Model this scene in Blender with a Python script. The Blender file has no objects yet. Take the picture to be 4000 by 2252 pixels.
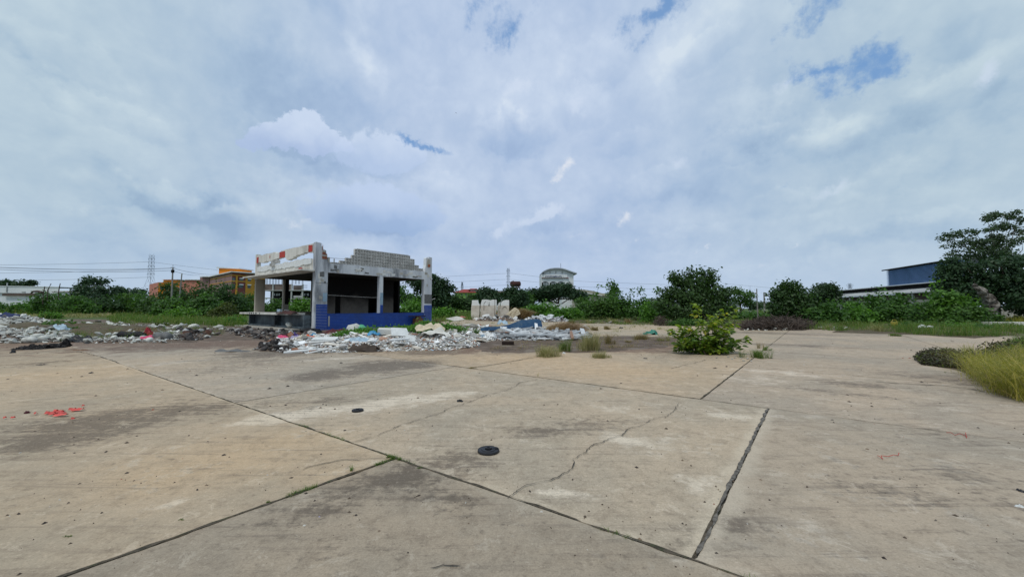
import bpy, bmesh, math, random
import numpy as np
from mathutils import Vector, Matrix, noise

# ------------------------------------------------------------------ camera
F_PX, EYE, HORIZON, CY = 1510.0, 1.55, 1203.0, 1126.0
PITCH = math.atan((HORIZON - CY) / F_PX)
SC = bpy.context.scene
cam_data = bpy.data.cameras.new('camera')
cam = bpy.data.objects.new('camera', cam_data)
SC.collection.objects.link(cam)
cam.location = (0, 0, EYE)
cam.rotation_euler = (math.pi / 2 + PITCH, 0, 0)
cam_data.sensor_width = 36
cam_data.lens = 36 * F_PX / 4000
cam_data.clip_start = 0.05
cam_data.clip_end = 6000
SC.camera = cam

def ray(x, y):
    dx = (x - 2000) / F_PX
    dy = -(y - CY) / F_PX
    return (dx, math.cos(PITCH) - dy * math.sin(PITCH), math.sin(PITCH) + dy * math.cos(PITCH))
def G(x, y):
    """photo pixel -> metres on the ground"""
    d = ray(x, y); t = EYE / -d[2]
    return (d[0] * t, d[1] * t)
def at(x, y, D):
    """photo pixel -> point at forward distance D"""
    d = ray(x, y); t = D / d[1]
    return (d[0] * t, D, EYE + d[2] * t)
def XD(x, D): return (x - 2000) / F_PX * D
def HD(y, D): return EYE + (HORIZON - y) / F_PX * D

# ------------------------------------------------------------------ node helpers
def new_mat(name):
    m = bpy.data.materials.new(name); m.use_nodes = True
    nt = m.node_tree; nt.nodes.clear()
    return m, nt
class NT:
    def __init__(s, nt): s.nt = nt
    def n(s, typ, **kw):
        nd = s.nt.nodes.new(typ)
        for k, v in kw.items(): setattr(nd, k, v)
        return nd
    def link(s, a, b): s.nt.links.new(a, b)
    def inp(s, nd, i, v):
        if v is None: return
        if hasattr(v, 'is_output') or hasattr(v, 'links'): s.link(v, nd.inputs[i])
        else: nd.inputs[i].default_value = v
    def math(s, op, a, b=None, c=None, clamp=False):
        nd = s.n('ShaderNodeMath', operation=op, use_clamp=clamp)
        s.inp(nd, 0, a); s.inp(nd, 1, b); s.inp(nd, 2, c)
        return nd.outputs[0]
    def vmath(s, op, a, b=None):
        nd = s.n('ShaderNodeVectorMath', operation=op)
        s.inp(nd, 0, a); s.inp(nd, 1, b)
        return nd.outputs[0]
    def noise(s, vec, scale, detail=4, rough=.55, dist=0, dim='3D', w=0):
        nd = s.n('ShaderNodeTexNoise', noise_dimensions=dim)
        if vec is not None: s.link(vec, nd.inputs['Vector'])
        nd.inputs['Scale'].default_value = scale; nd.inputs['Detail'].default_value = detail
        nd.inputs['Roughness'].default_value = rough; nd.inputs['Distortion'].default_value = dist
        return nd
    def ss(s, v, lo, hi, a=0., b=1.):
        nd = s.n('ShaderNodeMapRange', interpolation_type='SMOOTHSTEP')
        s.inp(nd, 'Value', v)
        nd.inputs['From Min'].default_value = lo; nd.inputs['From Max'].default_value = hi
        nd.inputs['To Min'].default_value = a; nd.inputs['To Max'].default_value = b
        return nd.outputs[0]
    def mix(s, fac, a, b, mode='MIX'):
        nd = s.n('ShaderNodeMix', data_type='RGBA', blend_type=mode)
        s.inp(nd, 0, fac)
        for i, v in ((6, a), (7, b)):
            if isinstance(v, (tuple, list)): nd.inputs[i].default_value = (v[0], v[1], v[2], 1)
            else: s.link(v, nd.inputs[i])
        return nd.outputs[2]
    def ramp(s, fac, stops, interp='LINEAR'):
        nd = s.n('ShaderNodeValToRGB'); cr = nd.color_ramp; cr.interpolation = interp
        while len(cr.elements) < len(stops): cr.elements.new(.5)
        for e, (p, c) in zip(cr.elements, stops):
            e.position = p; e.color = (c[0], c[1], c[2], 1)
        s.link(fac, nd.inputs[0]); return nd.outputs[0]
    def blob(s, vec, loc, rot, scale, bell=False):
        mp = s.n('ShaderNodeMapping', vector_type='TEXTURE')
        s.link(vec, mp.inputs[0])
        mp.inputs['Location'].default_value = loc
        mp.inputs['Rotation'].default_value = (0, 0, rot)
        mp.inputs['Scale'].default_value = scale
        g = s.n('ShaderNodeTexGradient', gradient_type='SPHERICAL' if bell else 'QUADRATIC_SPHERE')
        s.link(mp.outputs[0], g.inputs[0])
        return s.ss(g.outputs['Fac'], 0, 1) if bell else g.outputs['Fac']

# ------------------------------------------------------------------ world: hazy sky under broken cloud
SUN_ELEV, SUN_ROT = math.radians(60), math.radians(-150)
world = bpy.data.worlds.new('World'); SC.world = world; world.use_nodes = True
wt = world.node_tree; wt.nodes.clear(); W = NT(wt)
tc = W.n('ShaderNodeTexCoord')
sky = W.n('ShaderNodeTexSky', sky_type='NISHITA')
sky.sun_disc = False; sky.sun_elevation = SUN_ELEV; sky.sun_rotation = SUN_ROT
sky.air_density = 1.0; sky.dust_density = 1.2; sky.ozone_density = 2.0
sep = W.n('ShaderNodeSeparateXYZ'); W.link(tc.outputs['Generated'], sep.inputs[0])
sx, sy, sz = sep.outputs
az = W.math('ARCTAN2', sx, sy); el = W.math('ARCSINE', sz)
comb = W.n('ShaderNodeCombineXYZ'); W.link(az, comb.inputs[0]); W.link(el, comb.inputs[1])
azel = comb.outputs[0]
# cloud-plane coordinates
zz = W.math('ADD', W.math('MAXIMUM', sz, 0.0), 0.30)
cp = W.n('ShaderNodeCombineXYZ'); W.link(W.math('DIVIDE', sx, zz), cp.inputs[0]); W.link(W.math('DIVIDE', sy, zz), cp.inputs[1])
plane = cp.outputs[0]
def warp(vec, scale, amt, detail=5, rough=.6):
    nz = W.noise(tc.outputs['Generated'], scale, detail, rough)
    off = W.vmath('SUBTRACT', nz.outputs['Color'], (.5, .5, .5))
    off2 = W.n('ShaderNodeVectorMath', operation='SCALE'); W.link(off, off2.inputs[0]); off2.inputs['Scale'].default_value = amt
    return W.vmath('ADD', vec, off2.outputs[0])
soft = warp(azel, 4.0, .34, 6, .62)
crisp = warp(azel, 14.0, .085, 7, .68)
def px_blob(vec, x, y, rx, ry, rot, bell=False):
    f_ = 1.35 if bell else 1.9
    d = ray(x, y); L = math.sqrt(sum(c * c for c in d))
    a, e = math.atan2(d[0], d[1]), math.asin(d[2] / L)
    sc_ = 1 / (F_PX * L)                       # radians per pixel there
    return W.blob(vec, (a, e, 0), math.radians(rot), (rx * sc_ * f_ * math.cos(a) ** .4, ry * sc_ * f_, 1), bell)
def layer(vec, items, bell=False):
    tot = None
    for it in items:
        x, y, rx, ry, rot, w = it
        v = W.math('MULTIPLY', px_blob(vec, x, y, rx, ry, rot, bell), w)
        tot = v if tot is None else W.math('ADD', tot, v)
    return tot
shade = layer(soft, [
    (1000, 330, 420, 150, -28, -.62), (1350, 440, 260, 90, -10, -.4), (620, 735, 270, 60, -22, -.5), (420, 860, 330, 70, -12, -.35),
    (860, 850, 190, 110, -10, -.6), (1480, 850, 280, 80, 0, -.75), (1240, 590, 230, 55, 0, -.35), (1250, 60, 420, 60, 0, -.2),
    (2000, 540, 170, 70, 0, -.45), (2950, 540, 240, 60, 10, -.45), (3680, 200, 190, 140, 60, -.5),
    (3470, 580, 170, 130, 0, -.4), (3950, 380, 200, 90, 20, -.45), (3350, 950, 480, 45, 3, -.4), (2250, 920, 500, 60, 0, -.22),
    (2650, 740, 330, 60, 5, -.3), (700, 1000, 600, 50, 0, -.3), (120, 230, 300, 50, -15, -.35), (1900, 1010, 400, 50, 0, -.2),
    (1440, 150, 90, 200, 25, .45), (1500, 250, 160, 90, 0, .3), (1900, 330, 260, 130, 0, .3), (2200, 240, 300, 120, 0, .35),
    (2700, 150, 300, 110, 15, .4), (3250, 500, 220, 90, 20, .45), (3050, 350, 150, 60, 20, .4), (3650, 330, 170, 50, 30, .35), (3750, 480, 230, 60, 20, .2),
    (520, 470, 420, 120, -15, .3), (330, 60, 400, 80, 0, .15), (1000, 720, 260, 90, 0, .25), (1800, 720, 300, 90, 0, .25),
    (2050, 400, 260, 60, 0, .25), (3500, 760, 500, 60, 0, .22), (250, 560, 300, 60, 0, .15)], True)
fb1 = W.noise(plane, 1.1, 7, .58, .35).outputs['Fac']
fb2 = W.noise(plane, 3.6, 7, .62, .3).outputs['Fac']
fb3 = W.noise(azel, 9.0, 6, .60, .4).outputs['Fac']
def billow(vec, scale, detail=4):
    nz = W.noise(vec, scale, detail, .5).outputs['Fac']
    return W.math('MINIMUM', W.math('MULTIPLY', W.math('ABSOLUTE', W.math('SUBTRACT', nz, .5)), 4.0), 1.1)   # rounded lumps with dark creases
bl = billow(warp(azel, 9.0, .05, 4, .5), 6.5, 3)
bl2 = billow(warp(azel, 20.0, .02, 3, .5), 17.0, 3)
b = W.math('ADD', W.math('MULTIPLY', W.math('SUBTRACT', fb1, .5), .8), W.math('MULTIPLY', W.math('SUBTRACT', fb2, .5), .36))
b = W.math('ADD', b, W.math('MULTIPLY', W.math('SUBTRACT', fb3, .5), .55))
b = W.math('ADD', b, W.math('MULTIPLY', W.math('SUBTRACT', bl, .5), .13))
b = W.math('ADD', b, W.math('MULTIPLY', W.math('SUBTRACT', bl2, .5), .10))
b = W.math('ADD', W.math('ADD', b, W.math('MULTIPLY', shade, .62)), .60)
def lump(x, y, rx, ry, rot, amp):
    d = ray(x, y); L = math.sqrt(sum(c * c for c in d)); a, e = math.atan2(d[0], d[1]), math.asin(d[2] / L); k_ = 1 / (F_PX * L)
    mp = W.n('ShaderNodeMapping', vector_type='TEXTURE'); W.link(crisp, mp.inputs[0])
    mp.inputs['Location'].default_value = (a, e, 0); mp.inputs['Rotation'].default_value = (0, 0, math.radians(rot)); mp.inputs['Scale'].default_value = (rx * k_ * 1.5, ry * k_ * 1.5, 1)
    g_ = W.n('ShaderNodeTexGradient', gradient_type='QUADRATIC_SPHERE'); W.link(mp.outputs[0], g_.inputs[0])
    sp_ = W.n('ShaderNodeSeparateXYZ'); W.link(mp.outputs[0], sp_.inputs[0])
    m_ = W.ss(W.math('ADD', g_.outputs['Fac'], W.math('MULTIPLY', W.math('SUBTRACT', bl2, .6), .16)), .02, .20)
    m_ = W.math('MULTIPLY', m_, W.ss(g_.outputs['Fac'], .0, .05))
    return W.math('MULTIPLY', m_, W.ss(W.math('ADD', sp_.outputs[1], W.math('MULTIPLY', W.math('SUBTRACT', bl, .5), .35)), -.75, .65, -.42 * amp, .40 * amp))
lumps = None
for q in [(1130, 545, 200, 80, 0, .9), (1500, 610, 190, 85, 0, .8), (1480, 820, 270, 110, 0, 1.0), (2010, 520, 190, 95, 0, .8), (2260, 420, 130, 90, 0, .5), (2110, 860, 150, 55, 10, .6), (620, 780, 300, 80, -8, .8), (860, 870, 170, 90, 0, .7), (300, 880, 240, 70, 0, .5),
          (2950, 560, 240, 80, 5, .7), (3260, 540, 200, 90, 0, .6), (2560, 720, 170, 65, 5, .6), (3520, 620, 220, 120, 0, .6), (3760, 330, 240, 110, 20, .7), (2350, 250, 210, 90, 0, .5), (2760, 190, 200, 80, 10, .6), (400, 430, 300, 70, -12, .5), (1720, 740, 160, 65, 0, .5),
          (3100, 790, 240, 60, 0, .5), (3620, 880, 260, 60, 0, .5), (1700, 250, 200, 100, 0, .4), (250, 240, 260, 80, -10, .5), (2700, 930, 200, 45, 0, .4), (1250, 990, 260, 40, 0, .4), (2450, 570, 160, 60, 10, .45), (1000, 700, 200, 55, 0, .5)]:
    v = lump(*q); lumps = v if lumps is None else W.math('ADD', lumps, v)
b = W.math('ADD', b, W.math('MULTIPLY', lumps, .60))
cloud = W.ramp(b, [(0.0, (2.6, 3.6, 5.4)), (.28, (3.3, 4.32, 6.05)), (.52, (3.92, 4.85, 6.4)), (.78, (4.65, 5.52, 6.9)), (1.0, (5.5, 6.25, 7.3))])
# cloud turns greyer towards both sides of the view
side = W.ss(W.math('ABSOLUTE', W.math('SUBTRACT', az, -.03)), .2, .9)
cloud = W.mix(side, cloud, W.mix(1.0, cloud, (.97, 1.0, .90), 'MULTIPLY'))
low = W.ss(el, .0, .22, 1, 0)
cloud = W.mix(W.math('MULTIPLY', low, .5), cloud, (4.1, 5.05, 6.6))
# cumulus heads: lit towards the upper edge, fading into the sheet below
def puff_v(items, amp=.55, bias=0.0):
    l_ = layer(crisp, items); v = W.math('ADD', l_, W.math('MULTIPLY', W.math('SUBTRACT', bl2, .5), amp * .35))
    v = W.math('ADD', v, W.math('MULTIPLY', W.math('SUBTRACT', fb3, .5), amp))
    return W.math('MULTIPLY', v, W.ss(l_, .02, .22))
v1 = puff_v([(1075, 520, 105, 62, 0, 1.), (1195, 505, 100, 75, 0, 1.), (1310, 560, 110, 50, 0, .9), (980, 570, 90, 45, 0, .8)])
bel = W.ss(W.math('ADD', el, W.math('MULTIPLY', bl2, .02)), math.radians(19), math.radians(24.5))
cloud = W.mix(W.math('MULTIPLY', W.ss(v1, .22, .34), .75), cloud, W.mix(bel, (3.4, 4.35, 6.4), (5.5, 6.3, 7.7)))
v1b = puff_v([(1480, 580, 150, 66, 0, 1.), (1400, 620, 120, 60, 0, .8), (1580, 620, 120, 60, 0, .8)])
cloud = W.mix(W.math('MULTIPLY', W.ss(v1b, .2, .42), .55), cloud, W.mix(bel, (4.1, 5.1, 7.0), (5.3, 6.15, 7.6)))
v2 = puff_v([(1480, 790, 230, 100, 0, 1.), (1330, 850, 170, 60, 0, .9), (1640, 860, 160, 60, 0, .9)])
cloud = W.mix(W.math('MULTIPLY', W.ss(v2, .22, .4), .6), cloud, W.mix(W.ss(W.math('ADD', el, W.math('MULTIPLY', bl, .02)), math.radians(10), math.radians(17.5)), (2.8, 3.95, 6.0), (4.15, 5.15, 7.1)))
v3 = puff_v([(2215, 655, 48, 36, 40, 1.), (2170, 695, 56, 26, 30, .8), (2440, 838, 42, 34, 45, 1.), (2405, 875, 42, 24, 30, .7), (2265, 925, 48, 18, 0, .7), (2480, 935, 40, 18, 30, .5),
    (2780, 955, 22, 12, 20, .8), (2735, 992, 22, 18, 30, .7), (1130, 885, 90, 28, 0, .75), (1190, 850, 60, 30, 30, .6),
    (1780, 950, 50, 16, 0, .5), (880, 985, 18, 22, 0, .4), (2015, 985, 24, 12, 0, .4), (3125, 965, 20, 10, 10, .4), (2070, 1030, 40, 10, 0, .4), (2960, 1040, 40, 12, 0, .4)], .35)
cloud = W.mix(W.math('MULTIPLY', W.ss(W.math('ADD', v3, W.math('MULTIPLY', W.math('MULTIPLY', W.math('SUBTRACT', bl2, .5), .6), W.ss(v3, .05, .3))), .08, 1.0), .8), cloud, (6.4, 6.7, 7.3))
v4 = puff_v([(2090, 850, 100, 36, 18, .9), (2160, 820, 60, 30, 30, .8), (1950, 905, 90, 36, 20, .7), (2030, 340, 120, 50, 0, .7), (2260, 390, 70, 70, 30, .7), (3070, 330, 70, 40, 30, .7), (3850, 300, 110, 50, 40, .6), (3240, 740, 100, 40, 20, .5), (2650, 640, 100, 60, 40, .5)], .6)
cloud = W.mix(W.math('MULTIPLY', W.ss(v4, .15, .6), .5), cloud, (5.6, 6.3, 7.5))
# breaks of blue sky, torn by fine cloud
holes = layer(soft, [(1880, 60, 190, 70, -10, .62), (1990, 160, 130, 120, 10, .75), (2570, 20, 230, 80, 0, .85), (2430, 120, 240, 80, 15, .62),
    (2290, 30, 90, 50, 0, .35), (3190, 30, 170, 70, 0, .75), (3060, 125, 160, 70, 15, .6), (3190, 275, 240, 95, 0, .9), (3410, 210, 220, 95, 15, .62),
    (3350, 310, 180, 60, 0, .55), (2725, 265, 130, 90, 20, .45), (2820, 645, 150, 50, 0, .5), (3150, 670, 150, 40, 0, .45), (3110, 745, 160, 36, 0, .45), (2480, 720, 120, 44, 10, .42), (2390, 470, 120, 50, -10, .4)])
thin = layer(crisp, [(1610, 555, 150, 26, -16, 1.), (1700, 585, 130, 22, -10, .75), (1640, 385, 90, 26, -10, .5), (3195, 275, 130, 45, 0, .5), (1990, 190, 60, 90, 15, .3), (2590, 25, 100, 50, 0, .3)])
hn = W.noise(azel, 15, 8, .72, .2).outputs['Fac']
hn2 = W.noise(azel, 38, 5, .65, .2).outputs['Fac']
hv = W.math('ADD', W.math('ADD', holes, thin), W.math('ADD', W.math('MULTIPLY', W.math('SUBTRACT', hn, .5), 1.5), W.math('MULTIPLY', W.math('SUBTRACT', hn2, .5), .8)))
gate = W.ss(W.math('ADD', holes, thin), .02, .35)
cover = W.math('SUBTRACT', 1.0, W.math('MULTIPLY', W.math('MULTIPLY', W.ss(hv, .42, 1.2), gate), .85))
clear = W.mix(.65, sky.outputs[0], (1.2, 2.9, 5.9))
skycol = W.mix(cover, clear, cloud)
bg = W.n('ShaderNodeBackground'); W.link(skycol, bg.inputs[0]); bg.inputs[1].default_value = 0.115
wo = W.n('ShaderNodeOutputWorld'); W.link(bg.outputs[0], wo.inputs[0])
world.cycles.sampling_method = 'MANUAL'; world.cycles.sample_map_resolution = 512

sun_data = bpy.data.lights.new('sun', 'SUN'); sun_data.energy = 1.5; sun_data.angle = math.radians(14); sun_data.color = (1, .95, .87)
sun = bpy.data.objects.new('sun', sun_data); SC.collection.objects.link(sun)
_sd = Vector((math.sin(SUN_ROT) * math.cos(SUN_ELEV), math.cos(SUN_ROT) * math.cos(SUN_ELEV), math.sin(SUN_ELEV)))
sun.rotation_euler = _sd.to_track_quat('Z', 'Y').to_euler()
SC.view_settings.view_transform = 'Standard'; SC.view_settings.look = 'None'
SC.view_settings.gamma = 1; SC.view_settings.use_curve_mapping = False
SC.view_settings.exposure = 0.05
SC.cycles.use_denoising = True
SC.cycles.max_bounces = 5; SC.cycles.diffuse_bounces = 3; SC.cycles.transparent_max_bounces = 4

# ------------------------------------------------------------------ mesh helpers
COL = SC.collection
def tag(o, label=None, cat=None, group=None, kind=None):
    if label: o['label'] = label
    if cat: o['category'] = cat
    if group: o['group'] = group
    if kind: o['kind'] = kind
    return o
def empty(name, loc=(0, 0, 0), rz=0.0, rot=None):
    o = bpy.data.objects.new(name, None); COL.objects.link(o)
    o.location = loc; o.rotation_euler = rot or (0, 0, rz); o.empty_display_size = .3
    return o
def link(name, me, parent=None, loc=None, rot=None, scale=None):
    o = bpy.data.objects.new(name, me); COL.objects.link(o)
    if parent is not None: o.parent = parent
    if loc is not None: o.location = loc
    if rot is not None: o.rotation_euler = rot
    if scale is not None: o.scale = scale
    return o
class MB:
    """collects vertices and faces; build() links them as one object"""
    def __init__(s): s.v = []; s.f = []
    def add(s, vs, fs):
        n = len(s.v); s.v.extend(vs); s.f.extend([tuple(i + n for i in f) for f in fs]); return s
    def box(s, x0, x1, y0, y1, z0, z1):
        return s.add([(x0, y0, z0), (x1, y0, z0), (x1, y1, z0), (x0, y1, z0), (x0, y0, z1), (x1, y0, z1), (x1, y1, z1), (x0, y1, z1)],
                     [(3, 2, 1, 0), (4, 5, 6, 7), (0, 1, 5, 4), (1, 2, 6, 5), (2, 3, 7, 6), (3, 0, 4, 7)])
    def tube(s, pts, rads, n=6, cap=True):
        pts = [Vector(p) for p in pts]
        if not isinstance(rads, (list, tuple)): rads = [rads] * len(pts)
        base = len(s.v); up = Vector((0, 0, 1))
        for i, p in enumerate(pts):
            t = (pts[min(i + 1, len(pts) - 1)] - pts[max(i - 1, 0)])
            if t.length < 1e-9: t = Vector((0, 0, 1))
            t.normalize()
            a = t.cross(up) if abs(t.z) < .95 else t.cross(Vector((1, 0, 0)))
            a.normalize(); b_ = t.cross(a)
            for k in range(n):
                th = 2 * math.pi * k / n
                s.v.append(tuple(p + (a * math.cos(th) + b_ * math.sin(th)) * rads[i]))
        for i in range(len(pts) - 1):
            for k in range(n):
                k2 = (k + 1) % n
                s.f.append((base + i * n + k, base + i * n + k2, base + (i + 1) * n + k2, base + (i + 1) * n + k))
        if cap:
            s.f.append(tuple(base + k for k in range(n))[::-1])
            s.f.append(tuple(base + (len(pts) - 1) * n + k for k in range(n)))
        return s
    def bar(s, p, q, r, n=4): return s.tube([p, q], r, n)
    def prism(s, outline, lo, hi, axis='y'):
        """outline of (u, z) points extruded between lo and hi along axis"""
        n = len(outline)
        def mk(u, z, d): return (u, d, z) if axis == 'y' else ((d, u, z) if axis == 'x' else (u, z, d))
        vs = [mk(u, z, lo) for u, z in outline] + [mk(u, z, hi) for u, z in outline]
        fs = [tuple(range(n)), tuple(range(2 * n - 1, n - 1, -1))] + [(i, i + n, (i + 1) % n + n, (i + 1) % n) for i in range(n)]
        return s.add(vs, fs)
    def mesh(s, name, mat, smooth=False):
        me = bpy.data.meshes.new(name); me.from_pydata(s.v, [], s.f)
        bm = bmesh.new(); bm.from_mesh(me); bmesh.ops.recalc_face_normals(bm, faces=bm.faces); bm.to_mesh(me); bm.free()
        if mat is not None: me.materials.append(mat)
        if smooth: me.shade_smooth()
        return me
    def build(s, name, mat, parent=None, smooth=False, **kw):
        return link(name, s.mesh(name, mat, smooth), parent, **kw)
def box_part(name, mat, parent, *a): return MB().box(*a).build(name, mat, parent)

def mesh_np(name, V, Fq, mat, smooth=False):
    """V (n,3) array, Fq (m,k) array of polygons of equal size"""
    me = bpy.data.meshes.new(name); m, k = Fq.shape
    me.vertices.add(len(V)); me.vertices.foreach_set('co', V.astype(np.float32).ravel())
    me.loops.add(m * k); me.loops.foreach_set('vertex_index', Fq.astype(np.int32).ravel())
    me.polygons.add(m); me.polygons.foreach_set('loop_start', np.arange(0, m * k, k, dtype=np.int32))
    me.update(calc_edges=True)
    if mat is not None: me.materials.append(mat)
    if smooth: me.shade_smooth()
    return me

# ------------------------------------------------------------------ materials
def principled(N, color, rough=.85, bump=None, bstr=.3, bdist=.02, metal=0.0, spec=.3):
    p = N.n('ShaderNodeBsdfPrincipled')
    if isinstance(color, (tuple, list)): p.inputs['Base Color'].default_value = (*color[:3], 1)
    else: N.link(color, p.inputs['Base Color'])
    N.inp(p, 'Roughness', rough); p.inputs['Metallic'].default_value = metal
    p.inputs['Specular IOR Level'].default_value = spec
    if bump is not None:
        bn = N.n('ShaderNodeBump'); bn.inputs['Strength'].default_value = bstr; bn.inputs['Distance'].default_value = bdist
        N.link(bump, bn.inputs['Height']); N.link(bn.outputs[0], p.inputs['Normal'])
    return p
def out(N, sh):
    o = N.n('ShaderNodeOutputMaterial'); N.link(sh, o.inputs['Surface'])
def surf(name, c1, c2=None, scale=2.0, rough=.85, bump=.25, bscale=None, dirt=None, dirt_amt=.5, metal=0.0, spec=.3, streak=False):
    """weathered surface: two tones by noise, optional darker grime with its own blotches"""
    m, nt = new_mat(name); N = NT(nt)
    c2 = c2 or tuple(c * .75 for c in c1)
    t = N.n('ShaderNodeTexCoord'); g = N.n('ShaderNodeNewGeometry'); vec = g.outputs['Position']
    if streak:
        mp = N.n('ShaderNodeMapping'); N.link(vec, mp.inputs[0]); mp.inputs['Scale'].default_value = (1, 1, .22); vec2 = mp.outputs[0]
    else: vec2 = vec
    n1 = N.noise(vec2, scale, 6, .6).outputs['Fac']
    col = N.mix(N.ss(n1, .35, .65), c1, c2)
    if dirt:
        n2 = N.noise(vec2, scale * .45, 7, .68, .3).outputs['Fac']
        col = N.mix(N.ss(n2, .5, .66, 0, dirt_amt), col, dirt)
    nb = N.noise(vec, bscale or scale * 12, 5, .65).outputs['Fac']
    p = principled(N, col, rough, nb, bump, .01, metal, spec); out(N, p.outputs[0]); return m
def leafmat(name, dark, light, yellow=None, trans=.35, ysh=.12):
    m, nt = new_mat(name); N = NT(nt)
    g = N.n('ShaderNodeNewGeometry'); oi = N.n('ShaderNodeObjectInfo')
    n1 = N.noise(g.outputs['Position'], .9, 3).outputs['Fac']
    f = N.math('ADD', N.math('MULTIPLY', g.outputs['Random Per Island'], .7), N.math('MULTIPLY', N.math('SUBTRACT', n1, .3), .8))
    col = N.mix(N.math('MULTIPLY', f, 1.0, clamp=True), dark, light)
    if yellow: col = N.mix(N.ss(N.math('FRACT', N.math('MULTIPLY', g.outputs['Random Per Island'], 37.7)), 1 - ysh - .03, 1 - ysh + .02), col, yellow)
    col = N.mix(N.math('MULTIPLY', N.math('SUBTRACT', oi.outputs['Random'], .5), .35), col, (.12, .17, .03), 'MIX')
    p = principled(N, col, .55, spec=.35)
    tr = N.n('ShaderNodeBsdfTranslucent'); N.link(N.mix(1.0, col, (1.6, 1.7, .9), 'MULTIPLY'), tr.inputs[0])
    mx = N.n('ShaderNodeMixShader'); mx.inputs[0].default_value = trans
    N.link(p.outputs[0], mx.inputs[1]); N.link(tr.outputs[0], mx.inputs[2]); out(N, mx.outputs[0]); return m
M = {}
M['leaf_dark'] = leafmat('leaf_dark', (0.0160, 0.0416, 0.0128), (0.0560, 0.1200, 0.0320))
M['leaf_deep'] = leafmat('leaf_deep', (0.0151, 0.0377, 0.0169), (0.0415, 0.0905, 0.0339), trans=.25)
M['leaf_mid'] = leafmat('leaf_mid', (0.0264, 0.0693, 0.0165), (0.0907, 0.1980, 0.0363))
M['leaf_bright'] = leafmat('leaf_bright', (0.0406, 0.1087, 0.0174), (0.1305, 0.2900, 0.0362))
M['leaf_lime'] = leafmat('leaf_lime', (.04, .08, .012), (.17, .26, .03), (.42, .38, .04), .4, .10)
M['leaf_euc'] = leafmat('leaf_euc', (0.0192, 0.0416, 0.0224), (0.0720, 0.1200, 0.0560), trans=.3)
M['leaf_olive'] = leafmat('leaf_olive', (0.0360, 0.0540, 0.0144), (0.1080, 0.1320, 0.0360))
M['grass'] = leafmat('grass', (0.0405, 0.0878, 0.0162), (0.1350, 0.2295, 0.0338), (.22, .2, .07), .35, .15)
M['grass_yellow'] = leafmat('grass_yellow', (.10, .12, .015), (.36, .33, .045), (.5, .4, .12), .35, .2)
M['grass_dry'] = leafmat('grass_dry', (.16, .11, .05), (.36, .27, .14), (.12, .14, .04), .3, .15)
M['grass_pale'] = leafmat('grass_pale', (.12, .13, .04), (.34, .32, .15), (.45, .38, .22), .3, .25)
M['straw'] = leafmat('straw', (.14, .075, .035), (.34, .22, .11), (.45, .33, .2), .2, .15)
M['heath'] = leafmat('heath', (.025, .022, .012), (.075, .065, .035), (.1, .13, .03), .15, .12)
M['bark'] = surf('bark', (.10, .075, .055), (.045, .035, .028), 6, .95, .8)
M['bark_grey'] = surf('bark_grey', (.26, .24, .21), (.12, .10, .09), 5, .95, .8)
M['deadwood'] = surf('deadwood', (.27, .25, .22), (.06, .05, .04), 3.2, .95, 1.0, 14, (.03, .022, .018), .9)
M['brush'] = surf('brush', (.10, .075, .06), (.04, .03, .025), 9, .95, .5)
M['white_wall'] = surf('white_wall', (.62, .63, .64), (.50, .51, .53), .9, .85, .15, 20, (.22, .22, .23), .35, streak=True)
M['white_far'] = surf('white_far', (.76, .78, .80), (.66, .68, .7), .12, .8, .1, 4, (.35, .36, .36), .3, streak=True)
M['beige_far'] = surf('beige_far', (.45, .42, .34), (.33, .31, .26), .15, .85, .1, 4)
M['grey_roof_far'] = surf('grey_roof_far', (.42, .46, .50), (.33, .36, .4), .2, .6, .1, 4)
M['orange_far'] = surf('orange_far', (.85, .28, .02), (.75, .22, .02), .1, .8, .05)
M['yellow_far'] = surf('yellow_far', (.55, .29, .04), (.42, .22, .04), .1, .8, .05)
M['maroon_far'] = surf('maroon_far', (.24, .075, .06), (.17, .055, .05), .15, .8, .05)
M['mauve_far'] = surf('mauve_far', (.30, .18, .17), (.22, .14, .13), .15, .8, .05)
M['salmon_far'] = surf('salmon_far', (.52, .21, .15), (.43, .17, .13), .15, .8, .05)
M['glass_far'] = surf('glass_far', (.09, .14, .15), (.04, .07, .08), .5, .25, 0.02, spec=.5)
M['lime_far'] = surf('lime_far', (.30, .52, .14), (.24, .42, .11), .2, .8, .05)
M['redroof_far'] = surf('redroof_far', (.30, .055, .045), (.20, .04, .035), .4, .8, .1)
M['brownroof_far'] = surf('brownroof_far', (.14, .10, .085), (.09, .07, .06), .4, .85, .1)
M['brick_far'] = surf('brick_far', (.20, .15, .13), (.12, .09, .08), .5, .9, .2)
M['conc_far'] = surf('conc_far', (.44, .45, .44), (.32, .33, .33), .3, .9, .1)
M['pylon'] = surf('pylon', (.24, .28, .34), (.19, .22, .27), .5, .5, .05, metal=.2)
M['wire'] = surf('wire', (.10, .11, .13), (.08, .09, .10), .5, .6, .02)
M['pole'] = surf('pole', (.30, .29, .27), (.2, .19, .18), 1.5, .9, .2)
M['rust'] = surf('rust', (.085, .03, .025), (.045, .018, .018), .8, .75, .3)
M['blue_sheet'] = surf('blue_sheet', (.30, .46, .72), (.22, .38, .62), .7, .45, .05, 3, (.10, .16, .26), .5, streak=True)
M['soot'] = surf('soot', (.012, .011, .011), (.006, .006, .006), 1.5, .95, .3)  # black of the burnt rooms; also stands in for shade in recesses
M['concrete'] = surf('concrete', (.50, .47, .42), (.36, .34, .30), 1.4, .9, .5, 14, (.14, .13, .12), .7, streak=True)
M['concrete_light'] = surf('concrete_light', (.72, .70, .65), (.56, .54, .49), 1.6, .9, .6, 14, (.25, .24, .22), .55, streak=True)
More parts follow.
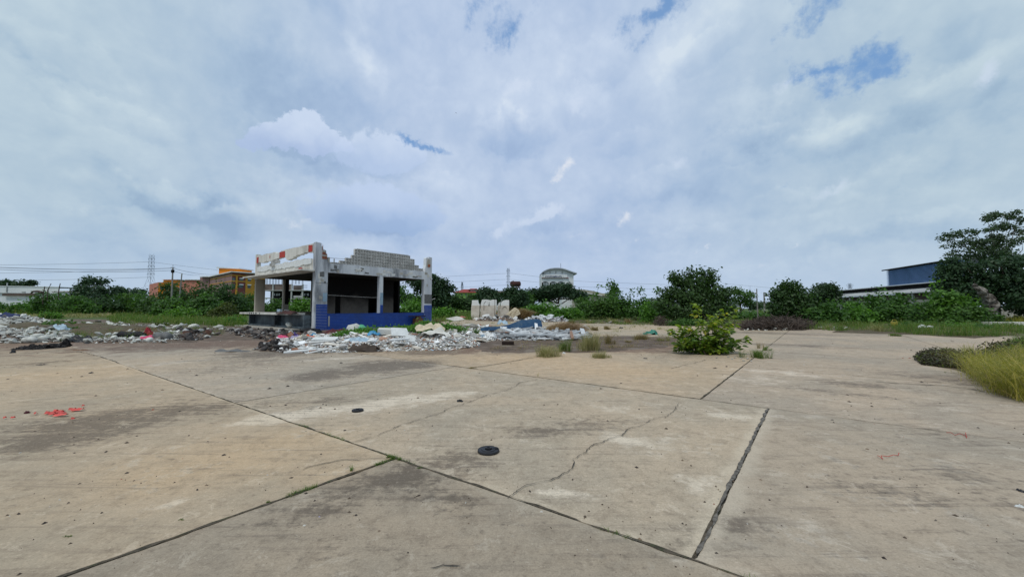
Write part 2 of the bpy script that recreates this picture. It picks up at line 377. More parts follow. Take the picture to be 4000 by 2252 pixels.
M['beige_plaster'] = surf('beige_plaster', (.40, .36, .30), (.30, .27, .22), 1.2, .9, .3, 14, (.12, .11, .10), .5, streak=True)
M['paint_white'] = surf('paint_white', (.68, .70, .73), (.50, .52, .56), 1.1, .8, .3, 18, (.13, .135, .15), .85, streak=True)
M['red_paint'] = surf('red_paint', (.48, .045, .03), (.38, .035, .025), 3, .6, .15)
M['blue_tile'] = surf('blue_tile', (.006, .060, .36), (.005, .045, .27), 1.3, .45, .08, 30, (.015, .04, .15), .5, spec=.4)
M['sky_paint'] = surf('sky_paint', (.30, .42, .52), (.24, .34, .44), 3, .8, .2)
M['wood_brown'] = surf('wood_brown', (.20, .10, .05), (.12, .055, .03), 5, .85, .4)
M['wood_dark'] = surf('wood_dark', (.03, .018, .013), (.02, .012, .01), 5, .85, .3)
M['metal_panel'] = surf('metal_panel', (.11, .14, .16), (.05, .065, .08), 1.1, .6, .1, 8, (.012, .014, .018), .9)
M['blue_wall_old'] = surf('blue_wall_old', (.05, .12, .22), (.03, .08, .17), 2.2, .85, .4, 14, (.16, .19, .22), .6)
M['brick_red'] = surf('brick_red', (.32, .11, .06), (.22, .08, .05), 9, .95, .6)
M['rubber'] = surf('rubber', (.022, .022, .026), (.014, .014, .017), 20, .55, .15, spec=.4)
M['char'] = surf('char', (.018, .015, .014), (.006, .005, .006), 9, .95, .8)
M['earth'] = surf('earth', (.16, .115, .085), (.09, .065, .05), 2.2, .98, 1.0, 16, (.26, .22, .18), .6)
M['earth_brown'] = surf('earth_brown', (.13, .095, .06), (.07, .055, .032), 3, .98, 1.0, 16, (.10, .12, .05), .6)
def plain(name, c, rough=.7, k=.7): M[name] = surf(name, c, tuple(v * k for v in c), 6, rough, .35); return M[name]
plain('cloth_red', (.30, .02, .03)); plain('cloth_pink', (.75, .10, .22)); plain('cloth_maroon', (.09, .015, .025)); plain('cloth_purple', (.10, .06, .25))
plain('cloth_orange', (.72, .12, .03)); plain('cloth_lilac', (.38, .34, .5)); plain('sack_white', (.60, .60, .56)); plain('sack_green', (.10, .40, .22)); plain('cloth_black', (.012, .011, .014))
plain('cloth_grey', (.16, .16, .16)); plain('cloth_brown', (.07, .05, .038)); plain('plastic_blue', (.05, .30, .55), .4); plain('plastic_teal', (.03, .22, .16), .4); plain('navy', (.02, .035, .12))
plain('coral', (.72, .10, .085), .6, .7); plain('red_twine', (.55, .05, .03), .5); plain('foam_white', (.72, .73, .72), .6, .85); plain('brown_block', (.045, .026, .018), .9, .6)
plain('plastic_yellow', (.62, .50, .10), .5); plain('cream', (.68, .58, .42)); plain('grout_blue', (.10, .20, .48)); plain('faded_red', (.62, .22, .20)); plain('pale_blue', (.42, .55, .66)); plain('terracotta', (.40, .13, .06)); plain('black_plastic', (.02, .02, .022), .4)
def rubble_mat(name, per_island, stops):
    m, nt = new_mat(name); N = NT(nt)
    if per_island: r = N.n('ShaderNodeNewGeometry').outputs['Random Per Island']
    else: r = N.n('ShaderNodeObjectInfo').outputs['Random']
    col = N.ramp(r, stops, 'CONSTANT')
    g = N.n('ShaderNodeNewGeometry').outputs['Position']
    nz = N.noise(g, 9, 6, .65).outputs['Fac']
    col = N.mix(N.ss(nz, .5, .72, 0, .45), col, (.22, .19, .16))
    v = N.math('ADD', N.math('MULTIPLY', N.math('FRACT', N.math('MULTIPLY', r, 91.3)), .35), .8)
    cc = N.n('ShaderNodeCombineXYZ')
    for i in range(3): N.link(v, cc.inputs[i])
    col = N.mix(1.0, col, cc.outputs[0], 'MULTIPLY')
    p = principled(N, col, .9, nz, .5, .02); out(N, p.outputs[0]); return m
MIX = [(0, (.80, .80, .79)), (.24, (.66, .66, .65)), (.42, (.84, .84, .84)), (.62, (.46, .45, .44)), (.68, (.70, .64, .56)), (.74, (.24, .23, .22)), (.80, (.32, .15, .09)), (.85, (.60, .54, .44)), (.91, (.40, .24, .17)), (.95, (.07, .065, .06)), (.985, (.35, .45, .55))]
PALE = [(0, (.62, .62, .57)), (.25, (.50, .50, .46)), (.5, (.68, .68, .64)), (.7, (.34, .33, .30)), (.84, (.22, .20, .18)), (.93, (.62, .62, .6)), (.97, (.06, .06, .06))]
BURN = [(0, (.05, .045, .045)), (.3, (.02, .018, .02)), (.5, (.13, .11, .10)), (.66, (.30, .29, .28)), (.78, (.07, .045, .04)), (.88, (.46, .46, .46)), (.95, (.14, .07, .05))]
SLAT = [(0, (.58, .60, .62)), (.35, (.46, .48, .50)), (.6, (.68, .69, .70)), (.75, (.3, .31, .32)), (.88, (.05, .05, .055)), (.95, (.34, .2, .14))]
for k_, st in (('mix', MIX), ('pale', PALE), ('burn', BURN), ('slat', SLAT), ('char', [(0, (.02, .018, .018)), (.4, (.04, .035, .035)), (.7, (.012, .011, .011)), (.9, (.12, .11, .1))])):
    M['rub_' + k_] = rubble_mat('rub_' + k_, False, st); M['rubs_' + k_] = rubble_mat('rubs_' + k_, True, st)

# ------------------------------------------------------------------ ground
U = Vector((.6198, .7848)); V_ = Vector((-.7848, .6198)); ANG = math.atan2(U.y, U.x)
def uv(u, v): return (U.x * u + V_.x * v, U.y * u + V_.y * v)
def to_uv(x, y): return (U.x * x + U.y * y, V_.x * x + V_.y * y)

def ground_stains(N, pos):
    """worn, stained yard colour; every blotch has its own place on the ground"""
    nz = N.noise(pos, .9, 6, .62).outputs['Color']
    off = N.n('ShaderNodeVectorMath', operation='SCALE'); N.link(N.vmath('SUBTRACT', nz, (.5, .5, .5)), off.inputs[0]); off.inputs['Scale'].default_value = 1.5
    nz2 = N.noise(pos, .12, 5, .6).outputs['Color']
    off2 = N.n('ShaderNodeVectorMath', operation='SCALE'); N.link(N.vmath('SUBTRACT', nz2, (.5, .5, .5)), off2.inputs[0]); off2.inputs['Scale'].default_value = 4.0
    wn = N.vmath('ADD', pos, off.outputs[0]); wf = N.vmath('ADD', wn, off2.outputs[0])
    def gb(x, y, rx, ry, w):
        c = G(x, y); a_ = G(x - rx, y); b_ = G(x, max(y - ry, 1212)); c_ = G(x, y + ry)
        wx = math.dist(c, a_); wy = .5 * math.dist(b_, c_)
        far = c[1] > 9
        bl_ = N.blob(wf if c[1] > 16 else wn if far else N.vmath('ADD', pos, sm.outputs[0]), (c[0], c[1], 0), -math.atan2(c[0], c[1]), (wx * 1.9, max(wy, .1) * 1.9, 60))
        return N.math('MULTIPLY', bl_, w)
    sm = N.n('ShaderNodeVectorMath', operation='SCALE'); N.link(N.vmath('SUBTRACT', N.noise(pos, 2.2, 6, .65).outputs['Color'], (.5, .5, .5)), sm.inputs[0]); sm.inputs['Scale'].default_value = .5
    def tot(items):
        t = None
        for it in items:
            v = gb(*it); t = v if t is None else N.math('ADD', t, v)
        return t
    dark = tot([(1530, 1428, 190, 24, 1.5), (1230, 1470, 130, 22, .9), (1090, 1375, 260, 26, .9), (860, 1440, 420, 30, .35), (300, 1650, 420, 60, .5), (150, 1740, 300, 40, .5), (760, 1600, 420, 50, .42),
                (1700, 1375, 230, 14, .9), (1600, 1860, 260, 70, .75), (1800, 1950, 200, 60, .5), (1250, 2000, 300, 90, .45), (2100, 1680, 260, 40, .6), (1780, 1780, 160, 50, .5), (2350, 1640, 220, 40, .4),
                (2900, 2060, 160, 70, .4), (3350, 1500, 260, 22, .55), (3700, 1480, 300, 26, .6), (3300, 1880, 260, 60, .35), (3800, 1900, 260, 120, .4), (3650, 1690, 200, 40, .35), (3000, 1300, 500, 8, .6), (3050, 1345, 400, 8, .6),
                (2650, 1390, 200, 12, .4), (900, 1345, 420, 14, .9), (600, 1352, 300, 8, .5), (1300, 1560, 200, 30, .4), (150, 1420, 200, 14, .5), (2700, 2120, 200, 60, .35), (1500, 2150, 500, 90, .3), (3250, 1530, 350, 14, .4)])
    light = tot([(1400, 1590, 330, 30, .9), (1050, 1640, 200, 26, .6), (2450, 1720, 240, 46, .6), (2380, 1590, 200, 26, .5), (1700, 1540, 260, 20, .5), (2850, 1620, 200, 40, .5), (2750, 1900, 90, 120, .5), (2150, 1930, 220, 24, .6),
                 (1300, 1400, 300, 8, .5), (2900, 1480, 240, 20, .5), (3100, 1460, 260, 20, .5), (600, 1420, 500, 12, .4), (3150, 2050, 260, 60, .35), (700, 1960, 300, 20, .5), (1500, 1800, 200, 20, .4), (2700, 2180, 300, 40, .4)])
    tan = tot([(300, 1450, 700, 60, .8), (1100, 1720, 600, 90, .6), (700, 1850, 600, 120, .6), (2450, 1450, 600, 50, .9), (2000, 1395, 400, 30, .9), (1300, 1850, 300, 90, .4), (3000, 1270, 400, 20, .6), (2500, 1280, 500, 12, .5)])
    soil = tot([(2080, 1345, 380, 26, 1.2), (2450, 1350, 330, 20, .9), (2250, 1318, 400, 12, .8), (800, 1285, 420, 30, 1.2), (250, 1275, 350, 30, 1.3), (1150, 1320, 300, 20, .9), (1500, 1330, 350, 40, .8), (1800, 1275, 300, 20, .6)])
    return dark, light, tan, soil

def yard_material(name, base, alt, kind='slab'):
    m, nt = new_mat(name); N = NT(nt)
    g = N.n('ShaderNodeNewGeometry'); oi = N.n('ShaderNodeObjectInfo'); pos = g.outputs['Position']
    dark, light, tan, soil = ground_stains(N, pos)
    mp = N.n('ShaderNodeMapping'); N.link(pos, mp.inputs[0]); mp.inputs['Rotation'].default_value = (0, 0, -ANG); mp.inputs['Scale'].default_value = (.22, 3.4, 1)
    streak = N.noise(mp.outputs[0], 3.2, 6, .7, .3).outputs['Fac']
    big = N.noise(pos, .35, 6, .62, .4).outputs['Fac']; mid = N.noise(pos, 1.7, 8, .68, .3).outputs['Fac']
    fine = N.noise(pos, 11, 7, .72).outputs['Fac']; grit = N.noise(pos, 70, 4, .7).outputs['Fac']
    col = N.mix(N.ss(big, .38, .62), base, alt)
    col = N.mix(N.ss(N.math('ADD', tan, N.math('MULTIPLY', N.math('SUBTRACT', mid, .5), .8)), .05, .9, 0, .85), col, (.47, .375, .265))
    lt = N.math('ADD', light, N.math('ADD', N.math('MULTIPLY', N.math('SUBTRACT', mid, .5), 1.5), N.math('MULTIPLY', N.math('SUBTRACT', fine, .5), .9)))
    col = N.mix(N.ss(lt, .20, .55, 0, .8), col, (.63, .58, .50))
    lichen = N.ss(N.math('ADD', mid, N.math('MULTIPLY', fine, .5)), .82, .93, 0, .5)
    col = N.mix(lichen, col, (.56, .52, .45))
    dk = N.math('ADD', dark, N.math('MULTIPLY', N.math('SUBTRACT', mid, .5), 1.0))
    dk = N.math('ADD', dk, N.math('MULTIPLY', N.math('SUBTRACT', streak, .5), .9)); dk = N.math('ADD', dk, N.math('MULTIPLY', N.math('SUBTRACT', fine, .5), 1.1))
    col = N.mix(N.ss(dk, .15, .60, 0, .82), col, (.115, .097, .08))
    mot = N.noise(pos, 4.2, 8, .78, .2).outputs['Fac']; col = N.mix(N.ss(mot, .46, .70, 0, .5), col, (.19, .155, .12)); col = N.mix(N.ss(mot, .46, .30, 0, .35), col, (.52, .45, .36))
    col = N.mix(N.ss(N.math('ADD', soil, N.math('MULTIPLY', N.math('SUBTRACT', mid, .5), 1.2)), .25, .6, 0, .9), col, (.155, .105, .08))
    st2 = N.ss(streak, .52, .66, 0, .42); col = N.mix(st2, col, (.21, .18, .15))
    pit = N.ss(N.math('ADD', fine, N.math('MULTIPLY', grit, .35)), .72, .86, 0, .55); col = N.mix(pit, col, (.15, .125, .10))
    g2 = N.noise(pos, 26, 6, .8).outputs['Fac']; col = N.mix(N.ss(g2, .54, .68, 0, .5), col, (.17, .145, .12)); col = N.mix(N.ss(g2, .44, .33, 0, .45), col, (.60, .54, .45))
    scr = N.noise(mp.outputs[0], 14, 5, .7).outputs['Fac']; col = N.mix(N.ss(scr, .56, .72, 0, .35), col, (.20, .17, .14))
    ch = N.noise(pos, 2.6, 9, .82, .5).outputs['Fac']; col = N.mix(N.ss(ch, .565, .60, 0, .38), col, (.57, .52, .44)); col = N.mix(N.ss(ch, .41, .37, 0, .30), col, (.20, .165, .13))
    du = N.n('ShaderNodeVectorMath', operation='DOT_PRODUCT'); N.link(pos, du.inputs[0]); du.inputs[1].default_value = (U.x, U.y, 0)
    dv = N.n('ShaderNodeVectorMath', operation='DOT_PRODUCT'); N.link(pos, dv.inputs[0]); dv.inputs[1].default_value = (V_.x, V_.y, 0)
    jn = N.math('MULTIPLY', N.math('SUBTRACT', mid, .5), .5)
    b1 = N.math('MULTIPLY', N.ss(N.math('ADD', N.math('ABSOLUTE', N.math('SUBTRACT', dv.outputs['Value'], .65)), jn), .03, .17, 1, 0), N.math('MULTIPLY', N.ss(du.outputs['Value'], 2.5, 2.7), N.ss(du.outputs['Value'], 7.1, 7.3, 1, 0)))
    b2 = N.ss(N.math('ADD', N.math('ABSOLUTE', N.math('SUBTRACT', N.math('ADD', du.outputs['Value'], N.math('MULTIPLY', dv.outputs['Value'], .058)), 2.665)), jn), .02, .09, .55, 0)
    col = N.mix(N.math('MULTIPLY', N.math('MAXIMUM', b1, b2), .5), col, (.56, .51, .42))
    col = N.mix(1.0, col, oi.outputs['Color'], 'MULTIPLY')
    col = N.mix(1.0, col, (1.055, 1.0, .945), 'MULTIPLY')
    # every slab was cast with its own mix
    v = N.math('ADD', N.math('MULTIPLY', oi.outputs['Random'], .12), .93)
    gg = N.math('MULTIPLY', N.math('ADD', N.math('MULTIPLY', N.math('SUBTRACT', grit, .5), .9), 1.03), v)
    cc = N.n('ShaderNodeCombineXYZ')
    for i in range(3): N.link(gg, cc.inputs[i])
    col = N.mix(1.0, col, cc.outputs[0], 'MULTIPLY')
    h = N.math('ADD', N.math('MULTIPLY', fine, .6), N.math('ADD', N.math('MULTIPLY', grit, .35), N.math('MULTIPLY', streak, .4)))
    p = principled(N, col, .88, h, .55, .012, spec=.25); out(N, p.outputs[0]); return m
M['yard'] = yard_material('yard', (.43, .365, .285), (.35, .315, .26))

def ground_material():
    m, nt = new_mat('open_ground'); N = NT(nt)
    g = N.n('ShaderNodeNewGeometry'); pos = g.outputs['Position']
    n1 = N.noise(pos, .06, 6, .6).outputs['Fac']; n2 = N.noise(pos, .9, 7, .65).outputs['Fac']; n3 = N.noise(pos, 8, 5, .7).outputs['Fac']
    grn = N.mix(N.ss(n2, .35, .65), (.045, .08, .02), (.10, .13, .035))
    drt = N.mix(N.ss(n2, .35, .65), (.24, .19, .14), (.13, .10, .075))
    sp = N.n('ShaderNodeSeparateXYZ'); N.link(pos, sp.inputs[0])
    far = N.ss(N.math('ADD', sp.outputs[1], N.math('MULTIPLY', N.math('ABSOLUTE', sp.outputs[0]), .25)), 50, 75, 0, .6)
    col = N.mix(N.ss(N.math('ADD', N.math('SUBTRACT', n1, .5), N.math('ADD', far, N.math('MULTIPLY', N.math('SUBTRACT', n2, .5), .35))), .02, .22), drt, grn)
    p = principled(N, col, .98, n3, .8, .05); out(N, p.outputs[0]); return m
M['ground'] = ground_material()
gr = MB(); R_ = 2500
gr.add([(-R_, -200, -.09), (R_, -200, -.09), (R_, R_, -.09), (-R_, R_, -.09)], [(0, 1, 2, 3)])
tag(gr.build('ground', M['ground']), kind='structure')
M['joint'] = surf('joint', (.17, .145, .115), (.06, .05, .04), 14, .98, 1.0, 60, (.05, .055, .025), .5)

# ------------------------------------------------------------------ concrete yard: recessed joints, one object per slab
yard = tag(empty('concrete_yard'), kind='structure')
rs = np.random.default_rng(5)
ULINES = [-12.0, -6.9, -2.1, 2.62, 7.25, 11.95, 16.6, 21.3, 26.0, 30.7, 35.4, 40.1, 44.8, 49.5, 54.2, 58.9]
def u_at(i, v):
    u = ULINES[i]
    if i == 3: u = 2.665 - .058 * v          # this joint runs slightly askew
    return u
def vlines(i):
    off = {2: 3.47, 3: .65}.get(i, 1.62 if i > 3 else -1.0)
    return [off + 6.95 * k for k in range(-7, 8)] if i < 4 else [off + 5.4 * k for k in range(-8, 10)]
def in_yard(x, y):
    if y < -7 or y > 62: return False
    if x < -12: return y < 23 + max(0, (-x - 12)) * .0 and x > -48
    if x < 6: return y < 56
    if x < 18: return y < 44
    return y < 29 and x < 46
def edge_pts(p, q, w, seed, near):
    """chipped slab edge from p to q, moved inwards by about w"""
    n = 110 if near else 6
    p, q = Vector(p), Vector(q); d = q - p; nrm = Vector((-d.y, d.x)).normalized(); pts = []
    for i in range(n):
        t = i / n
        c = p + d * t
        nz = noise.noise(Vector((c.x * 2.2, c.y * 2.2, seed))) + .6 * noise.noise(Vector((c.x * 9, c.y * 9, seed)))
        off = w * (1 + .35 * nz + .3 * noise.noise(Vector((c.x * 30, c.y * 30, seed))))
        if noise.noise(Vector((c.x * 1.7, c.y * 1.7, seed + 7))) > .42: off += w * .8 * (1 + noise.noise(Vector((c.x * 14, c.y * 14, seed + 9))))
        pts.append(c + nrm * max(off, .004))
    return pts
def slab_tint(i, vm, v0):
    q = .97 + .06 * rs.random()
    if i == 2: t = (.86, .85, .84) if vm < 3.4 else (1.04, .99, .92)
    elif i == 3: t = (1.0, .99, .99) if vm < .6 else (1.0, .98, .95) if vm < 7 else (.95, .95, .96)
    elif i in (4, 5) and vm > 1.6: t = (1.06, 1.0, .93)
    elif vm < 1.6: t = (1.02, .99, .98)
    else: t = (1.02, 1.0, .96)
    return tuple(c * q for c in t)
for i in range(len(ULINES) - 1):
    vl = vlines(i)
    for k in range(len(vl) - 1):
        v0, v1 = vl[k], vl[k + 1]
        c = uv((ULINES[i] + ULINES[i + 1]) / 2, (v0 + v1) / 2)
        if not in_yard(*c): continue
        near = math.hypot(*c) < 14
        A = [uv(u_at(i, v0), v0), uv(u_at(i + 1, v0), v0), uv(u_at(i + 1, v1), v1), uv(u_at(i, v1), v1)]
        wv = .017 if i == 3 else .014
        ws = [wv, .011, wv, .011]
        pts = []
        for e in range(4): pts += edge_pts(A[e], A[(e + 1) % 4], ws[e], i * 10 + k, near)
        n = len(pts); lift = float(rs.uniform(-.004, .004))
        vs = [(p.x, p.y, lift) for p in pts] + [(p.x, p.y, -.085) for p in pts]
        m_ = MB().add(vs, [tuple(range(n))] + [(j, j + n, (j + 1) % n + n, (j + 1) % n) for j in range(n)])
        so = m_.build('slab', M['yard'], yard); so.color = (*slab_tint(i, (v0 + v1) / 2, v0), 1)
jb = MB(); jb.add([(*uv(-13, -20), -.018), (*uv(30, -30), -.018), (*uv(60, 10), -.018), (*uv(40, 45), -.018), (*uv(-13, 40), -.018)], [(0, 1, 2, 3, 4)])
jb.build('joint_filler', M['joint'], yard)

def ribbon(pts, w, z, seed, name, mat, parent=None, jag=.35, step=.025):
    """thin irregular strip following ground points"""
    P = [Vector((*p, 0)) for p in pts]; Q = []
    for a_, b_ in zip(P, P[1:]):
        n = max(2, int((b_ - a_).length / step)); Q += [a_.lerp(b_, t / n) for t in range(n)]
    Q.append(P[-1]); vs = []; fs = []
    for i, c in enumerate(Q):
        d = (Q[min(i + 1, len(Q) - 1)] - Q[max(i - 1, 0)]).normalized(); nr = Vector((-d.y, d.x, 0))
        wob = jag * .16 * noise.noise(Vector((c.x * 3, c.y * 3, seed))) + jag * .07 * noise.noise(Vector((c.x * 11, c.y * 11, seed + 3))) + jag * .03 * noise.noise(Vector((c.x * 31, c.y * 31, seed + 3)))
        ww = w * .62 * (1 + 1.3 * noise.noise(Vector((c.x * 7, c.y * 7, seed + 5)))) * (.25 if i in (0, len(Q) - 1) else 1)
        vs += [tuple(c + nr * (wob - ww / 2) + Vector((0, 0, z))), tuple(c + nr * (wob + ww / 2) + Vector((0, 0, z)))]
        if i: fs.append((2 * i - 2, 2 * i - 1, 2 * i + 1, 2 * i))
    return MB().add(vs, fs).build(name, mat, parent)
def gp(lst): return [G(x, y) for x, y in lst]
M['crack'] = surf('crack', (.10, .085, .068), (.05, .042, .034), 7, .98, .5)
CR = [([(1370, 1733), (1470, 1700), (1560, 1665), (1680, 1622), (1790, 1583), (1900, 1545), (1985, 1520), (2040, 1493), (2100, 1480)], .014),
      ([(1975, 1945), (2060, 1905), (2150, 1880), (2235, 1825), (2240, 1790), (2330, 1735), (2420, 1700), (2500, 1660), (2630, 1610), (2655, 1575)], .012),
      ([(1087, 1620), (1200, 1592), (1310, 1577), (1450, 1550), (1560, 1530)], .012), ([(1180, 1836), (1230, 1815), (1330, 1800), (1400, 1800), (1480, 1790)], .012),
      ([(1680, 2215), (1730, 2208), (1800, 2200)], .01), ([(300, 1372), (390, 1392), (470, 1420)], .03), ([(1830, 1437), (1950, 1420), (2080, 1395)], .03),
      ([(3420, 1490), (3550, 1500), (3680, 1505), (3800, 1520), (3960, 1548)], .05), ([(3050, 1560), (3150, 1580)], .006), ([(2620, 1440), (2760, 1405)], .02),
      ([(2900, 1392), (2740, 1380), (2560, 1370)], .04), ([(3060, 1345), (3200, 1352)], .03), ([(3000, 1322), (3120, 1324)], .03)]
for k, (c, w) in enumerate(CR): ribbon(gp(c), w, .009 + .001 * (k % 3), k * 3.1, 'crack', M['crack'], yard)

M['joint_soil'] = surf('joint_soil', (.12, .095, .07), (.05, .042, .03), 18, .98, 1.0, 60, (.05, .07, .025), .6)
M['joint_grit'] = surf('joint_grit', (.20, .18, .155), (.08, .07, .06), 22, .98, 1.0, 60)
def jl(a, b, w, sd): ribbon([uv(*a), uv(*b)], w, .0065, sd, 'joint_soil', M['joint_soil'], yard, jag=.10, step=.02)
jl((2.81, -2.5), (2.46, 3.5), .036, 1.5); jl((2.46, 3.5), (1.88, 13.5), .026, 2.5); jl((2.45, 3.475), (-2.0, 3.475), .040, 3.5); ribbon([uv(2.7, .65), uv(7.2, .65)], .044, .0065, 4.5, 'joint_grit', M['joint_grit'], yard, jag=.10, step=.02); jl((7.25, -6), (7.25, 8.0), .018, 5.5); jl((7.3, 1.62), (15, 1.62), .030, 6.5)
# soil and grass lying over the slabs as low uneven sheets
def blanket(pix, mat, name, h=.05, n=36, seed=0, edge=.25):
    """low mound of earth whose outline is a closed list of ground pixels"""
    P = [Vector((*G(x, y), 0)) for x, y in pix]; cen = sum(P, Vector()) / len(P)
    ring = []
    for a_, b_ in zip(P, P[1:] + P[:1]):
        for t in range(6):
            q = a_.lerp(b_, t / 6); d = (q - cen)
            ring.append(cen + d * (1 + edge * noise.noise(Vector((q.x * .6, q.y * .6, seed))) + edge * .5 * noise.noise(Vector((q.x * 2, q.y * 2, seed)))))
    L = 7; vs = []; fs = []; m = len(ring)
    for l in range(L):
        f = 1 - l / L
        for r in ring:
            q = cen + (r - cen) * f
            hh = h * (1 - f ** 3) * (1 + .8 * noise.noise(Vector((q.x * .9, q.y * .9, seed + 4)))) + .03 * noise.noise(Vector((q.x * 2.3, q.y * 2.3, seed))) * (1 - f ** 4)
            vs.append((q.x, q.y, (-.004 if l == 0 else .012 + abs(hh))))
    for l in range(L - 1):
        for i in range(m): fs.append((l * m + i, l * m + (i + 1) % m, (l + 1) * m + (i + 1) % m, (l + 1) * m + i))
    vs.append((cen.x, cen.y, .012 + h)); c0 = len(vs) - 1
    for i in range(m): fs.append(((L - 1) * m + i, (L - 1) * m + (i + 1) % m, c0))
    return tag(MB().add(vs, fs).build(name, mat, smooth=True), kind='structure')
blanket([(1870, 1385), (2300, 1372), (2720, 1352), (2760, 1325), (2500, 1312), (2150, 1312), (1850, 1330), (1780, 1362)], M['earth'], 'soil_patch', .03, seed=2)
blanket([(-200, 1335), (300, 1338), (700, 1340), (1000, 1325), (1150, 1300), (900, 1262), (500, 1248), (0, 1244), (-300, 1262)], M['earth'], 'soil_bank', .10, seed=3, edge=.12)
blanket([(-100, 1312), (200, 1310), (420, 1320), (600, 1310), (640, 1290), (420, 1278), (150, 1272), (-80, 1276)], M['earth_brown'], 'weedy_bank', .42, seed=4, edge=.12)
blanket([(900, 1292), (1260, 1306), (1700, 1286), (1800, 1268), (1500, 1262), (900, 1268)], M['earth'], 'soil_apron', .05, seed=5, edge=.08)
blanket([(2250, 1262), (2700, 1268), (3000, 1272), (3300, 1292), (3500, 1288), (3300, 1250), (2700, 1245), (2200, 1246)], M['earth_brown'], 'verge', .12, seed=6, edge=.1)
blanket([(3250, 1298), (3500, 1306), (3800, 1318), (4100, 1312), (4300, 1290), (3800, 1262), (3400, 1262)], M['earth_brown'], 'grass_verge', .15, seed=7, edge=.1)
blanket([(3620, 1420), (3760, 1455), (3900, 1520), (4080, 1575), (4500, 1560), (4600, 1440), (4300, 1370), (3900, 1365), (3680, 1380)], M['earth_brown'], 'grassy_edge', .08, seed=8, edge=.12)

# ------------------------------------------------------------------ ruined building
BX, BY = -13.36, 26.15
LA, LB = 10.1, 10.95
shop = tag(empty('ruined_building', (BX, BY, 0), ANG), 'burnt-out single storey concrete shop with blue tiled lower walls and open windows', 'ruined building')
bx = lambda name, mat, *a: box_part(name, M[mat], shop, *a)
def ragged(name, mat, axis, lo, hi, u0, u1, z0, z1, amp0=0., amp1=0., seed=0, n=40, parent=None, sharp=4.0):
    """wall piece with broken top and/or bottom edge"""
    o = []
    for i in range(n + 1):
        u = u0 + (u1 - u0) * i / n
        o.append((u, (z0(i / n) if callable(z0) else z0) + amp0 * (noise.noise(Vector((u * sharp * .5, seed, 0))) + .6 * noise.noise(Vector((u * sharp * 2, seed, 1))))))
    for i in range(n, -1, -1):
        u = u0 + (u1 - u0) * i / n
        o.append((u, (z1(i / n) if callable(z1) else z1) + amp1 * (noise.noise(Vector((u * sharp * .5, seed, 5))) + .6 * noise.noise(Vector((u * sharp * 2, seed, 6))))))
    mb = MB(); m = n + 1
    def mk(u, z, d): return (u, d, z) if axis == 'y' else (d, u, z)
    vs = [mk(u, z, lo) for u, z in o] + [mk(u, z, hi) for u, z in o]; N_ = len(o)
    fs = []
    for i in range(n):
        a_, b_ = i, i + 1; c_, d_ = N_ - 2 - i, N_ - 1 - i
        fs += [(a_, b_, c_, d_), (a_ + N_, d_ + N_, c_ + N_, b_ + N_)]
    fs += [(i, i + N_, (i + 1) % N_ + N_, (i + 1) % N_) for i in range(N_)]
    return mb.add(vs, fs).build(name, M[mat], parent or shop)
# floor, plinth
bx('floor_slab', 'concrete', .02, LA, .02, LB, 0.0, .10)
bx('plinth', 'concrete', -1.15, .0, 1.2, 11.6, .0, .14)
# corner pier: full height at the corner, broken brick stub beside it
pier = MB().prism([(.0, .0), (.86, .0), (.86, 4.72), (.80, 4.9), (.78, 5.3), (.72, 5.34), (.70, 5.55), (.50, 5.62), (.46, 5.80), (.38, 5.82), (.37, 6.02), (.0, 6.06)], -.02, .34, 'y').build('corner_pier', M['paint_white'], shop)
for z in np.arange(4.95, 5.9, .095):
    w_ = .78 if z < 5.3 else (.68 if z < 5.5 else .5)
    MB().box(.44, w_ - rs.uniform(0, .06), -.045 - rs.uniform(0, .03), -.022, z, z + .075).build('brick', M['brick_red'] if rs.random() < .4 else M['concrete'], shop)
# far right column and middle column
MB().prism([(9.27, .0), (10.10, .0), (10.10, 6.02), (9.75, 6.04), (9.70, 5.88), (9.55, 5.98), (9.46, 5.9), (9.44, 5.3), (9.36, 5.0), (9.32, 4.72), (9.27, 4.70)], -.02, .34, 'y').build('end_column', M['paint_white'], shop)
MB().box(9.62, 9.86, -.10, -.022, 5.15, 5.38).build('broken_bracket', M['terracotta'], shop)
MB().prism([(9.5, 5.2), (9.92, 5.25), (9.88, 5.8), (9.6, 5.86), (9.52, 5.6)], -.07, -.022, 'y').build('broken_plaster', M['concrete'], shop)
bx('window_post', 'paint_white', 4.93, 5.25, .0, .30, 1.182, 4.03)
bx('paint_patch', 'sky_paint', 5.0, 5.256, -.004, .0, 1.83, 2.75)
bx('paint_patch', 'sky_paint', .55, .84, -.025, -.021, 2.0, 2.6)
bx('soot_patch', 'cloth_grey', 9.30, 10.09, -.026, -.021, 1.95, 2.75)
# long beam over the window band
ragged('beam', 'paint_white', 'y', .0, .30, .862, 9.268, 4.04, lambda t: 4.70, 0, .025, 11, 60)
# blue cladding: horizontal courses as separate strips
def courses(x0, x1, y_out, z0, z1, n, axis='y', mat='blue_tile'):
    h = (z1 - z0) / n
    for i in range(n):
        t = .018 + rs.uniform(0, .003)
        a0, a1 = z0 + i * h + .011, z0 + (i + 1) * h - .011
        if axis == 'y': MB().box(x0, x1, y_out - t, y_out, a0, a1).build('cladding_strip', M[mat], shop)
        else: MB().box(y_out - t, y_out, x0, x1, a0, a1).build('cladding_strip', M[mat], shop)
bx('sill_wall', 'grout_blue', .862, 9.268, .0, .25, .0, 1.165)
courses(.87, 9.26, .0, .02, 1.16, 11)
courses(.10, .86, -.022, .02, 1.82, 17)
courses(9.27, 10.10, -.022, .02, 1.82, 17)
MB().box(5.02, 5.25, -.02, -.002, 1.185, 1.81).build('cladding_strip', M['blue_tile'], shop)
bx('sill', 'blue_tile', .862, 9.268, -.03, .29, 1.166, 1.180)
bx('damaged_strip', 'concrete', .96, 1.06, -.026, -.021, .3, 1.0)
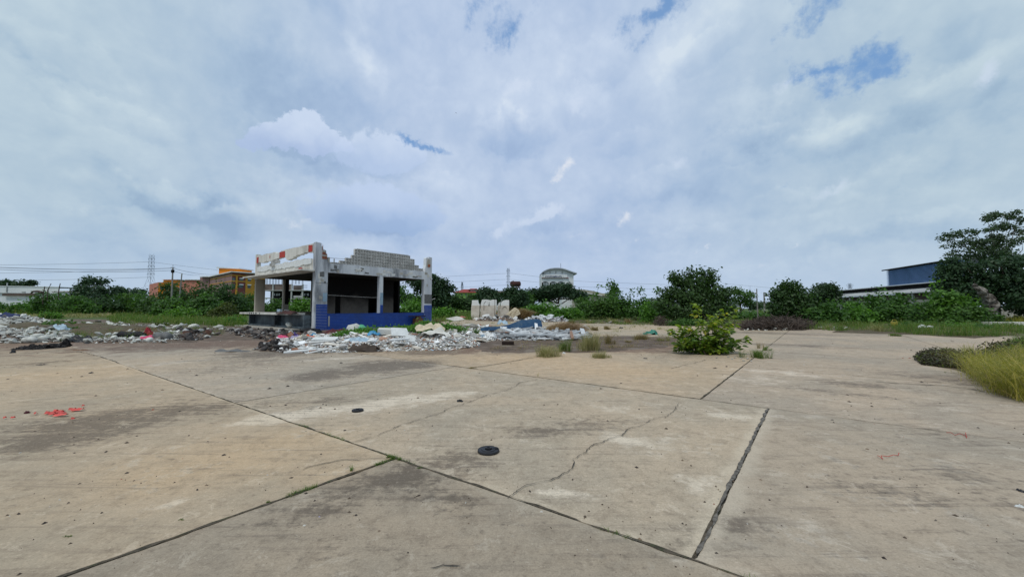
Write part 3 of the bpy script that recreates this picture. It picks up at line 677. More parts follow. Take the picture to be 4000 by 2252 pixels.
# left pier and far facade
bx('left_pier', 'beige_plaster', .0, .72, 10.70, 10.95, .0, 4.03)
ragged('left_pier_top', 'concrete_light', 'x', .0, .3, 10.62, 10.98, 4.2, 6.12, 0, .02, 3, 8)
bx('back_post', 'beige_plaster', 2.17, 2.62, 10.66, 10.95, 1.25, 4.10)
bx('back_post_soot', 'soot', 2.30, 2.62, 10.655, 10.659, 1.9, 4.10)
bx('back_sill_wall', 'beige_plaster', .72, 4.66, 10.70, 10.95, .1, 1.24)
bx('back_wall', 'beige_plaster', 4.66, LA, 10.70, 10.95, .1, 4.1)
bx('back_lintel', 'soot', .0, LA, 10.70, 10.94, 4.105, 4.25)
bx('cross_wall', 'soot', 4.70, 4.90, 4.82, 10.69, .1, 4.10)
# partition with two doorways (lower part still pale, upper part sooted)
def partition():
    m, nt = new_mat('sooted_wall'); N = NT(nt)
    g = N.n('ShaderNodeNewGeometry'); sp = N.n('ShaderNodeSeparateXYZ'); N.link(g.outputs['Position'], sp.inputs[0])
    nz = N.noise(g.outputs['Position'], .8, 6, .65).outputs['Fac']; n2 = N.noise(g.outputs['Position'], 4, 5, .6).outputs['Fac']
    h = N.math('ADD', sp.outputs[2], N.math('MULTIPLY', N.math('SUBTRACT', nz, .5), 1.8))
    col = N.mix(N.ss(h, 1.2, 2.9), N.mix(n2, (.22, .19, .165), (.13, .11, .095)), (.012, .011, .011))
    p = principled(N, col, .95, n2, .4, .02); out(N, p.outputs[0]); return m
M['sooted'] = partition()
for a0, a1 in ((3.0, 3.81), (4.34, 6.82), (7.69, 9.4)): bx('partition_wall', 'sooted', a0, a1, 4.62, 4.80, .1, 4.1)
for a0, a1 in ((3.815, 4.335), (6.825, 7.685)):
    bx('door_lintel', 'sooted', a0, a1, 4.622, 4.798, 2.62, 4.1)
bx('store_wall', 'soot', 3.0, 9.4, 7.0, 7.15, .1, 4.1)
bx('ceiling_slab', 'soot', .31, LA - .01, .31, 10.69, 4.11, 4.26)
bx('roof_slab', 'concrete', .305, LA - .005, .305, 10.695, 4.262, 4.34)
# right side wall with its window opening
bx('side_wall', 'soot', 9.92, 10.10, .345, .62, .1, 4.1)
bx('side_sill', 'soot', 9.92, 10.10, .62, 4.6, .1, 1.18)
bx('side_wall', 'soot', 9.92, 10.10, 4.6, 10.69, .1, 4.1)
bx('side_beam', 'paint_white', 9.9, 10.11, .345, 10.69, 4.345, 4.65)
# open left front: canopy, beams, counter
MB().prism([(.05, 4.06), (11.0, 4.06), (11.0, 4.15), (.05, 4.15)], -.9, .302, 'x').build('canopy', M['concrete_light'], shop)
ragged('fascia_wall', 'concrete_light', 'x', .0, .26, .345, 10.61, 4.155, lambda t: 4.98 + .06 * math.sin(t * 9), 0, .14, 21, 70, sharp=1.6)
ragged('fascia_plaster', 'foam_white', 'x', -.06, -.002, .5, 10.3, lambda t: 4.58, lambda t: 4.98, .16, .10, 24, 70, sharp=1.9)
ragged('broken_top_beam', 'concrete_light', 'x', -.02, .26, .345, 10.61, lambda t: 5.38 + .06 * math.sin(t * 14) - (.12 if .3 < t < .42 else 0), lambda t: 5.98 - (.12 if .52 < t < .62 else 0), .10, .05, 31, 80, sharp=2.0)
for b0, b1, z0, z1 in ((10.2, 10.6, 5.35, 5.85), (7.75, 7.83, 5.55, 5.78), (4.9, 5.9, 5.42, 5.88), (.42, 1.0, 5.45, 5.9), (1.9, 2.5, 4.28, 4.42), (8.3, 9.0, 4.16, 4.3), (9.8, 10.3, 4.16, 4.28)):
    ragged('red_paint_patch', 'red_paint', 'x', -.044, -.037, b0, b1, z0, z1, .02, .03, b0, 10)
for i in range(26):
    b = rs.uniform(.5, 10.4); s_ = rs.uniform(.05, .2)
    MB().prism([(b, 4.152), (b + s_ * 2, 4.152), (b + s_ * 1.6, 4.152 + s_ * .6), (b + s_ * .5, 4.152 + s_ * .8)], -.35 + rs.uniform(-.3, .1), -.06, 'x').build('plaster_lump', M['concrete_light'] if rs.random() < .7 else M['concrete'], shop)
bx('counter_top', 'concrete_light', -.9, .25, 1.9, 11.4, 1.08, 1.22)
bx('counter_back', 'metal_panel', -.05, .02, .45, 10.69, .14, 1.06)
for b in (.45, 5.3, 10.5): bx('counter_support', 'metal_panel', -.45, -.06, b, b + .16, .14, 1.075)
MB().box(-.43, -.39, .64, 10.45, .14, .28).build('counter_kerb', M['metal_panel'], shop)
for b0, b1 in ((9.0, 9.3), (9.5, 9.75), (9.9, 10.2), (10.35, 10.6), (8.3, 8.5)):
    bx('dark_mark', 'black_plastic', -.905, -.901, b0 - 1.4, b1 - 1.4, 1.11, 1.20)
for k in range(22):                                         # spalled and scorched patches, slightly proud of the paint
    a = rs.uniform(1.0, 8.9); z = rs.uniform(4.08, 4.5); w = rs.uniform(.12, .6); h = rs.uniform(.06, .2)
    ragged('spalled_patch', ['concrete', 'cloth_grey', 'concrete_light', 'foam_white'][k % 4], 'y', -.010 - .0004 * k, -.001, a, a + w, z, z + h, .06, .06, k * 1.7, 12, sharp=9)
for k in range(12):
    a0, a1 = ((.05, .8), (9.32, 10.05))[k % 2]; z = rs.uniform(2.1, 5.4 if k % 2 == 0 else 5.0); w = rs.uniform(.1, .35); a = rs.uniform(a0, a1 - w)
    ragged('spalled_patch', ['concrete', 'cloth_grey', 'concrete_light'][k % 3], 'y', -.027 - .0004 * k, -.0205, a, a + w, z, z + rs.uniform(.08, .4), .05, .05, k * 2.3, 10, sharp=9)
# vent blocks standing on the beam
def vent_mesh():
    m = MB(); w, h, d, t = .218, .236, .19, .030
    m.box(0, w, 0, d, 0, t); m.box(0, w, 0, d, h - t, h); m.box(0, t * .8, 0, d, t, h - t); m.box(w - t * .8, w, 0, d, t, h - t)
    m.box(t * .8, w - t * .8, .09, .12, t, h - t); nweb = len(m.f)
    m.box(t, w * .62, .01, d - .01, h * .46, h * .56); m.box(w * .62, w * .76, .01, d - .01, h * .28, h * .74); m.box(w * .3, w * .44, .01, d - .01, t, h * .36); m.box(w * .3, w * .44, .01, d - .01, h * .66, h - t)
    me = m.mesh('vent_block', M['vent']); me.materials.append(M['soot'])  # black web paints recess shade, along with fire soot, into the openings
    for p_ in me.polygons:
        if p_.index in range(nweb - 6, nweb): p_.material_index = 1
    return me
M['vent'] = surf('vent', (.66, .65, .63), (.50, .49, .47), 3, .9, .3, 20, (.25, .24, .22), .5)
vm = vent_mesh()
rows = [(1.75, 9.15), (2.3, 8.65), (2.55, 8.2), (2.82, 8.2), (2.82, 7.84)]
nv = 0
z_base = 4.735
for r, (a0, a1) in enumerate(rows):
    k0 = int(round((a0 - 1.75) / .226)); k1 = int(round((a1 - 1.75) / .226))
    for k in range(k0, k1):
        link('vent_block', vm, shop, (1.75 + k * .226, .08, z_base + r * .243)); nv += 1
bx('vent_cap', 'vent', 3.05, 7.7, .07, .18, z_base + 5 * .243 + .002, z_base + 5 * .243 + .03)
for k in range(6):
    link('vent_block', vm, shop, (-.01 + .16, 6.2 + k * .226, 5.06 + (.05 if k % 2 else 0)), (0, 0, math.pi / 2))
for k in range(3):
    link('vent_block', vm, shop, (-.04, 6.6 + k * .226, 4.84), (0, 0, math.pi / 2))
# debris on the roof edge
bx('roof_plank', 'wood_dark', 1.0, 1.9, .35, .6, 4.72, 4.78)
bx('roof_stub', 'concrete', .9, 1.04, .1, .3, 4.71, 5.12)
bx('roof_stub', 'concrete', 1.33, 1.38, .1, .16, 4.71, 5.05)
for i in range(12):
    a = rs.uniform(.95, 1.8); MB().prism([(a, 4.71), (a + .16, 4.71), (a + .11, 4.78), (a + .03, 4.80)], .1, .25, 'y').build('rubble_lump', M['concrete'], shop)
MB().bar((1.0, .12, 5.08), (2.85, .12, 5.12), .012).build('roof_wire', M['wire'], shop)
# cords strung across
rope = [(.9, -.03, 2.46), (2.0, -.03, 2.43), (3.5, -.03, 2.38), (4.3, -.03, 2.36), (4.95, -.03, 2.39)]
tag(MB().tube([shop.matrix_basis @ Vector(p) if False else p for p in rope], .006, 5).build('rope', M['foam_white'], shop), 'pale cord strung across the big window')
MB().tube([(.0, -.06, 3.3), (.9, -.06, 3.27)], .012, 4).build('cable', M['wire'], shop)
MB().tube([(10.1, -.04, 2.3), (10.5, -.04, 2.42)], .015, 4).build('rope', M['foam_white'], shop)
shopM = Matrix.Translation((BX, BY, 0)) @ Matrix.Rotation(ANG, 4, 'Z')
def sl(a, b, z=0): return shopM @ Vector((a, b, z))
# broken brown cabinet and its dark plank leaning on the blue wall
cb = tag(empty('broken_cabinet', sl(7.9, -.42), ANG), 'brown broken wooden cabinet against the right end of the blue wall', 'cabinet')
MB().box(.0, .85, -.25, .2, .28, .33).box(.05, .8, -.2, .18, .33, .72).build('cabinet_body', M['wood_brown'], cb)
MB().box(.2, .3, -.2, .15, 0, .28).box(.62, .7, -.2, .15, 0, .28).build('leg', M['wood_brown'], cb)
MB().box(-.35, 1.05, -.22, .25, .86, .92).build('top_plank', M['wood_dark'], cb)
MB().box(.15, .6, -.2, .0, .725, .855).build('drawer', M['wood_brown'], cb)
# rusty debris hanging over the counter end

# ------------------------------------------------------------------ rubble
def hull(seed, n=14, sx=1, sy=1, sz=1, smooth=False):
    r = np.random.default_rng(seed); bm = bmesh.new()
    for _ in range(n):
        p = r.normal(size=3); p /= np.linalg.norm(p); p *= r.uniform(.75, 1.05)
        bm.verts.new((p[0] * sx * .5, p[1] * sy * .5, p[2] * sz * .5))
    res = bmesh.ops.convex_hull(bm, input=bm.verts)
    bmesh.ops.delete(bm, geom=list({g for g in res['geom_interior'] + res['geom_unused'] if isinstance(g, bmesh.types.BMVert)}), context='VERTS')
    me = bpy.data.meshes.new('chunk'); bm.to_mesh(me); bm.free()
    if smooth: me.shade_smooth()
    return me
def plate(seed):
    r = np.random.default_rng(seed); n = int(r.integers(4, 7)); a = np.sort(r.uniform(0, 6.28, n)); o = [(math.cos(t) * r.uniform(.35, .55), math.sin(t) * r.uniform(.25, .5)) for t in a]
    return MB().prism(o, -.045, .045, 'z').mesh('plate', None)
def sack(seed):
    r = np.random.default_rng(seed); bm = bmesh.new(); bmesh.ops.create_icosphere(bm, subdivisions=2, radius=.5)
    for v in bm.verts:
        c = v.co * 2.2 + Vector((seed, 0, 0)); v.co *= 1 + .42 * noise.noise(c) + .15 * noise.noise(c * 2.7); v.co.z *= .6
    me = bpy.data.meshes.new('sack'); bm.to_mesh(me); bm.free(); me.shade_smooth(); return me
def plank(seed):
    r = np.random.default_rng(seed); return MB().prism([(-.5, -.07), (.5, -.08), (.47, .06), (.1, .08), (-.48, .07)], -.03, .03, 'z').mesh('slat', None)
M['rubble_dust'] = surf('rubble_dust', (.46, .43, .38), (.28, .25, .21), 5, .95, 1.0, 22, (.16, .12, .10), .5)
SH = {'chunk': [hull(s, 13, 1, .8, .6) for s in range(6)], 'plate': [plate(s) for s in range(8)], 'sack': [sack(s) for s in range(5)], 'slat': [plank(s) for s in range(3)]}
_variants = {}
def shape_with(kind, i, mat):
    key = (kind, i, mat)
    if key not in _variants:
        me = SH[kind][i].copy(); me.materials.clear(); me.materials.append(M[mat]); me.name = kind; _variants[key] = me
    return _variants[key]
NAME = {'chunk': 'concrete_chunk', 'plate': 'tile_shard', 'sack': 'stone', 'slat': 'slat'}
def pt_in(poly, x, y):
    c = False; j = len(poly) - 1
    for i in range(len(poly)):
        if (poly[i][1] > y) != (poly[j][1] > y) and x < (poly[j][0] - poly[i][0]) * (y - poly[i][1]) / (poly[j][1] - poly[i][1]) + poly[i][0]: c = not c
        j = i
    return c
def pile(name, label, cat, poly, mix, tone, n_part, n_stuff, smin, smax, hmax, seed, mound_mat='earth', tilt=.35, group=None, hump=None):
    """scatter of broken pieces on a low mound: the large ones are objects, the small ones one mesh"""
    r = np.random.default_rng(seed)
    xs = [p[0] for p in poly]; ys = [p[1] for p in poly]
    cx, cy = sum(xs) / len(xs), sum(ys) / len(ys)
    o = G(cx, cy); root = tag(empty(name, (o[0], o[1], 0)), label, cat, group)
    W_ = [Vector((*G(x, y), 0)) for x, y in poly]; cen = Vector((o[0], o[1], 0))
    def height(p):
        # distance to outline decides the mound height
        dmin = 1e9
        for a_, b_ in zip(W_, W_[1:] + W_[:1]):
            ab = b_ - a_; t = max(0, min(1, (p - a_).dot(ab) / max(ab.length_squared, 1e-9))); dmin = min(dmin, (p - a_ - ab * t).length)
        k = min(dmin / max(hmax * 2.2, .3), 1); k = k * k * (3 - 2 * k)
        return hmax * k * (.55 + .65 * noise.noise(Vector((p.x * .7, p.y * .7, seed))) + .25 * noise.noise(Vector((p.x * 2.1, p.y * 2.1, seed))))
    def sample():
        while True:
            x, y = r.uniform(min(xs), max(xs)), r.uniform(min(ys), max(ys))
            if pt_in(poly, x, y): return Vector((*G(x, y), 0))
    # mound under the pieces
    gx = np.linspace(min(p.x for p in W_), max(p.x for p in W_), 34); gy = np.linspace(min(p.y for p in W_), max(p.y for p in W_), 34)
    wp = [(p.x, p.y) for p in W_]
    vs, fs, idx = [], [], {}
    for i, x in enumerate(gx):
        for j, y in enumerate(gy):
            ins = pt_in(wp, x, y); h = max(height(Vector((x, y, 0))), .004) if ins else -.03
            idx[i, j] = len(vs); vs.append((x - o[0], y - o[1], h * .92))
    for i in range(33):
        for j in range(33):
            q = [idx[i, j], idx[i + 1, j], idx[i + 1, j + 1], idx[i, j + 1]]
            if sum(vs[k][2] > 0 for k in q) >= 2: fs.append(tuple(q))
    if mound_mat: MB().add(vs, fs).build('mound', M[mound_mat], root, smooth=True)
    kinds = [k for k, _ in mix]; wts = np.array([w for _, w in mix], float); wts /= wts.sum()
    V, Fs, nv_ = [], {}, 0
    for i in range(n_part + n_stuff):
        p = sample(); k = kinds[int(r.choice(len(kinds), p=wts))]; v = int(r.integers(len(SH[k])))
        big = i < n_part
        s = (smin + (smax - smin) * r.random() ** 2.2) if big else r.uniform(smin * .35, smin * 1.1)
        if k == 'slat': s *= 1.7
        h = max(height(p), 0)
        loc = p + Vector((0, 0, h + s * (.10 if k in ('plate', 'slat') else .18)))
        rot = (r.normal() * tilt, r.normal() * tilt, r.uniform(0, 6.28))
        if k == 'sack': s *= .7
        scl = Vector((s * r.uniform(.8, 1.25), s * r.uniform(.6, 1.1), s * r.uniform(.7, 1.1)))
        if big:
            link(NAME[k], shape_with(k, v, 'rub_' + tone), root, (loc.x - o[0], loc.y - o[1], loc.z), rot, scl)
        else:
            me = SH[k][v] if k != 'sack' else SH['chunk'][v]
            from mathutils import Euler
            mt = Matrix.LocRotScale(loc - cen, Euler(rot), scl)
            vv = [tuple(mt @ q.co) for q in me.vertices]
            for f in me.polygons: Fs.setdefault(0, []).append(tuple(a + nv_ for a in f.vertices))
            V += vv; nv_ += len(vv)
    if n_stuff:
        me = bpy.data.meshes.new('small_debris'); me.from_pydata(V, [], Fs[0]); me.materials.append(M['rubs_' + tone])
        tag(link('small_debris', me, root), kind='stuff')
    return root, height
piles = {}
piles['front'] = pile('rubble_pile', 'long white rubble pile of tile shards in front of the blue wall', 'rubble pile',
    [(1010, 1352), (1080, 1372), (1200, 1378), (1420, 1374), (1600, 1370), (1760, 1368), (1870, 1352), (1880, 1335), (1800, 1322), (1700, 1312), (1480, 1306), (1300, 1310), (1180, 1318), (1080, 1328)],
    [('plate', 7), ('chunk', 2.2), ('slat', 1), ('sack', .3)], 'mix', 300, 6500, .16, .62, .30, 11, 'rubble_dust', .22)
piles['mid'] = pile('rubble_pile', 'grey rubble pile right of the shop, around the fallen blue wall slab', 'rubble pile',
    [(1720, 1330), (1850, 1340), (1980, 1330), (2060, 1300), (2000, 1284), (1880, 1276), (1760, 1278), (1700, 1296)],
    [('plate', 3), ('chunk', 4), ('slat', .5)], 'mix', 200, 2600, .16, .6, .22, 12, 'rubble_dust', .25)
piles['slats'] = pile('slat_pile', 'heap of flat grey roofing slats in front of the fallen blue slab', 'slat pile',
    [(1930, 1328), (2120, 1332), (2290, 1328), (2310, 1312), (2260, 1296), (2090, 1292), (1960, 1300), (1900, 1316)],
    [('slat', 5), ('plate', 2)], 'slat', 280, 1300, .3, .95, .22, 13, tilt=.16)
piles['burnt'] = pile('burnt_pile', 'sooty trash and burnt scraps in front of the open counter', 'burnt pile',
    [(985, 1366), (1120, 1378), (1120, 1352), (1180, 1325), (1190, 1306), (1000, 1296), (900, 1290), (860, 1300), (960, 1318), (1090, 1330)],
    [('chunk', 3), ('sack', 3), ('plate', 2)], 'burn', 200, 1500, .14, .5, .16, 14)
piles['left'] = pile('rubble_pile', 'heap of pale bags and stones at the lower left edge of the yard', 'rubble pile',
    [(-120, 1338), (60, 1340), (200, 1336), (330, 1335), (345, 1318), (260, 1302), (130, 1296), (-60, 1296), (-160, 1310)],
    [('sack', 2.5), ('chunk', 4), ('plate', 3)], 'pale', 290, 2600, .18, .62, .5, 15, tilt=.25)
piles['left_back'] = pile('rubble_pile', 'grey rubble mound farther back at the left edge under the hedge', 'rubble pile',
    [(-100, 1275), (80, 1278), (190, 1268), (185, 1250), (80, 1240), (-80, 1238)],
    [('sack', 1.5), ('chunk', 4), ('plate', 3)], 'pale', 260, 2200, .35, 1.1, .75, 16, tilt=.25)
piles['left_mid'] = pile('rubble_strip', 'loose strip of pale stones and scraps beside the black roll', 'rubble strip',
    [(330, 1340), (480, 1340), (640, 1338), (800, 1322), (860, 1310), (760, 1296), (600, 1306), (460, 1305), (360, 1316)],
    [('sack', 2), ('chunk', 3), ('plate', 3)], 'pale', 200, 1600, .13, .5, .15, 17)
piles['charred'] = pile('burnt_pile', 'brown and black charred litter right of the grey bundle', 'burnt pile',
    [(660, 1330), (780, 1330), (860, 1312), (840, 1298), (700, 1294), (650, 1308)],
    [('chunk', 3), ('sack', 3), ('plate', 2)], 'burn', 90, 600, .15, .6, .28, 18)
piles['scatter'] = pile('rubble_strip', 'thin scatter of stones across the bare soil behind the black roll', 'rubble strip',
    [(230, 1262), (420, 1262), (700, 1272), (900, 1285), (930, 1296), (760, 1288), (430, 1292), (240, 1276)],
    [('sack', 2), ('chunk', 3), ('plate', 3)], 'pale', 110, 400, .2, 1.0, .04, 19, mound_mat=None)
piles['wall_foot'] = pile('rubble_pile', 'white rubble heap at the foot of the pale wall slabs', 'rubble pile',
    [(1850, 1252), (1940, 1254), (2030, 1254), (2040, 1244), (1950, 1236), (1870, 1238)],
    [('plate', 3), ('chunk', 4)], 'mix', 110, 500, .3, 1.3, .6, 20)
piles['far'] = pile('rubble_pile', 'low grey rubble heap in front of the bright green hedge', 'rubble pile',
    [(2050, 1256), (2160, 1258), (2230, 1254), (2140, 1243), (2060, 1242)],
    [('plate', 3), ('chunk', 4)], 'slat', 110, 400, .3, 1.3, .4, 21)
piles['right_bits'] = pile('rubble_strip', 'white and teal scraps along the brushwood heap', 'rubble strip',
    [(2900, 1290), (3080, 1292), (3080, 1284), (2910, 1280)], [('plate', 2), ('chunk', 3)], 'pale', 30, 60, .15, .5, .02, 22, mound_mat=None)
piles['apron'] = pile('rubble_strip', 'bits of grey stone lying round the foot of the counter', 'rubble strip',
    [(900, 1300), (1180, 1312), (1240, 1304), (1180, 1296), (960, 1284), (890, 1288)], [('sack', 2), ('chunk', 3), ('plate', 1)], 'burn', 90, 400, .15, .6, .08, 23)
piles['verge'] = pile('rubble_strip', 'pale litter scattered along the grassy edge of the far slabs', 'rubble strip',
    [(2290, 1262), (2900, 1270), (3330, 1290), (3300, 1283), (2900, 1262), (2300, 1254)], [('plate', 2), ('chunk', 2)], 'pale', 60, 200, .15, .6, .02, 24, mound_mat=None)

def single(name, label, cat, x, y, shape, mat, s, rot=(0, 0, 0), z=0.0, group=None, v=0):
    g = G(x, y); o = link(name, shape_with(shape, v, mat), None, (g[0], g[1], z), rot, s); return tag(o, label, cat, group)
def fabric(name, label, cat, x, y, w, d, h, mat, seed, z=0., rz=0.):
    """crumpled cloth or bag: a folded sheet with real relief"""
    g = G(x, y); n = 16; vs, fs = [], []
    for i in range(n + 1):
        for j in range(n + 1):
            a, b = i / n - .5, j / n - .5; rr = max(0, 1 - 4 * (a * a + b * b) * (.8 + .5 * noise.noise(Vector((a * 3, b * 3, seed)))))
            q = Vector((a * 5, b * 5, seed))
            vs.append((a * w * (1 + .3 * noise.noise(q)), b * d * (1 + .3 * noise.noise(q + Vector((9, 0, 0)))), h * rr ** .6 * (.65 + .7 * noise.noise(q * .7 + Vector((0, 5, 0))) + .3 * noise.noise(q * 2)) - .01))
    for i in range(n):
        for j in range(n): fs.append((i * (n + 1) + j, (i + 1) * (n + 1) + j, (i + 1) * (n + 1) + j + 1, i * (n + 1) + j + 1))
    return tag(MB().add(vs, fs).build(name, M[mat], None, True, loc=(g[0], g[1], z), rot=(0, 0, rz)), label, cat)
# notable things in and around the heaps
b_ = tag(empty('sack', (*G(1388, 1312), .18), .3), 'bulging white sack with a green patch on the rubble by the blue wall', 'sack')
link('bag', shape_with('sack', 1, 'sack_white'), b_, (0, 0, .22), (.2, .1, .3), (1.0, .7, 1.0)); link('green_patch', shape_with('sack', 2, 'sack_green'), b_, (.32, .02, .27), (.1, .3, .2), (.62, .6, .66))
fabric('cloth', 'dark red blanket crumpled at the foot of the blue wall', 'cloth', 1310, 1304, 1.2, .8, .28, 'cloth_maroon', 2, .1)
fabric('cloth', 'bright pink cloth on the burnt trash left of the rubble', 'cloth', 1102, 1338, .5, .45, .3, 'cloth_pink', 3, .12)
fabric('cloth', 'maroon clothing bundle between the pink cloth and the purple cloth', 'cloth', 1127, 1334, .75, .5, .34, 'cloth_maroon', 4, .14)
fabric('cloth', 'lilac and purple cloth right of the maroon bundle', 'cloth', 1165, 1336, .7, .45, .26, 'cloth_lilac', 5, .12)
fabric('cloth', 'small deep purple rag beside the maroon bundle', 'cloth', 1147, 1333, .3, .3, .3, 'cloth_purple', 6, .16)
fabric('cloth', 'orange strip of cloth lying across the sooty trash', 'cloth', 1208, 1338, 1.1, .22, .2, 'cloth_orange', 7, .16, -.45)
fabric('plastic_bag', 'light blue plastic scrap on top of the orange strip', 'plastic bag', 1228, 1328, .35, .25, .2, 'plastic_blue', 8, .2)
fabric('cloth', 'black cloth heap at the foot of the corner pier', 'cloth', 1210, 1300, 1.6, .8, .3, 'cloth_black', 9, .05)
fabric('cloth', 'dark brown matted carpet piece at the front edge of the rubble', 'carpet', 1422, 1372, 1.0, .45, .34, 'cloth_brown', 10, .02)
fabric('plastic_bag', 'blue and white plastic bag in the middle of the rubble', 'plastic bag', 1462, 1334, .55, .4, .22, 'plastic_blue', 11, .32)
fabric('plastic_bag', 'pale blue film draped over the rubble left of centre', 'plastic bag', 1395, 1352, 1.0, .4, .2, 'pale_blue', 12, .22)
def panel(name, label, cat, x, y, L, Wd, T, mat, rot, z, seed=1):
    g = G(x, y); o = [(-L / 2, -Wd / 2), (L * .48, -Wd / 2 * .94), (L / 2, Wd * .1), (L * .46, Wd / 2), (-L * .2, Wd * .47), (-L / 2, Wd * .42)]
    return tag(MB().prism(o, -T / 2, T / 2, 'z').build(name, M[mat], None, loc=(g[0], g[1], z), rot=rot), label, cat)
panel('board', 'long pale grey board lying flat at the front left of the rubble', 'board', 1235, 1373, 2.0, .22, .05, 'foam_white', (.1, -.06, .42), .08)
panel('board', 'thick white foam block behind the long grey board', 'foam block', 1270, 1356, .95, .35, .14, 'foam_white', (.25, 0, .05), .3)
panel('board', 'blank white panel tilted upright in the middle of the rubble', 'panel', 1560, 1340, .75, .5, .04, 'foam_white', (.75, .1, .55), .50)
panel('board', 'small white tile standing on edge at the front of the rubble', 'panel', 1602, 1352, .42, .26, .03, 'foam_white', (1.1, .2, .3), .32)
panel('slab', 'low white plaster slab lying behind the tilted white panel', 'slab', 1520, 1330, 1.0, .6, .24, 'concrete_light', (.1, .05, .2), .45)
fabric('foam_sheet', 'orange-edged cream mattress folded on top of the right rubble', 'mattress', 1680, 1320, 1.4, .8, .42, 'cream', 51, .40)
fabric('foam_sheet', 'lower cream foam layer bulging under the orange-edged mattress', 'mattress', 1700, 1330, 1.4, .7, .38, 'concrete_light', 52, .22)
single('concrete_block', 'rounded grey concrete lump at the right end of the front rubble', 'concrete block', 1795, 1340, 'chunk', 'concrete', (.75, .6, .75), (.2, .1, .4), .22, v=2)
single('concrete_block', 'square grey concrete block just right of the mattress', 'concrete block', 1765, 1312, 'chunk', 'concrete', (.85, .6, .8), (.1, 0, .2), .25, v=4)
fabric('cloth', 'small dark blue tarpaulin scrap right of the mattress', 'tarpaulin', 1733, 1308, .5, .35, .5, 'navy', 14, .2)
single('concrete_block', 'long pale broken beam lying on the rubble right of the shop', 'concrete block', 1785, 1272, 'chunk', 'concrete_light', (2.2, .9, .8), (.0, .12, .3), .6, v=3)
fabric('cloth', 'light red plastic scrap on the pale broken beam', 'plastic scrap', 1806, 1270, .6, .3, .12, 'faded_red', 15, .72)
single('concrete_block', 'grey slab lump leaning left of the fallen blue wall', 'concrete block', 1840, 1290, 'chunk', 'concrete', (1.6, .9, .6), (.1, .1, .3), .35, v=1)
fabric('plastic_bag', 'pale blue bag behind the fallen blue wall slab', 'plastic bag', 1962, 1280, .8, .6, .45, 'pale_blue', 16, .3)
# fallen blue wall slab
def fallen_wall():
    g = Vector((*G(1880, 1306), 0)); h = Vector((*G(2122, 1294), 0)); d = h - g; L = d.length; rz = math.atan2(d.y, d.x)
    root = tag(empty('fallen_wall', g, rz), 'jagged dark blue wall slab fallen on its side among the rubble', 'wall slab')
    top = [(0, .40), (.06, .52), (.14, .55), (.2, .53), (.26, .50), (.35, .58), (.45, .70), (.55, .92), (.62, 1.10), (.68, 1.18), (.76, 1.14), (.84, 1.20), (.9, 1.24), (.97, 1.18), (1, 1.0), (1.0, .35)]
    bot = [(.95, .12), (.85, .16), (.75, .06), (.66, .22), (.6, .08), (.48, .02), (.3, .04), (.2, .0), (.1, .0), (0, .05)]
    o = [(t * L, z * .60 + .14) for t, z in top + bot]
    m = MB().prism(o, 0, .16, 'y'); m.build('wall_core', M['concrete'], root, rot=(-.28, 0, 0))
    o2 = [(t * L, z * .59 + .14) for t, z in top] + [(t * L, .28 + .10 * noise.noise(Vector((t * 9, 3, 1)))) for t in (.95, .88, .8, .72, .66, .6, .5, .4, .32)] + [(.27 * L, .34), (.2 * L, .22), (.1 * L, .22), (0, .22)]
    MB().prism(o2, -.014, -.002, 'y').build('blue_plaster', M['blue_wall_old'], root, rot=(-.28, 0, 0))
fallen_wall()
fabric('plastic_sheet', 'smooth white sheet lying flat on the grey slats', 'plastic sheet', 2060, 1316, 1.4, .5, .14, 'foam_white', 17, .2)
single('concrete_block', 'grey stone at the right end of the slat heap', 'concrete block', 2130, 1300, 'chunk', 'concrete', (1.0, .6, .5), (0, .1, 0), .2, v=0)
single('concrete_block', 'pale grey block on the slabs right of the straw mound', 'concrete block', 2290, 1289, 'chunk', 'concrete_light', (1.0, .6, .7), (0, .1, .3), .2, v=5)
single('concrete_block', 'small light block between the straw mound and the pale grey block', 'concrete block', 2245, 1287, 'chunk', 'concrete_light', (.6, .5, .45), (.2, .1, .3), .15, v=2)
# brown bin-like block
bb = tag(empty('brown_block', (*G(1984, 1349), 0), .03), 'dark brown upholstered block standing alone on the bare soil', 'seat block')
MB().prism([(-.245, 0), (.245, 0), (.25, .02), (.25, .16), (.235, .175), (-.235, .175), (-.25, .16), (-.25, .02)], -.12, .12, 'y').build('cushion', M['brown_block'], bb)
MB().box(-.235, .235, -.126, -.1205, .02, .15).build('front_panel', M['wood_dark'], bb)
# left cluster
def roll(name, label, cat, p, q, r, mat, seed=0):
    p = Vector((*G(*p), r * .85)); q = Vector((*G(*q), r * .85)); pts = [p.lerp(q, t / 9) + Vector((0, 0, .12 * r * math.sin(t * 1.3))) for t in range(10)]
    return tag(MB().tube([tuple(x) for x in pts], [r * (.94 + .06 * math.sin(t * 2.1 + seed)) * (.7 if t in (0, 9) else 1) for t in range(10)], 12).build(name, M[mat], None, True), label, cat)
roll('carpet_roll', 'long jet black roll lying in the litter on the left', 'roll', (462, 1322), (566, 1322), .20, 'cloth_black')
roll('bundle', 'smoky grey bundle right of the black roll', 'bundle', (606, 1329), (664, 1330), .22, 'cloth_grey', 2)
fabric('cloth', 'pink cloth with a red top between the black roll and the grey bundle', 'cloth', 578, 1330, .7, .5, .4, 'cloth_pink', 21)
fabric('cloth', 'dark red rag behind the pink cloth near the black roll', 'cloth', 576, 1320, .6, .4, .55, 'cloth_red', 22)
fabric('tarpaulin', 'navy blue tarpaulin on the far left rubble mound', 'tarpaulin', 38, 1262, 2.0, .9, .5, 'navy', 23, .62)
fabric('plastic_sheet', 'light blue basin-like plastic sheet on the heap of pale bags', 'plastic sheet', 232, 1318, 1.1, .45, .36, 'pale_blue', 24, .42, -.3)
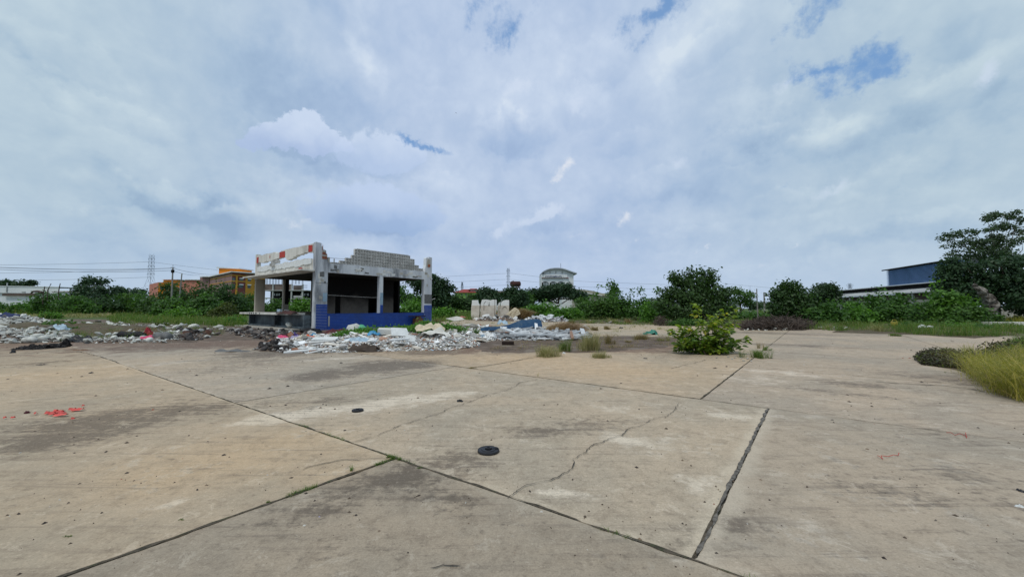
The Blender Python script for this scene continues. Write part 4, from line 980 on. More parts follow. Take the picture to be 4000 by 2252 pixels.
single('stone', 'large rounded grey sack in front of the heap of pale bags', 'sack', 118, 1338, 'sack', 'sack_white', (.55, .4, .5), (0, 0, .2), .14, v=3)
fabric('plastic_bag', 'dark bin bag at the right foot of the heap of pale bags', 'bin bag', 310, 1334, 1.1, .6, .35, 'black_plastic', 25)
pile('ash_heap', 'long low strip of black ash and cinders on the slabs at the left', 'ash heap', [(40, 1366), (130, 1366), (262, 1357), (268, 1348), (190, 1349), (90, 1355)], [('chunk', 3), ('plate', 2)], 'char', 60, 500, .08, .28, .07, 41, 'char')
fabric('burnt_heap', 'upright black cinder lump at the right end of the ash strip', 'ash heap', 252, 1350, .42, .3, .30, 'char', 27)
fabric('burnt_heap', 'dark ash smear with pale scraps on the slabs left of the rubble', 'ash heap', 905, 1372, 1.2, .3, .12, 'cloth_grey', 28)
fabric('tarpaulin', 'green plastic tarpaulin scrap on the slabs beyond the bare soil', 'tarpaulin', 2543, 1306, .75, .5, .3, 'plastic_teal', 29)
fabric('plastic_bag', 'white sheet lying in the grass under the right hedge', 'plastic sheet', 3615, 1288, 1.1, .5, .25, 'foam_white', 30, .15)
fabric('plastic_bag', 'pale green wrapper at the edge of the yellow grass', 'wrapper', 3855, 1466, .22, .14, .06, 'pale_blue', 31)
panel('kerb_slab', 'long pale kerb slab in the grass at the right edge', 'kerb slab', 3960, 1274, 4.5, 1.0, .3, 'concrete_light', (0, 0, .0), .22)
# yellow bucket hanging on a bare twig
tb = tag(empty('yellow_tub', (*G(3494, 1283), 0)), 'small yellow plastic tub in the grass below the right hedge', 'tub')
MB().tube([(0, 0, .1), (0, 0, .5)], [.16, .22], 12).build('tub_body', M['plastic_yellow'], tb)
MB().tube([(-.22, 0, .5), (-.1, 0, .66), (.1, 0, .66), (.22, 0, .5)], .012, 5).build('handle', M['plastic_yellow'], tb)
# foreground discs
def disc(label, x, y, r, cat, hole=True):
    g = G(x, y); root = tag(empty('rubber_disc', (g[0], g[1], .002), .2), label, cat)
    n = 40; prof = [(r * .30, .006), (r * .34, .026), (r * .62, .028), (r * .66, .020), (r * .9, .018), (r * .97, .022), (r, .012), (r, .0), (r * .3, .0)]
    vs, fs = [], []
    for i in range(n):
        th = 2 * math.pi * i / n; nick = 1 - (.06 if i in (4, 5) else 0)
        for (q, z) in prof: vs.append((q * nick * math.cos(th), q * nick * math.sin(th), z))
    m = len(prof)
    for i in range(n):
        for j in range(m): fs.append((i * m + j, ((i + 1) % n) * m + j, ((i + 1) % n) * m + (j + 1) % m, i * m + (j + 1) % m))
    MB().add(vs, fs).build('disc_body', M['rubber'], root)
    if hole:
        MB().box(-r * .2, r * .2, -r * .2, -r * .12, .02, .042).box(-r * .2, r * .2, r * .12, r * .2, .02, .042).box(-r * .2, -r * .12, -r * .12, r * .12, .02, .042).box(r * .12, r * .2, -r * .12, r * .12, .02, .042).build('square_socket', M['rubber'], root)
        MB().box(r * .36, r * .9, -r * .06, r * .06, .018, .032).build('rib', M['rubber'], root)
        MB().tube([(0, 0, .004), (0, 0, .008)], r * .31, 20).build('hub_floor', M['black_plastic'], root)
disc('black rubber disc with a square socket lying on the slab in the foreground', 1908, 1762, .118, 'disc')
disc('thin dark disc lying flat on the pale slab beyond the crack', 1397, 1604, .085, 'disc', False)
sm_items = [('black_scrap', 'crumpled black scrap at the end of the diagonal crack', 'scrap', 1797, 1566, 'black_plastic', .10, .09, .035), ('black_scrap', 'curled dark twig-like scrap on the near left slab', 'scrap', 1632, 1937, 'cloth_brown', .09, .02, .01),
    ('paper_scrap', 'small lilac paper scrap on the near left slab', 'scrap', 1248, 2017, 'cloth_lilac', .025, .018, .01), ('paper_scrap', 'crumpled white paper at the right edge of the yard', 'scrap', 3985, 1978, 'foam_white', .06, .03, .02),
    ('black_scrap', 'dark smear of rubber on the slab right of the wide joint', 'scrap', 3300, 1905, 'rubber', .06, .04, .004), ('black_scrap', 'black pebble-like scrap at the right edge beside the crumpled paper', 'scrap', 3990, 1918, 'rubber', .07, .04, .02),
    ('black_scrap', 'small black scrap on the tan slab below the bush, farther left', 'scrap', 2521, 1400, 'rubber', .12, .06, .03), ('black_scrap', 'dark leaf-like scrap on the tan slab below the bush, nearest', 'scrap', 2793, 1438, 'cloth_brown', .12, .07, .02),
    ('black_scrap', 'long dark scrap on the tan slab just below the grass tuft by the bush', 'scrap', 2838, 1431, 'cloth_brown', .18, .05, .02), ('black_scrap', 'black scrap beside the far right crack', 'scrap', 3010, 1398, 'rubber', .15, .05, .02),
    ('black_scrap', 'black cap on the burnt stain in front of the rubble', 'scrap', 1332, 1417, 'rubber', .07, .05, .03), ('black_scrap', 'flat black scrap left of the brown seat block', 'scrap', 1897, 1350, 'rubber', .2, .1, .03),
    ('black_scrap', 'flat black scrap on the slab below the brown seat block', 'scrap', 1923, 1377, 'rubber', .14, .08, .02), ('black_scrap', 'round black lump near the left edge below the ash strip', 'scrap', 50, 1378, 'rubber', .13, .12, .1),
    ('black_scrap', 'square black scrap on the slab right of the ash strip', 'scrap', 340, 1341, 'rubber', .22, .14, .06), ('black_scrap', 'dark scrap in the middle of the far left slab', 'scrap', 165, 1424, 'rubber', .2, .06, .02),
    ('black_scrap', 'bent dark scrap on the left slab near the joint', 'scrap', 356, 1456, 'rubber', .12, .05, .03), ('black_scrap', 'black scrap on the sandy slabs far right of the straw mound', 'scrap', 2425, 1282, 'rubber', .3, .15, .1),
    ('wood_scrap', 'brown stick lying on the slab below the ash strip', 'stick', 312, 1367, 'wood_brown', .55, .06, .03), ('paper_scrap', 'white scrap in the grass tuft near the brown soil', 'scrap', 2160, 1388, 'foam_white', .16, .08, .06),
    ('paper_scrap', 'white cup in the pair of pale grass tufts', 'scrap', 2203, 1380, 'foam_white', .14, .06, .05), ('paper_scrap', 'white scrap at the foot of the tall pale tuft', 'scrap', 2270, 1369, 'foam_white', .16, .1, .05), ('plastic_bag', 'maroon bottle-like scrap left of the coral bag', 'scrap', 106, 1613, 'cloth_maroon', .06, .05, .04),
    ('paper_scrap', 'white tray with teal rim beside the brushwood', 'tray', 2965, 1281, 'foam_white', .4, .2, .14), ('paper_scrap', 'white foam box beside the brushwood', 'tray', 2990, 1281, 'foam_white', .5, .22, .16)]
for k, (nm, lb, ct, x, y, mt, w, d, h) in enumerate(sm_items): fabric(nm, lb, ct, x, y, w, d, h * 1.3, mt, 40 + k * 1.7, .005, k * .9)
# coral plastic shreds at left
g = G(240, 1613)
root = tag(empty('torn_bag', (g[0], g[1], .004)), 'torn coral red plastic bag with loose shreds on the left slab', 'plastic bag')
r5 = np.random.default_rng(9)
for i in range(16):
    t = r5.normal(0, 1, 2); px_, py_ = 240 + t[0] * 55, 1613 - t[0] * 5 + t[1] * 5
    if i > 11: px_, py_ = (18, 1637) if i == 12 else (285, 1641) if i == 13 else (50, 1636) if i == 14 else (325, 1590)
    q = G(px_, py_); n = 5; L = r5.uniform(.05, .16) if i <= 11 else .05; th = r5.uniform(-.5, .3)
    vs, fs = [], []
    for a in range(n + 1):
        for b in range(3):
            u = (a / n - .5) * L; w = (b - 1) * L * .22; vs.append((q[0] - g[0] + u * math.cos(th) - w * math.sin(th), q[1] - g[1] + u * math.sin(th) + w * math.cos(th), .012 + .03 * abs(noise.noise(Vector((a * 1.1, b * 1.3, i)))) + (.02 if b == 1 else 0)))
    for a in range(n):
        for b in range(2): fs.append((a * 3 + b, (a + 1) * 3 + b, (a + 1) * 3 + b + 1, a * 3 + b + 1))
    MB().add(vs, fs).build('shred', M['coral'], root)
def twine(label, pts, r=.004):
    P = [Vector((*G(x, y), .012 + .012 * (i % 2))) for i, (x, y) in enumerate(pts)]
    tag(MB().tube([tuple(p) for p in P], r, 5).build('red_twine', M['red_twine'], None), label, 'twine')
twine('red twine snippet on the right slab, nearer the wide joint', [(3428, 1782), (3436, 1790), (3448, 1796), (3442, 1787), (3470, 1786), (3490, 1784), (3508, 1782), (3512, 1776)], .003)
twine('red twine snippet on the joint at the far right slab', [(3698, 1692), (3715, 1696), (3730, 1702), (3750, 1700), (3775, 1706), (3772, 1696), (3776, 1712)], .0035)
# fine litter lying on the slabs
r6 = np.random.default_rng(77); vs_, fs_ = [], []
for i in range(1500):
    x, y = r6.uniform(0, 4000), 1330 + (2252 - 1330) * r6.random() ** 1.6
    g = G(x, y); D = math.hypot(*g)
    if g[1] > 26 or noise.noise(Vector((g[0] * .8, g[1] * .8, 3))) + .3 * r6.normal() < .12: continue
    s = (.0025 + .010 * r6.random() ** 3) * (1 + D * .16); th = r6.uniform(0, 6.28); e = r6.uniform(.3, 1); h = s * r6.uniform(.2, .6)
    n0 = len(vs_)
    for a, b in ((-1, -e), (1, -e), (1, e), (-1, e)): vs_.append((g[0] + s * (a * math.cos(th) - b * math.sin(th)), g[1] + s * (a * math.sin(th) + b * math.cos(th)), -.002))
    vs_.append((g[0], g[1], .005 + h)); fs_ += [(n0, n0 + 1, n0 + 4), (n0 + 1, n0 + 2, n0 + 4), (n0 + 2, n0 + 3, n0 + 4), (n0 + 3, n0, n0 + 4)]
M['litter'] = rubble_mat('litter', True, [(0, (.10, .075, .055)), (.45, (.05, .04, .035)), (.7, (.22, .16, .11)), (.85, (.5, .48, .44)), (.92, (.35, .12, .07)), (.95, (.14, .12, .1))])
tag(MB().add(vs_, fs_).build('litter', M['litter']), 'fine grit, twigs and leaf scraps strewn over the concrete slabs', 'litter', kind='stuff')
# rusty scraps hanging over the end of the counter
o = fabric('burnt_sheet', 'rust brown burnt sheet hanging over the end of the counter', 'burnt sheet', 1150, 1300, 2.6, .8, .30, 'rust', 61); o.location = sl(-.70, 2.5, 1.16); o.rotation_euler = (0, 0, ANG + math.pi / 2)
o = fabric('plastic_bag', 'pale rag among the burnt sheets on the counter end', 'cloth', 1150, 1300, .6, .3, .14, 'cloth_grey', 62); o.location = sl(-.80, 3.6, 1.215); o.rotation_euler = (0, 0, ANG + math.pi / 2)
o = tag(MB().box(-.12, .12, -.12, .12, 0, .24).box(-.13, .13, -.13, .13, .24, .26).build('paint_tin', M['pale_blue']), 'white tin standing on the counter beside the middle post', 'tin'); o.location = sl(-.3, 4.9, 1.222)
o = link('round_jar', shape_with('sack', 0, 'sack_white'), None, sl(-.5, 2.6, .38), None, (.45, .45, .6)); tag(o, 'round white jar standing on the plinth under the counter', 'jar')
o = tag(MB().tube([(0, 0, 0), (0, 0, .22)], [.2, .21], 12).build('post_collar', M['concrete_light']), 'round concrete collar at the foot of the middle post', 'collar'); o.location = sl(2.4, 10.4, 1.22)

# ------------------------------------------------------------------ foliage
def leaf_quads(C, size, r, up=.35, elong=1.7, nrm=None, fold=False):
    """diamond leaf faces at centres C"""
    n = len(C); t = r.normal(size=(n, 3)); t /= np.linalg.norm(t, axis=1)[:, None]
    a = r.normal(size=(n, 3)); a[:, 2] += up * 2
    if nrm is not None: a += nrm * 1.2
    a /= np.linalg.norm(a, axis=1)[:, None]
    t -= a * (t * a).sum(1)[:, None]; t /= np.linalg.norm(t, axis=1)[:, None] + 1e-9
    b = np.cross(a, t); s = (size * r.uniform(.6, 1.35, n))[:, None]
    V = np.stack([C - t * s * elong / 2, C + b * s / 2 - t * s * .1, C + t * s * elong / 2, C - b * s / 2 - t * s * .1], 1).reshape(-1, 3)
    return V, np.arange(n * 4).reshape(n, 4)
def crown_points(lobes, n, r, cluster, csig, shell=.55):
    L = np.array(lobes, float); w = (L[:, 3] * L[:, 4] * L[:, 5]) ** (2 / 3); w /= w.sum()
    nc = max(int(n / cluster), 8); k = r.choice(len(L), nc, p=w); d = r.normal(size=(nc, 3)); d /= np.linalg.norm(d, axis=1)[:, None]
    rad = r.uniform(shell ** 3, 1.12, nc) ** (1 / 3)
    cc = L[k, :3] + d * L[k, 3:6] * rad[:, None]
    idx = r.integers(0, nc, n); P = cc[idx] + r.normal(size=(n, 3)) * csig * np.array([1, 1, .7])
    return P, d[idx]
def trunk_mesh(mb, base, top, r0, r1, seed, wob=.1, n=7):
    b, t = Vector(base), Vector(top); L = (t - b).length; pts = []
    for i in range(n):
        f = i / (n - 1); pts.append(tuple(b.lerp(t, f) + Vector((noise.noise(Vector((f * 3, seed, 0))), noise.noise(Vector((f * 3, seed, 5))), 0)) * wob * L * f))
    mb.tube(pts, [r0 + (r1 - r0) * i / (n - 1) for i in range(n)], 6); return pts
def plant(name, label, cat, loc, lobes, n, size, mat, bark='bark', limbs=6, tr=.12, group=None, seed=0, shell=.5, cluster=14, csig=None, trunk_top=None, up=.35, foliage_name='foliage'):
    r = np.random.default_rng(seed + 1000); root = tag(empty(name, loc), label, cat, group)
    lobes = [tuple(l) for l in lobes]
    P, d = crown_points(lobes, n, r, cluster, csig or size * 1.6, shell); P[:, 2] = np.maximum(P[:, 2], size * .2)
    V, F = leaf_quads(P, size, r, up, nrm=d)
    link(foliage_name, mesh_np('foliage', V, F, M[mat]), root)
    mb = MB(); H = max(l[2] for l in lobes)
    tt = trunk_top or min(l[2] for l in lobes)
    if tr > 0:
        trunk_mesh(mb, (0, 0, -.05), (0, 0, tt), tr, tr * .6, seed, .08)
        for i in range(limbs):
            l = lobes[i % len(lobes)]; trunk_mesh(mb, (0, 0, tt * r.uniform(.35, .95)), (l[0] + r.normal() * l[3] * .3, l[1] + r.normal() * l[4] * .3, l[2] + l[5] * r.uniform(0, .6)), tr * .5, tr * .12, seed + i * 3.3, .12, 6)
        mb.build('trunk' if tr > .1 else 'stems', M[bark], root)
    return root
def bush_lobes(Wd, H, r, n=10, depth=.7, base=.0, top_bias=.0):
    out_ = []
    for i in range(n):
        x = (i + .5) / n - .5 + r.normal() * .05; env = math.sqrt(max(1 - (2 * x) ** 2 * .75, .08))
        h = H * env * r.uniform(.72, 1.0); rz = h * r.uniform(.32, .5)
        out_.append((x * Wd, r.normal() * Wd * .12 * depth, max(h - rz, rz * .8), Wd / n * r.uniform(1.0, 1.7), Wd * .22 * depth * r.uniform(.8, 1.4), rz))
        if r.random() < .8: out_.append((x * Wd * .95, -Wd * .15 * depth * r.random(), h * .3, Wd / n * 1.5, Wd * .22 * depth, h * .32))
    return out_
def bush_px(x0, x1, ytop, D, label, mat, cat='bush', name='bush', n=2600, size=None, seed=0, group=None, nl=9, depth=.6, sprigs=0, **kw):
    r = np.random.default_rng(seed * 7 + 3); Wd = (x1 - x0) / F_PX * D; H = HD(ytop, D) * 1.06
    size = size or max(.12, D * .0042); k = math.sqrt(1 + ((x0 + x1) / 2 - 2000) ** 2 / F_PX ** 2)
    lob = bush_lobes(Wd, H, r, nl, depth)
    for i in range(sprigs):
        x = r.uniform(-.4, .4) * Wd; lob.append((x, 0, H * r.uniform(.92, 1.12), Wd * .035, Wd * .035, H * .13))
    ang = 0
    return plant(name, label, cat, (XD((x0 + x1) / 2, D), D, -.05), lob, n, size, mat, limbs=5, tr=kw.pop('tr', .07), seed=seed, group=group, **kw)

# ---- left hedge and trees
HG = 'bushes of the hedge along the left side'
for k, (x0, x1, yt, D, mat, lb) in enumerate([
    (-160, 60, 1168, 95, 'leaf_mid', 'mid green bush of the left hedge at the very left edge'),
    (30, 190, 1180, 98, 'leaf_bright', 'bright low bush below the white warehouse'),
    (140, 300, 1118, 92, 'leaf_mid', 'tall ragged bush in front of the right end of the white warehouse'),
    (255, 370, 1160, 90, 'leaf_mid', 'round bush with bare stems left of the pale gravel strip'),
    (330, 480, 1152, 96, 'leaf_dark', 'dark bush under the tall dark tree on the left'),
    (440, 570, 1142, 100, 'leaf_mid', 'mid green bush left of the left pylon foot'),
    (520, 640, 1138, 98, 'leaf_mid', 'bush in front of the pylon and the small salmon block'),
    (590, 760, 1098, 88, 'leaf_dark', 'dark billowing bush below the utility pole'),
    (700, 880, 1090, 86, 'leaf_dark', 'largest dark bush of the left hedge under the brick red school wing'),
    (820, 960, 1108, 84, 'leaf_dark', 'dark bush at the right end of the hedge beside the shop'),
    (740, 860, 1150, 70, 'leaf_mid', 'mid green bush low in front of the largest dark bush'),
    (900, 1010, 1135, 92, 'leaf_mid', 'green bush just left of the shop corner'),
    (620, 730, 1160, 74, 'leaf_mid', 'rounded green bush in front of the pole bush')]):
    bush_px(x0, x1, yt, D, lb, mat, seed=k + 1, group=HG, n=3600, size=.34, nl=8, shell=.45)
bush_px(835, 915, 1172, 56, 'olive dome-shaped shrub in the grass left of the shop', 'leaf_olive', name='shrub', seed=31, n=2600, size=.16, nl=6)
bush_px(640, 760, 1192, 60, 'straggly light green weeds at the foot of the left hedge', 'leaf_bright', name='weeds', cat='weeds', seed=32, n=900, size=.25, nl=8, depth=.3)
bush_px(178, 236, 1218, 60, 'single green shrub growing from the far left rubble mound', 'leaf_bright', name='shrub', seed=33, n=1500, size=.16, nl=4)
bush_px(190, 290, 1262, 27, 'low broad-leaved green weed between the two left rubble heaps', 'leaf_mid', name='weeds', cat='weeds', seed=34, n=1100, size=.16, nl=6)
bush_px(250, 330, 1285, 23, 'dark green weed behind the bin bag', 'leaf_mid', name='weeds', cat='weeds', seed=35, n=700, size=.12, nl=5)
bush_px(322, 362, 1292, 23, 'small green weed clump beside the strip of pale stones', 'leaf_mid', name='weeds', cat='weeds', seed=36, n=350, size=.1, nl=3)
bush_px(882, 955, 1240, 38, 'bright green weed patch at the left end of the counter', 'leaf_bright', name='weeds', cat='weeds', seed=37, n=1100, size=.15, nl=5)
bush_px(606, 664, 1266, 32, 'olive tuft of weeds behind the grey bundle', 'leaf_olive', name='weeds', cat='weeds', seed=38, n=500, size=.12, nl=4)
def tree_px(xc, yb, D, lobes_px, label, mat, seed, n=3500, size=.3, tr=.3, group=None, bark='bark', name='tree', tt=None, **kw):
    """lobes given in photo pixels (x, y, half width, half height)"""
    lob = [(XD(x, D) - XD(xc, D), np.random.default_rng(seed + i).normal() * rx / F_PX * D * .35, HD(y, D), rx / F_PX * D, rx / F_PX * D * .8, ry / F_PX * D) for i, (x, y, rx, ry) in enumerate(lobes_px)]
    return plant(name, label, 'tree', (XD(xc, D), D, -.05), lob, n, size, mat, bark, len(lob), tr, group, seed, trunk_top=tt, **kw)
tree_px(385, 1200, 115, [(360, 1100, 28, 16), (400, 1098, 22, 14), (320, 1130, 36, 20), (380, 1135, 50, 24), (440, 1140, 30, 20), (375, 1160, 70, 22), (345, 1088, 14, 6)], 'tall dark tree with a flat broken top left of the pylon', 'leaf_deep', 51, 5200, .38)
tree_px(472, 1200, 150, [(472, 1135, 18, 12), (480, 1150, 20, 12)], 'small distant round tree right of the tall dark tree', 'leaf_deep', 52, 1100, .5)
tree_px(20, 1200, 190, [(12, 1108, 26, 9), (42, 1108, 14, 10), (-20, 1112, 20, 10)], 'distant tree behind the far left end of the warehouse', 'leaf_deep', 53, 1500, .6)
tree_px(100, 1200, 190, [(95, 1112, 24, 7), (118, 1106, 10, 7)], 'distant tree behind the middle of the warehouse roof', 'leaf_deep', 54, 1200, .6)
tree_px(530, 1200, 170, [(530, 1140, 24, 8), (520, 1148, 40, 10)], 'low distant tree line left of the pylon', 'leaf_deep', 55, 1500, .6)
for k, (x0, x1, yt, D, mt, lb) in enumerate([(3480, 3560, 1262, 31, 'leaf_mid', 'low weeds at the left end of the right verge'), (3570, 3680, 1255, 32, 'leaf_mid', 'dark weeds behind the white sheet on the right verge'), (3690, 3790, 1262, 29, 'leaf_bright', 'bright weeds in the middle of the right verge'), (3780, 3880, 1270, 27, 'leaf_mid', 'low dark weeds at the right part of the verge'), (3280, 3350, 1266, 34, 'leaf_olive', 'olive weeds at the corner of the far slabs'),
    (2440, 2530, 1238, 46, 'leaf_olive', 'reddish olive weeds left of the root stump'), (2290, 2380, 1238, 50, 'leaf_olive', 'olive weeds along the middle hedge foot'), (2620, 2760, 1244, 34, 'leaf_mid', 'low green weeds under the big bush')]):
    bush_px(x0, x1, yt, D, lb, mt, name='weeds', cat='weeds', seed=200 + k, n=1100, size=.11, nl=7, depth=.4, tr=.02)
# ---- middle
tree_px(1700, 1230, 62, [(1690, 1090, 22, 16), (1715, 1102, 26, 12), (1740, 1125, 30, 14), (1700, 1130, 40, 18), (1725, 1155, 34, 18), (1690, 1165, 36, 20), (1640, 1100, 40, 14), (1630, 1125, 30, 12), (1700, 1195, 40, 22)], 'dark layered tree directly behind the right end of the shop', 'leaf_deep', 61, 6500, .26, .22)
tree_px(1600, 1230, 80, [(1560, 1140, 16, 30), (1585, 1170, 26, 24), (1620, 1175, 30, 22), (1650, 1180, 30, 24)], 'thin pointed tree seen through the shop window', 'leaf_mid', 62, 3000, .3)
bush_px(1560, 1680, 1165, 56, 'fresh green bush seen through the shop window', 'leaf_bright', seed=63, n=2600, size=.24, nl=6)
bush_px(1700, 1770, 1192, 52, 'pale green bush just right of the shop', 'leaf_bright', seed=64, n=1500, size=.22, nl=5)
bush_px(1040, 1130, 1158, 62, 'green bush seen through the left opening of the shop', 'leaf_mid', seed=65, n=2200, size=.26, nl=5)
bush_px(1120, 1240, 1168, 60, 'green bush seen through the right opening of the shop', 'leaf_bright', seed=66, n=2200, size=.24, nl=6)
tree_px(1780, 1230, 85, [(1768, 1170, 30, 16), (1800, 1184, 38, 18), (1755, 1188, 40, 22), (1830, 1186, 30, 18)], 'bushy dark tree in front of the red roofed house', 'leaf_dark', 67, 5000, .3)
tree_px(1850, 1230, 100, [(1846, 1166, 18, 12), (1862, 1182, 26, 16)], 'small round tree below the red roof', 'leaf_dark', 68, 1800, .34)
tree_px(1908, 1230, 95, [(1900, 1140, 32, 14), (1925, 1150, 24, 14), (1890, 1160, 30, 18), (1915, 1170, 36, 18)], 'dense dark tree behind the pale wall slabs', 'leaf_deep', 69, 5000, .32)
tree_px(2010, 1230, 75, [(2000, 1140, 26, 14), (1978, 1145, 14, 10), (2030, 1150, 24, 14), (2005, 1165, 36, 16), (2020, 1185, 42, 18), (1985, 1195, 26, 16)], 'dark layered tree under the rusty tank', 'leaf_deep', 70, 6000, .28)
tree_px(2060, 1230, 92, [(2060, 1160, 16, 20), (2070, 1185, 18, 18)], 'slim lighter tree right of the tree under the tank', 'leaf_mid', 71, 1500, .3)
tree_px(2180, 1230, 95, [(2170, 1128, 50, 14), (2200, 1122, 34, 12), (2220, 1138, 44, 12), (2130, 1138, 40, 12), (2100, 1150, 34, 14), (2160, 1148, 60, 12), (2250, 1152, 40, 12), (2270, 1165, 26, 10), (2120, 1165, 40, 10), (2080, 1140, 24, 10)], 'wide umbrella shaped rain tree in front of the white hall', 'leaf_deep', 72, 11000, .30, .35, tt=4.0)
tree_px(2270, 1230, 90, [(2268, 1178, 14, 14), (2290, 1185, 16, 12)], 'little pale tree under the right edge of the rain tree', 'leaf_mid', 73, 900, .3)
BH = 'bright bushes of the hedge behind the rubble'
for k, (x0, x1, yt, D, mat, lb) in enumerate([
    (2035, 2130, 1190, 58, 'leaf_bright', 'bright green bush right behind the sandy boulder'), (2090, 2190, 1182, 60, 'leaf_bright', 'bright green bush below the middle of the rain tree'), (2150, 2260, 1200, 56, 'leaf_bright', 'low bright bush in front of the white railing'),
    (2230, 2330, 1178, 60, 'leaf_mid', 'green bush at the right foot of the rain tree')]):
    bush_px(x0, x1, yt, D, lb, mat, seed=80 + k, group=BH, n=2600, size=.22, nl=6)
bush_px(2300, 2400, 1140, 52, 'leafy bush right of the white warehouse roof', 'leaf_mid', seed=85, n=3200, size=.22, nl=6, sprigs=3)
bush_px(2360, 2480, 1132, 56, 'darker bush with a bare top left of the big bush', 'leaf_mid', seed=86, n=3400, size=.22, nl=6, sprigs=2)
bush_px(2460, 2600, 1150, 54, 'low spreading bush touching the big bush', 'leaf_mid', seed=87, n=3400, size=.22, nl=7, sprigs=2)
tree_px(2392, 1230, 58, [(2388, 1105, 8, 12), (2400, 1122, 12, 10), (2395, 1140, 16, 12)], 'thin young tree poking above the green bushes', 'leaf_mid', 88, 500, .22, .06)
bush_px(2500, 2570, 1160, 40, 'light green weeds with upright leaves left of the big bush', 'leaf_bright', name='weeds', cat='weeds', seed=89, n=800, size=.16, nl=5)
plant('bush', 'big dark green bush in the middle with an uneven sprouting top', 'bush', (XD(2722, 38), 38, 0),
      [((x - 2722) / F_PX * 38, dy, HD(y, 38), rx / F_PX * 38, rx / F_PX * 38 * .8, ry / F_PX * 38) for x, y, rx, ry, dy in
       [(2640, 1090, 16, 18, 0), (2632, 1075, 8, 8, 0), (2700, 1075, 16, 24, .3), (2702, 1056, 7, 9, 0), (2738, 1068, 14, 22, 0), (2775, 1075, 18, 20, 0), (2790, 1063, 12, 9, 0), (2665, 1100, 30, 22, .4), (2720, 1110, 46, 28, 0), (2780, 1105, 26, 20, 0), (2620, 1150, 40, 26, 0), (2690, 1160, 70, 36, -.4), (2780, 1150, 60, 34, 0), (2835, 1145, 26, 20, 0), (2590, 1190, 34, 30, 0), (2660, 1210, 70, 40, -.6), (2760, 1210, 80, 42, -.5), (2830, 1200, 40, 36, 0)]],
      13000, .17, 'leaf_dark', limbs=12, tr=.12, seed=90, cluster=12, csig=.3)
tree_px(2892, 1240, 60, [(2880, 1140, 20, 8), (2905, 1150, 24, 7), (2930, 1160, 20, 6), (2870, 1165, 20, 8), (2895, 1175, 26, 8), (2925, 1180, 18, 6), (2875, 1130, 10, 5)], 'sparse tree with thin tiered branches beside the street lamp', 'leaf_mid', 91, 1500, .2, .12, tt=2.5)
bush_px(2840, 3020, 1222, 52, 'low scrub in front of the two poles', 'leaf_mid', name='scrub', cat='scrub', seed=92, n=2600, size=.22, nl=9)
tree_px(2940, 1230, 150, [(2935, 1188, 16, 8), (2950, 1195, 20, 8)], 'small distant tree by the street lamp', 'leaf_deep', 93, 700, .5)
tree_px(2985, 1230, 200, [(2975, 1190, 16, 6), (3010, 1192, 20, 5)], 'faint distant tree line behind the plain pole', 'leaf_deep', 94, 900, .7)
plant('bush', 'dark green bush with pointed top behind the brushwood heap', 'bush', (XD(3090, 42), 42, 0),
      [((x - 3090) / F_PX * 42, dy, HD(y, 42), rx / F_PX * 42, rx / F_PX * 42 * .8, ry / F_PX * 42) for x, y, rx, ry, dy in
       [(3060, 1115, 12, 10, 0), (3100, 1108, 10, 8, 0), (3085, 1125, 22, 16, 0), (3115, 1135, 22, 18, 0), (3040, 1150, 26, 22, 0), (3090, 1165, 50, 28, 0), (3130, 1175, 40, 30, 0), (3050, 1200, 46, 34, 0), (3120, 1215, 60, 36, -.4)]],
      8000, .18, 'leaf_dark', limbs=8, tr=.1, seed=95, csig=.3)
tree_px(3215, 1240, 60, [(3215, 1125, 34, 12), (3240, 1145, 30, 16), (3190, 1150, 34, 20), (3220, 1170, 50, 22)], 'round dark tree between the pointed bush and the long shed', 'leaf_deep', 96, 5000, .24)
for k, (x0, x1, yt, D, mat, lb) in enumerate([(3160, 3290, 1185, 40, 'leaf_mid', 'green bush at the left end of the long shed'), (3270, 3400, 1205, 40, 'leaf_bright', 'light low bush below the shed eaves'), (3330, 3480, 1140, 42, 'leaf_mid', 'rounded bush in front of the left part of the shed'),
    (3440, 3600, 1148, 40, 'leaf_mid', 'wide bush in front of the grey lean-to roof'), (3560, 3700, 1158, 38, 'leaf_mid', 'bush with yellowish tips in front of the shed'), (3640, 3800, 1125, 37, 'leaf_bright', 'brightest green bush left of the dead trunk'), (3700, 3850, 1190, 36, 'leaf_mid', 'low green bush at the foot of the dead trunk')]):
    bush_px(x0, x1, yt, D, lb, mat, seed=100 + k, group='bushes in front of the blue shed', n=3800, size=.19, nl=7, sprigs=2)
# eucalyptus group at the right edge
tree_px(3860, 1250, 46, [(3700, 1090, 30, 34), (3760, 1060, 60, 40), (3850, 1070, 90, 70), (3960, 1080, 90, 80), (3790, 1130, 90, 60), (3900, 1160, 110, 60), (4040, 1130, 80, 90), (3740, 1150, 60, 44), (3705, 1060, 26, 26), (3730, 1030, 40, 26), (3700, 1110, 40, 36)], 'massive dark leafy tree at the right edge above the low wall', 'leaf_deep', 120, 22000, .20, .35, tt=3.0)
tree_px(3900, 1250, 47, [(3712, 925, 24, 16), (3700, 955, 22, 14), (3760, 915, 34, 18), (3800, 940, 30, 18), (3745, 950, 26, 14), (3830, 900, 20, 14), (3860, 905, 26, 18), (3895, 845, 24, 14), (3925, 835, 24, 12), (3870, 850, 14, 12), (3965, 840, 24, 12), (3990, 830, 20, 12), (3900, 880, 26, 12), (3960, 880, 26, 14), (4000, 900, 24, 18), (3900, 930, 30, 20), (3850, 960, 40, 24), (3910, 960, 30, 26), (3975, 940, 24, 20), (3790, 985, 50, 24), (3860, 1000, 50, 26), (3940, 1010, 50, 26), (3720, 990, 24, 14), (4010, 860, 20, 16)],
        'tall open eucalyptus with airy crown at the right edge', 'leaf_euc', 121, 8200, .15, .16, bark='bark_grey', tt=7.5, cluster=26, csig=.22)
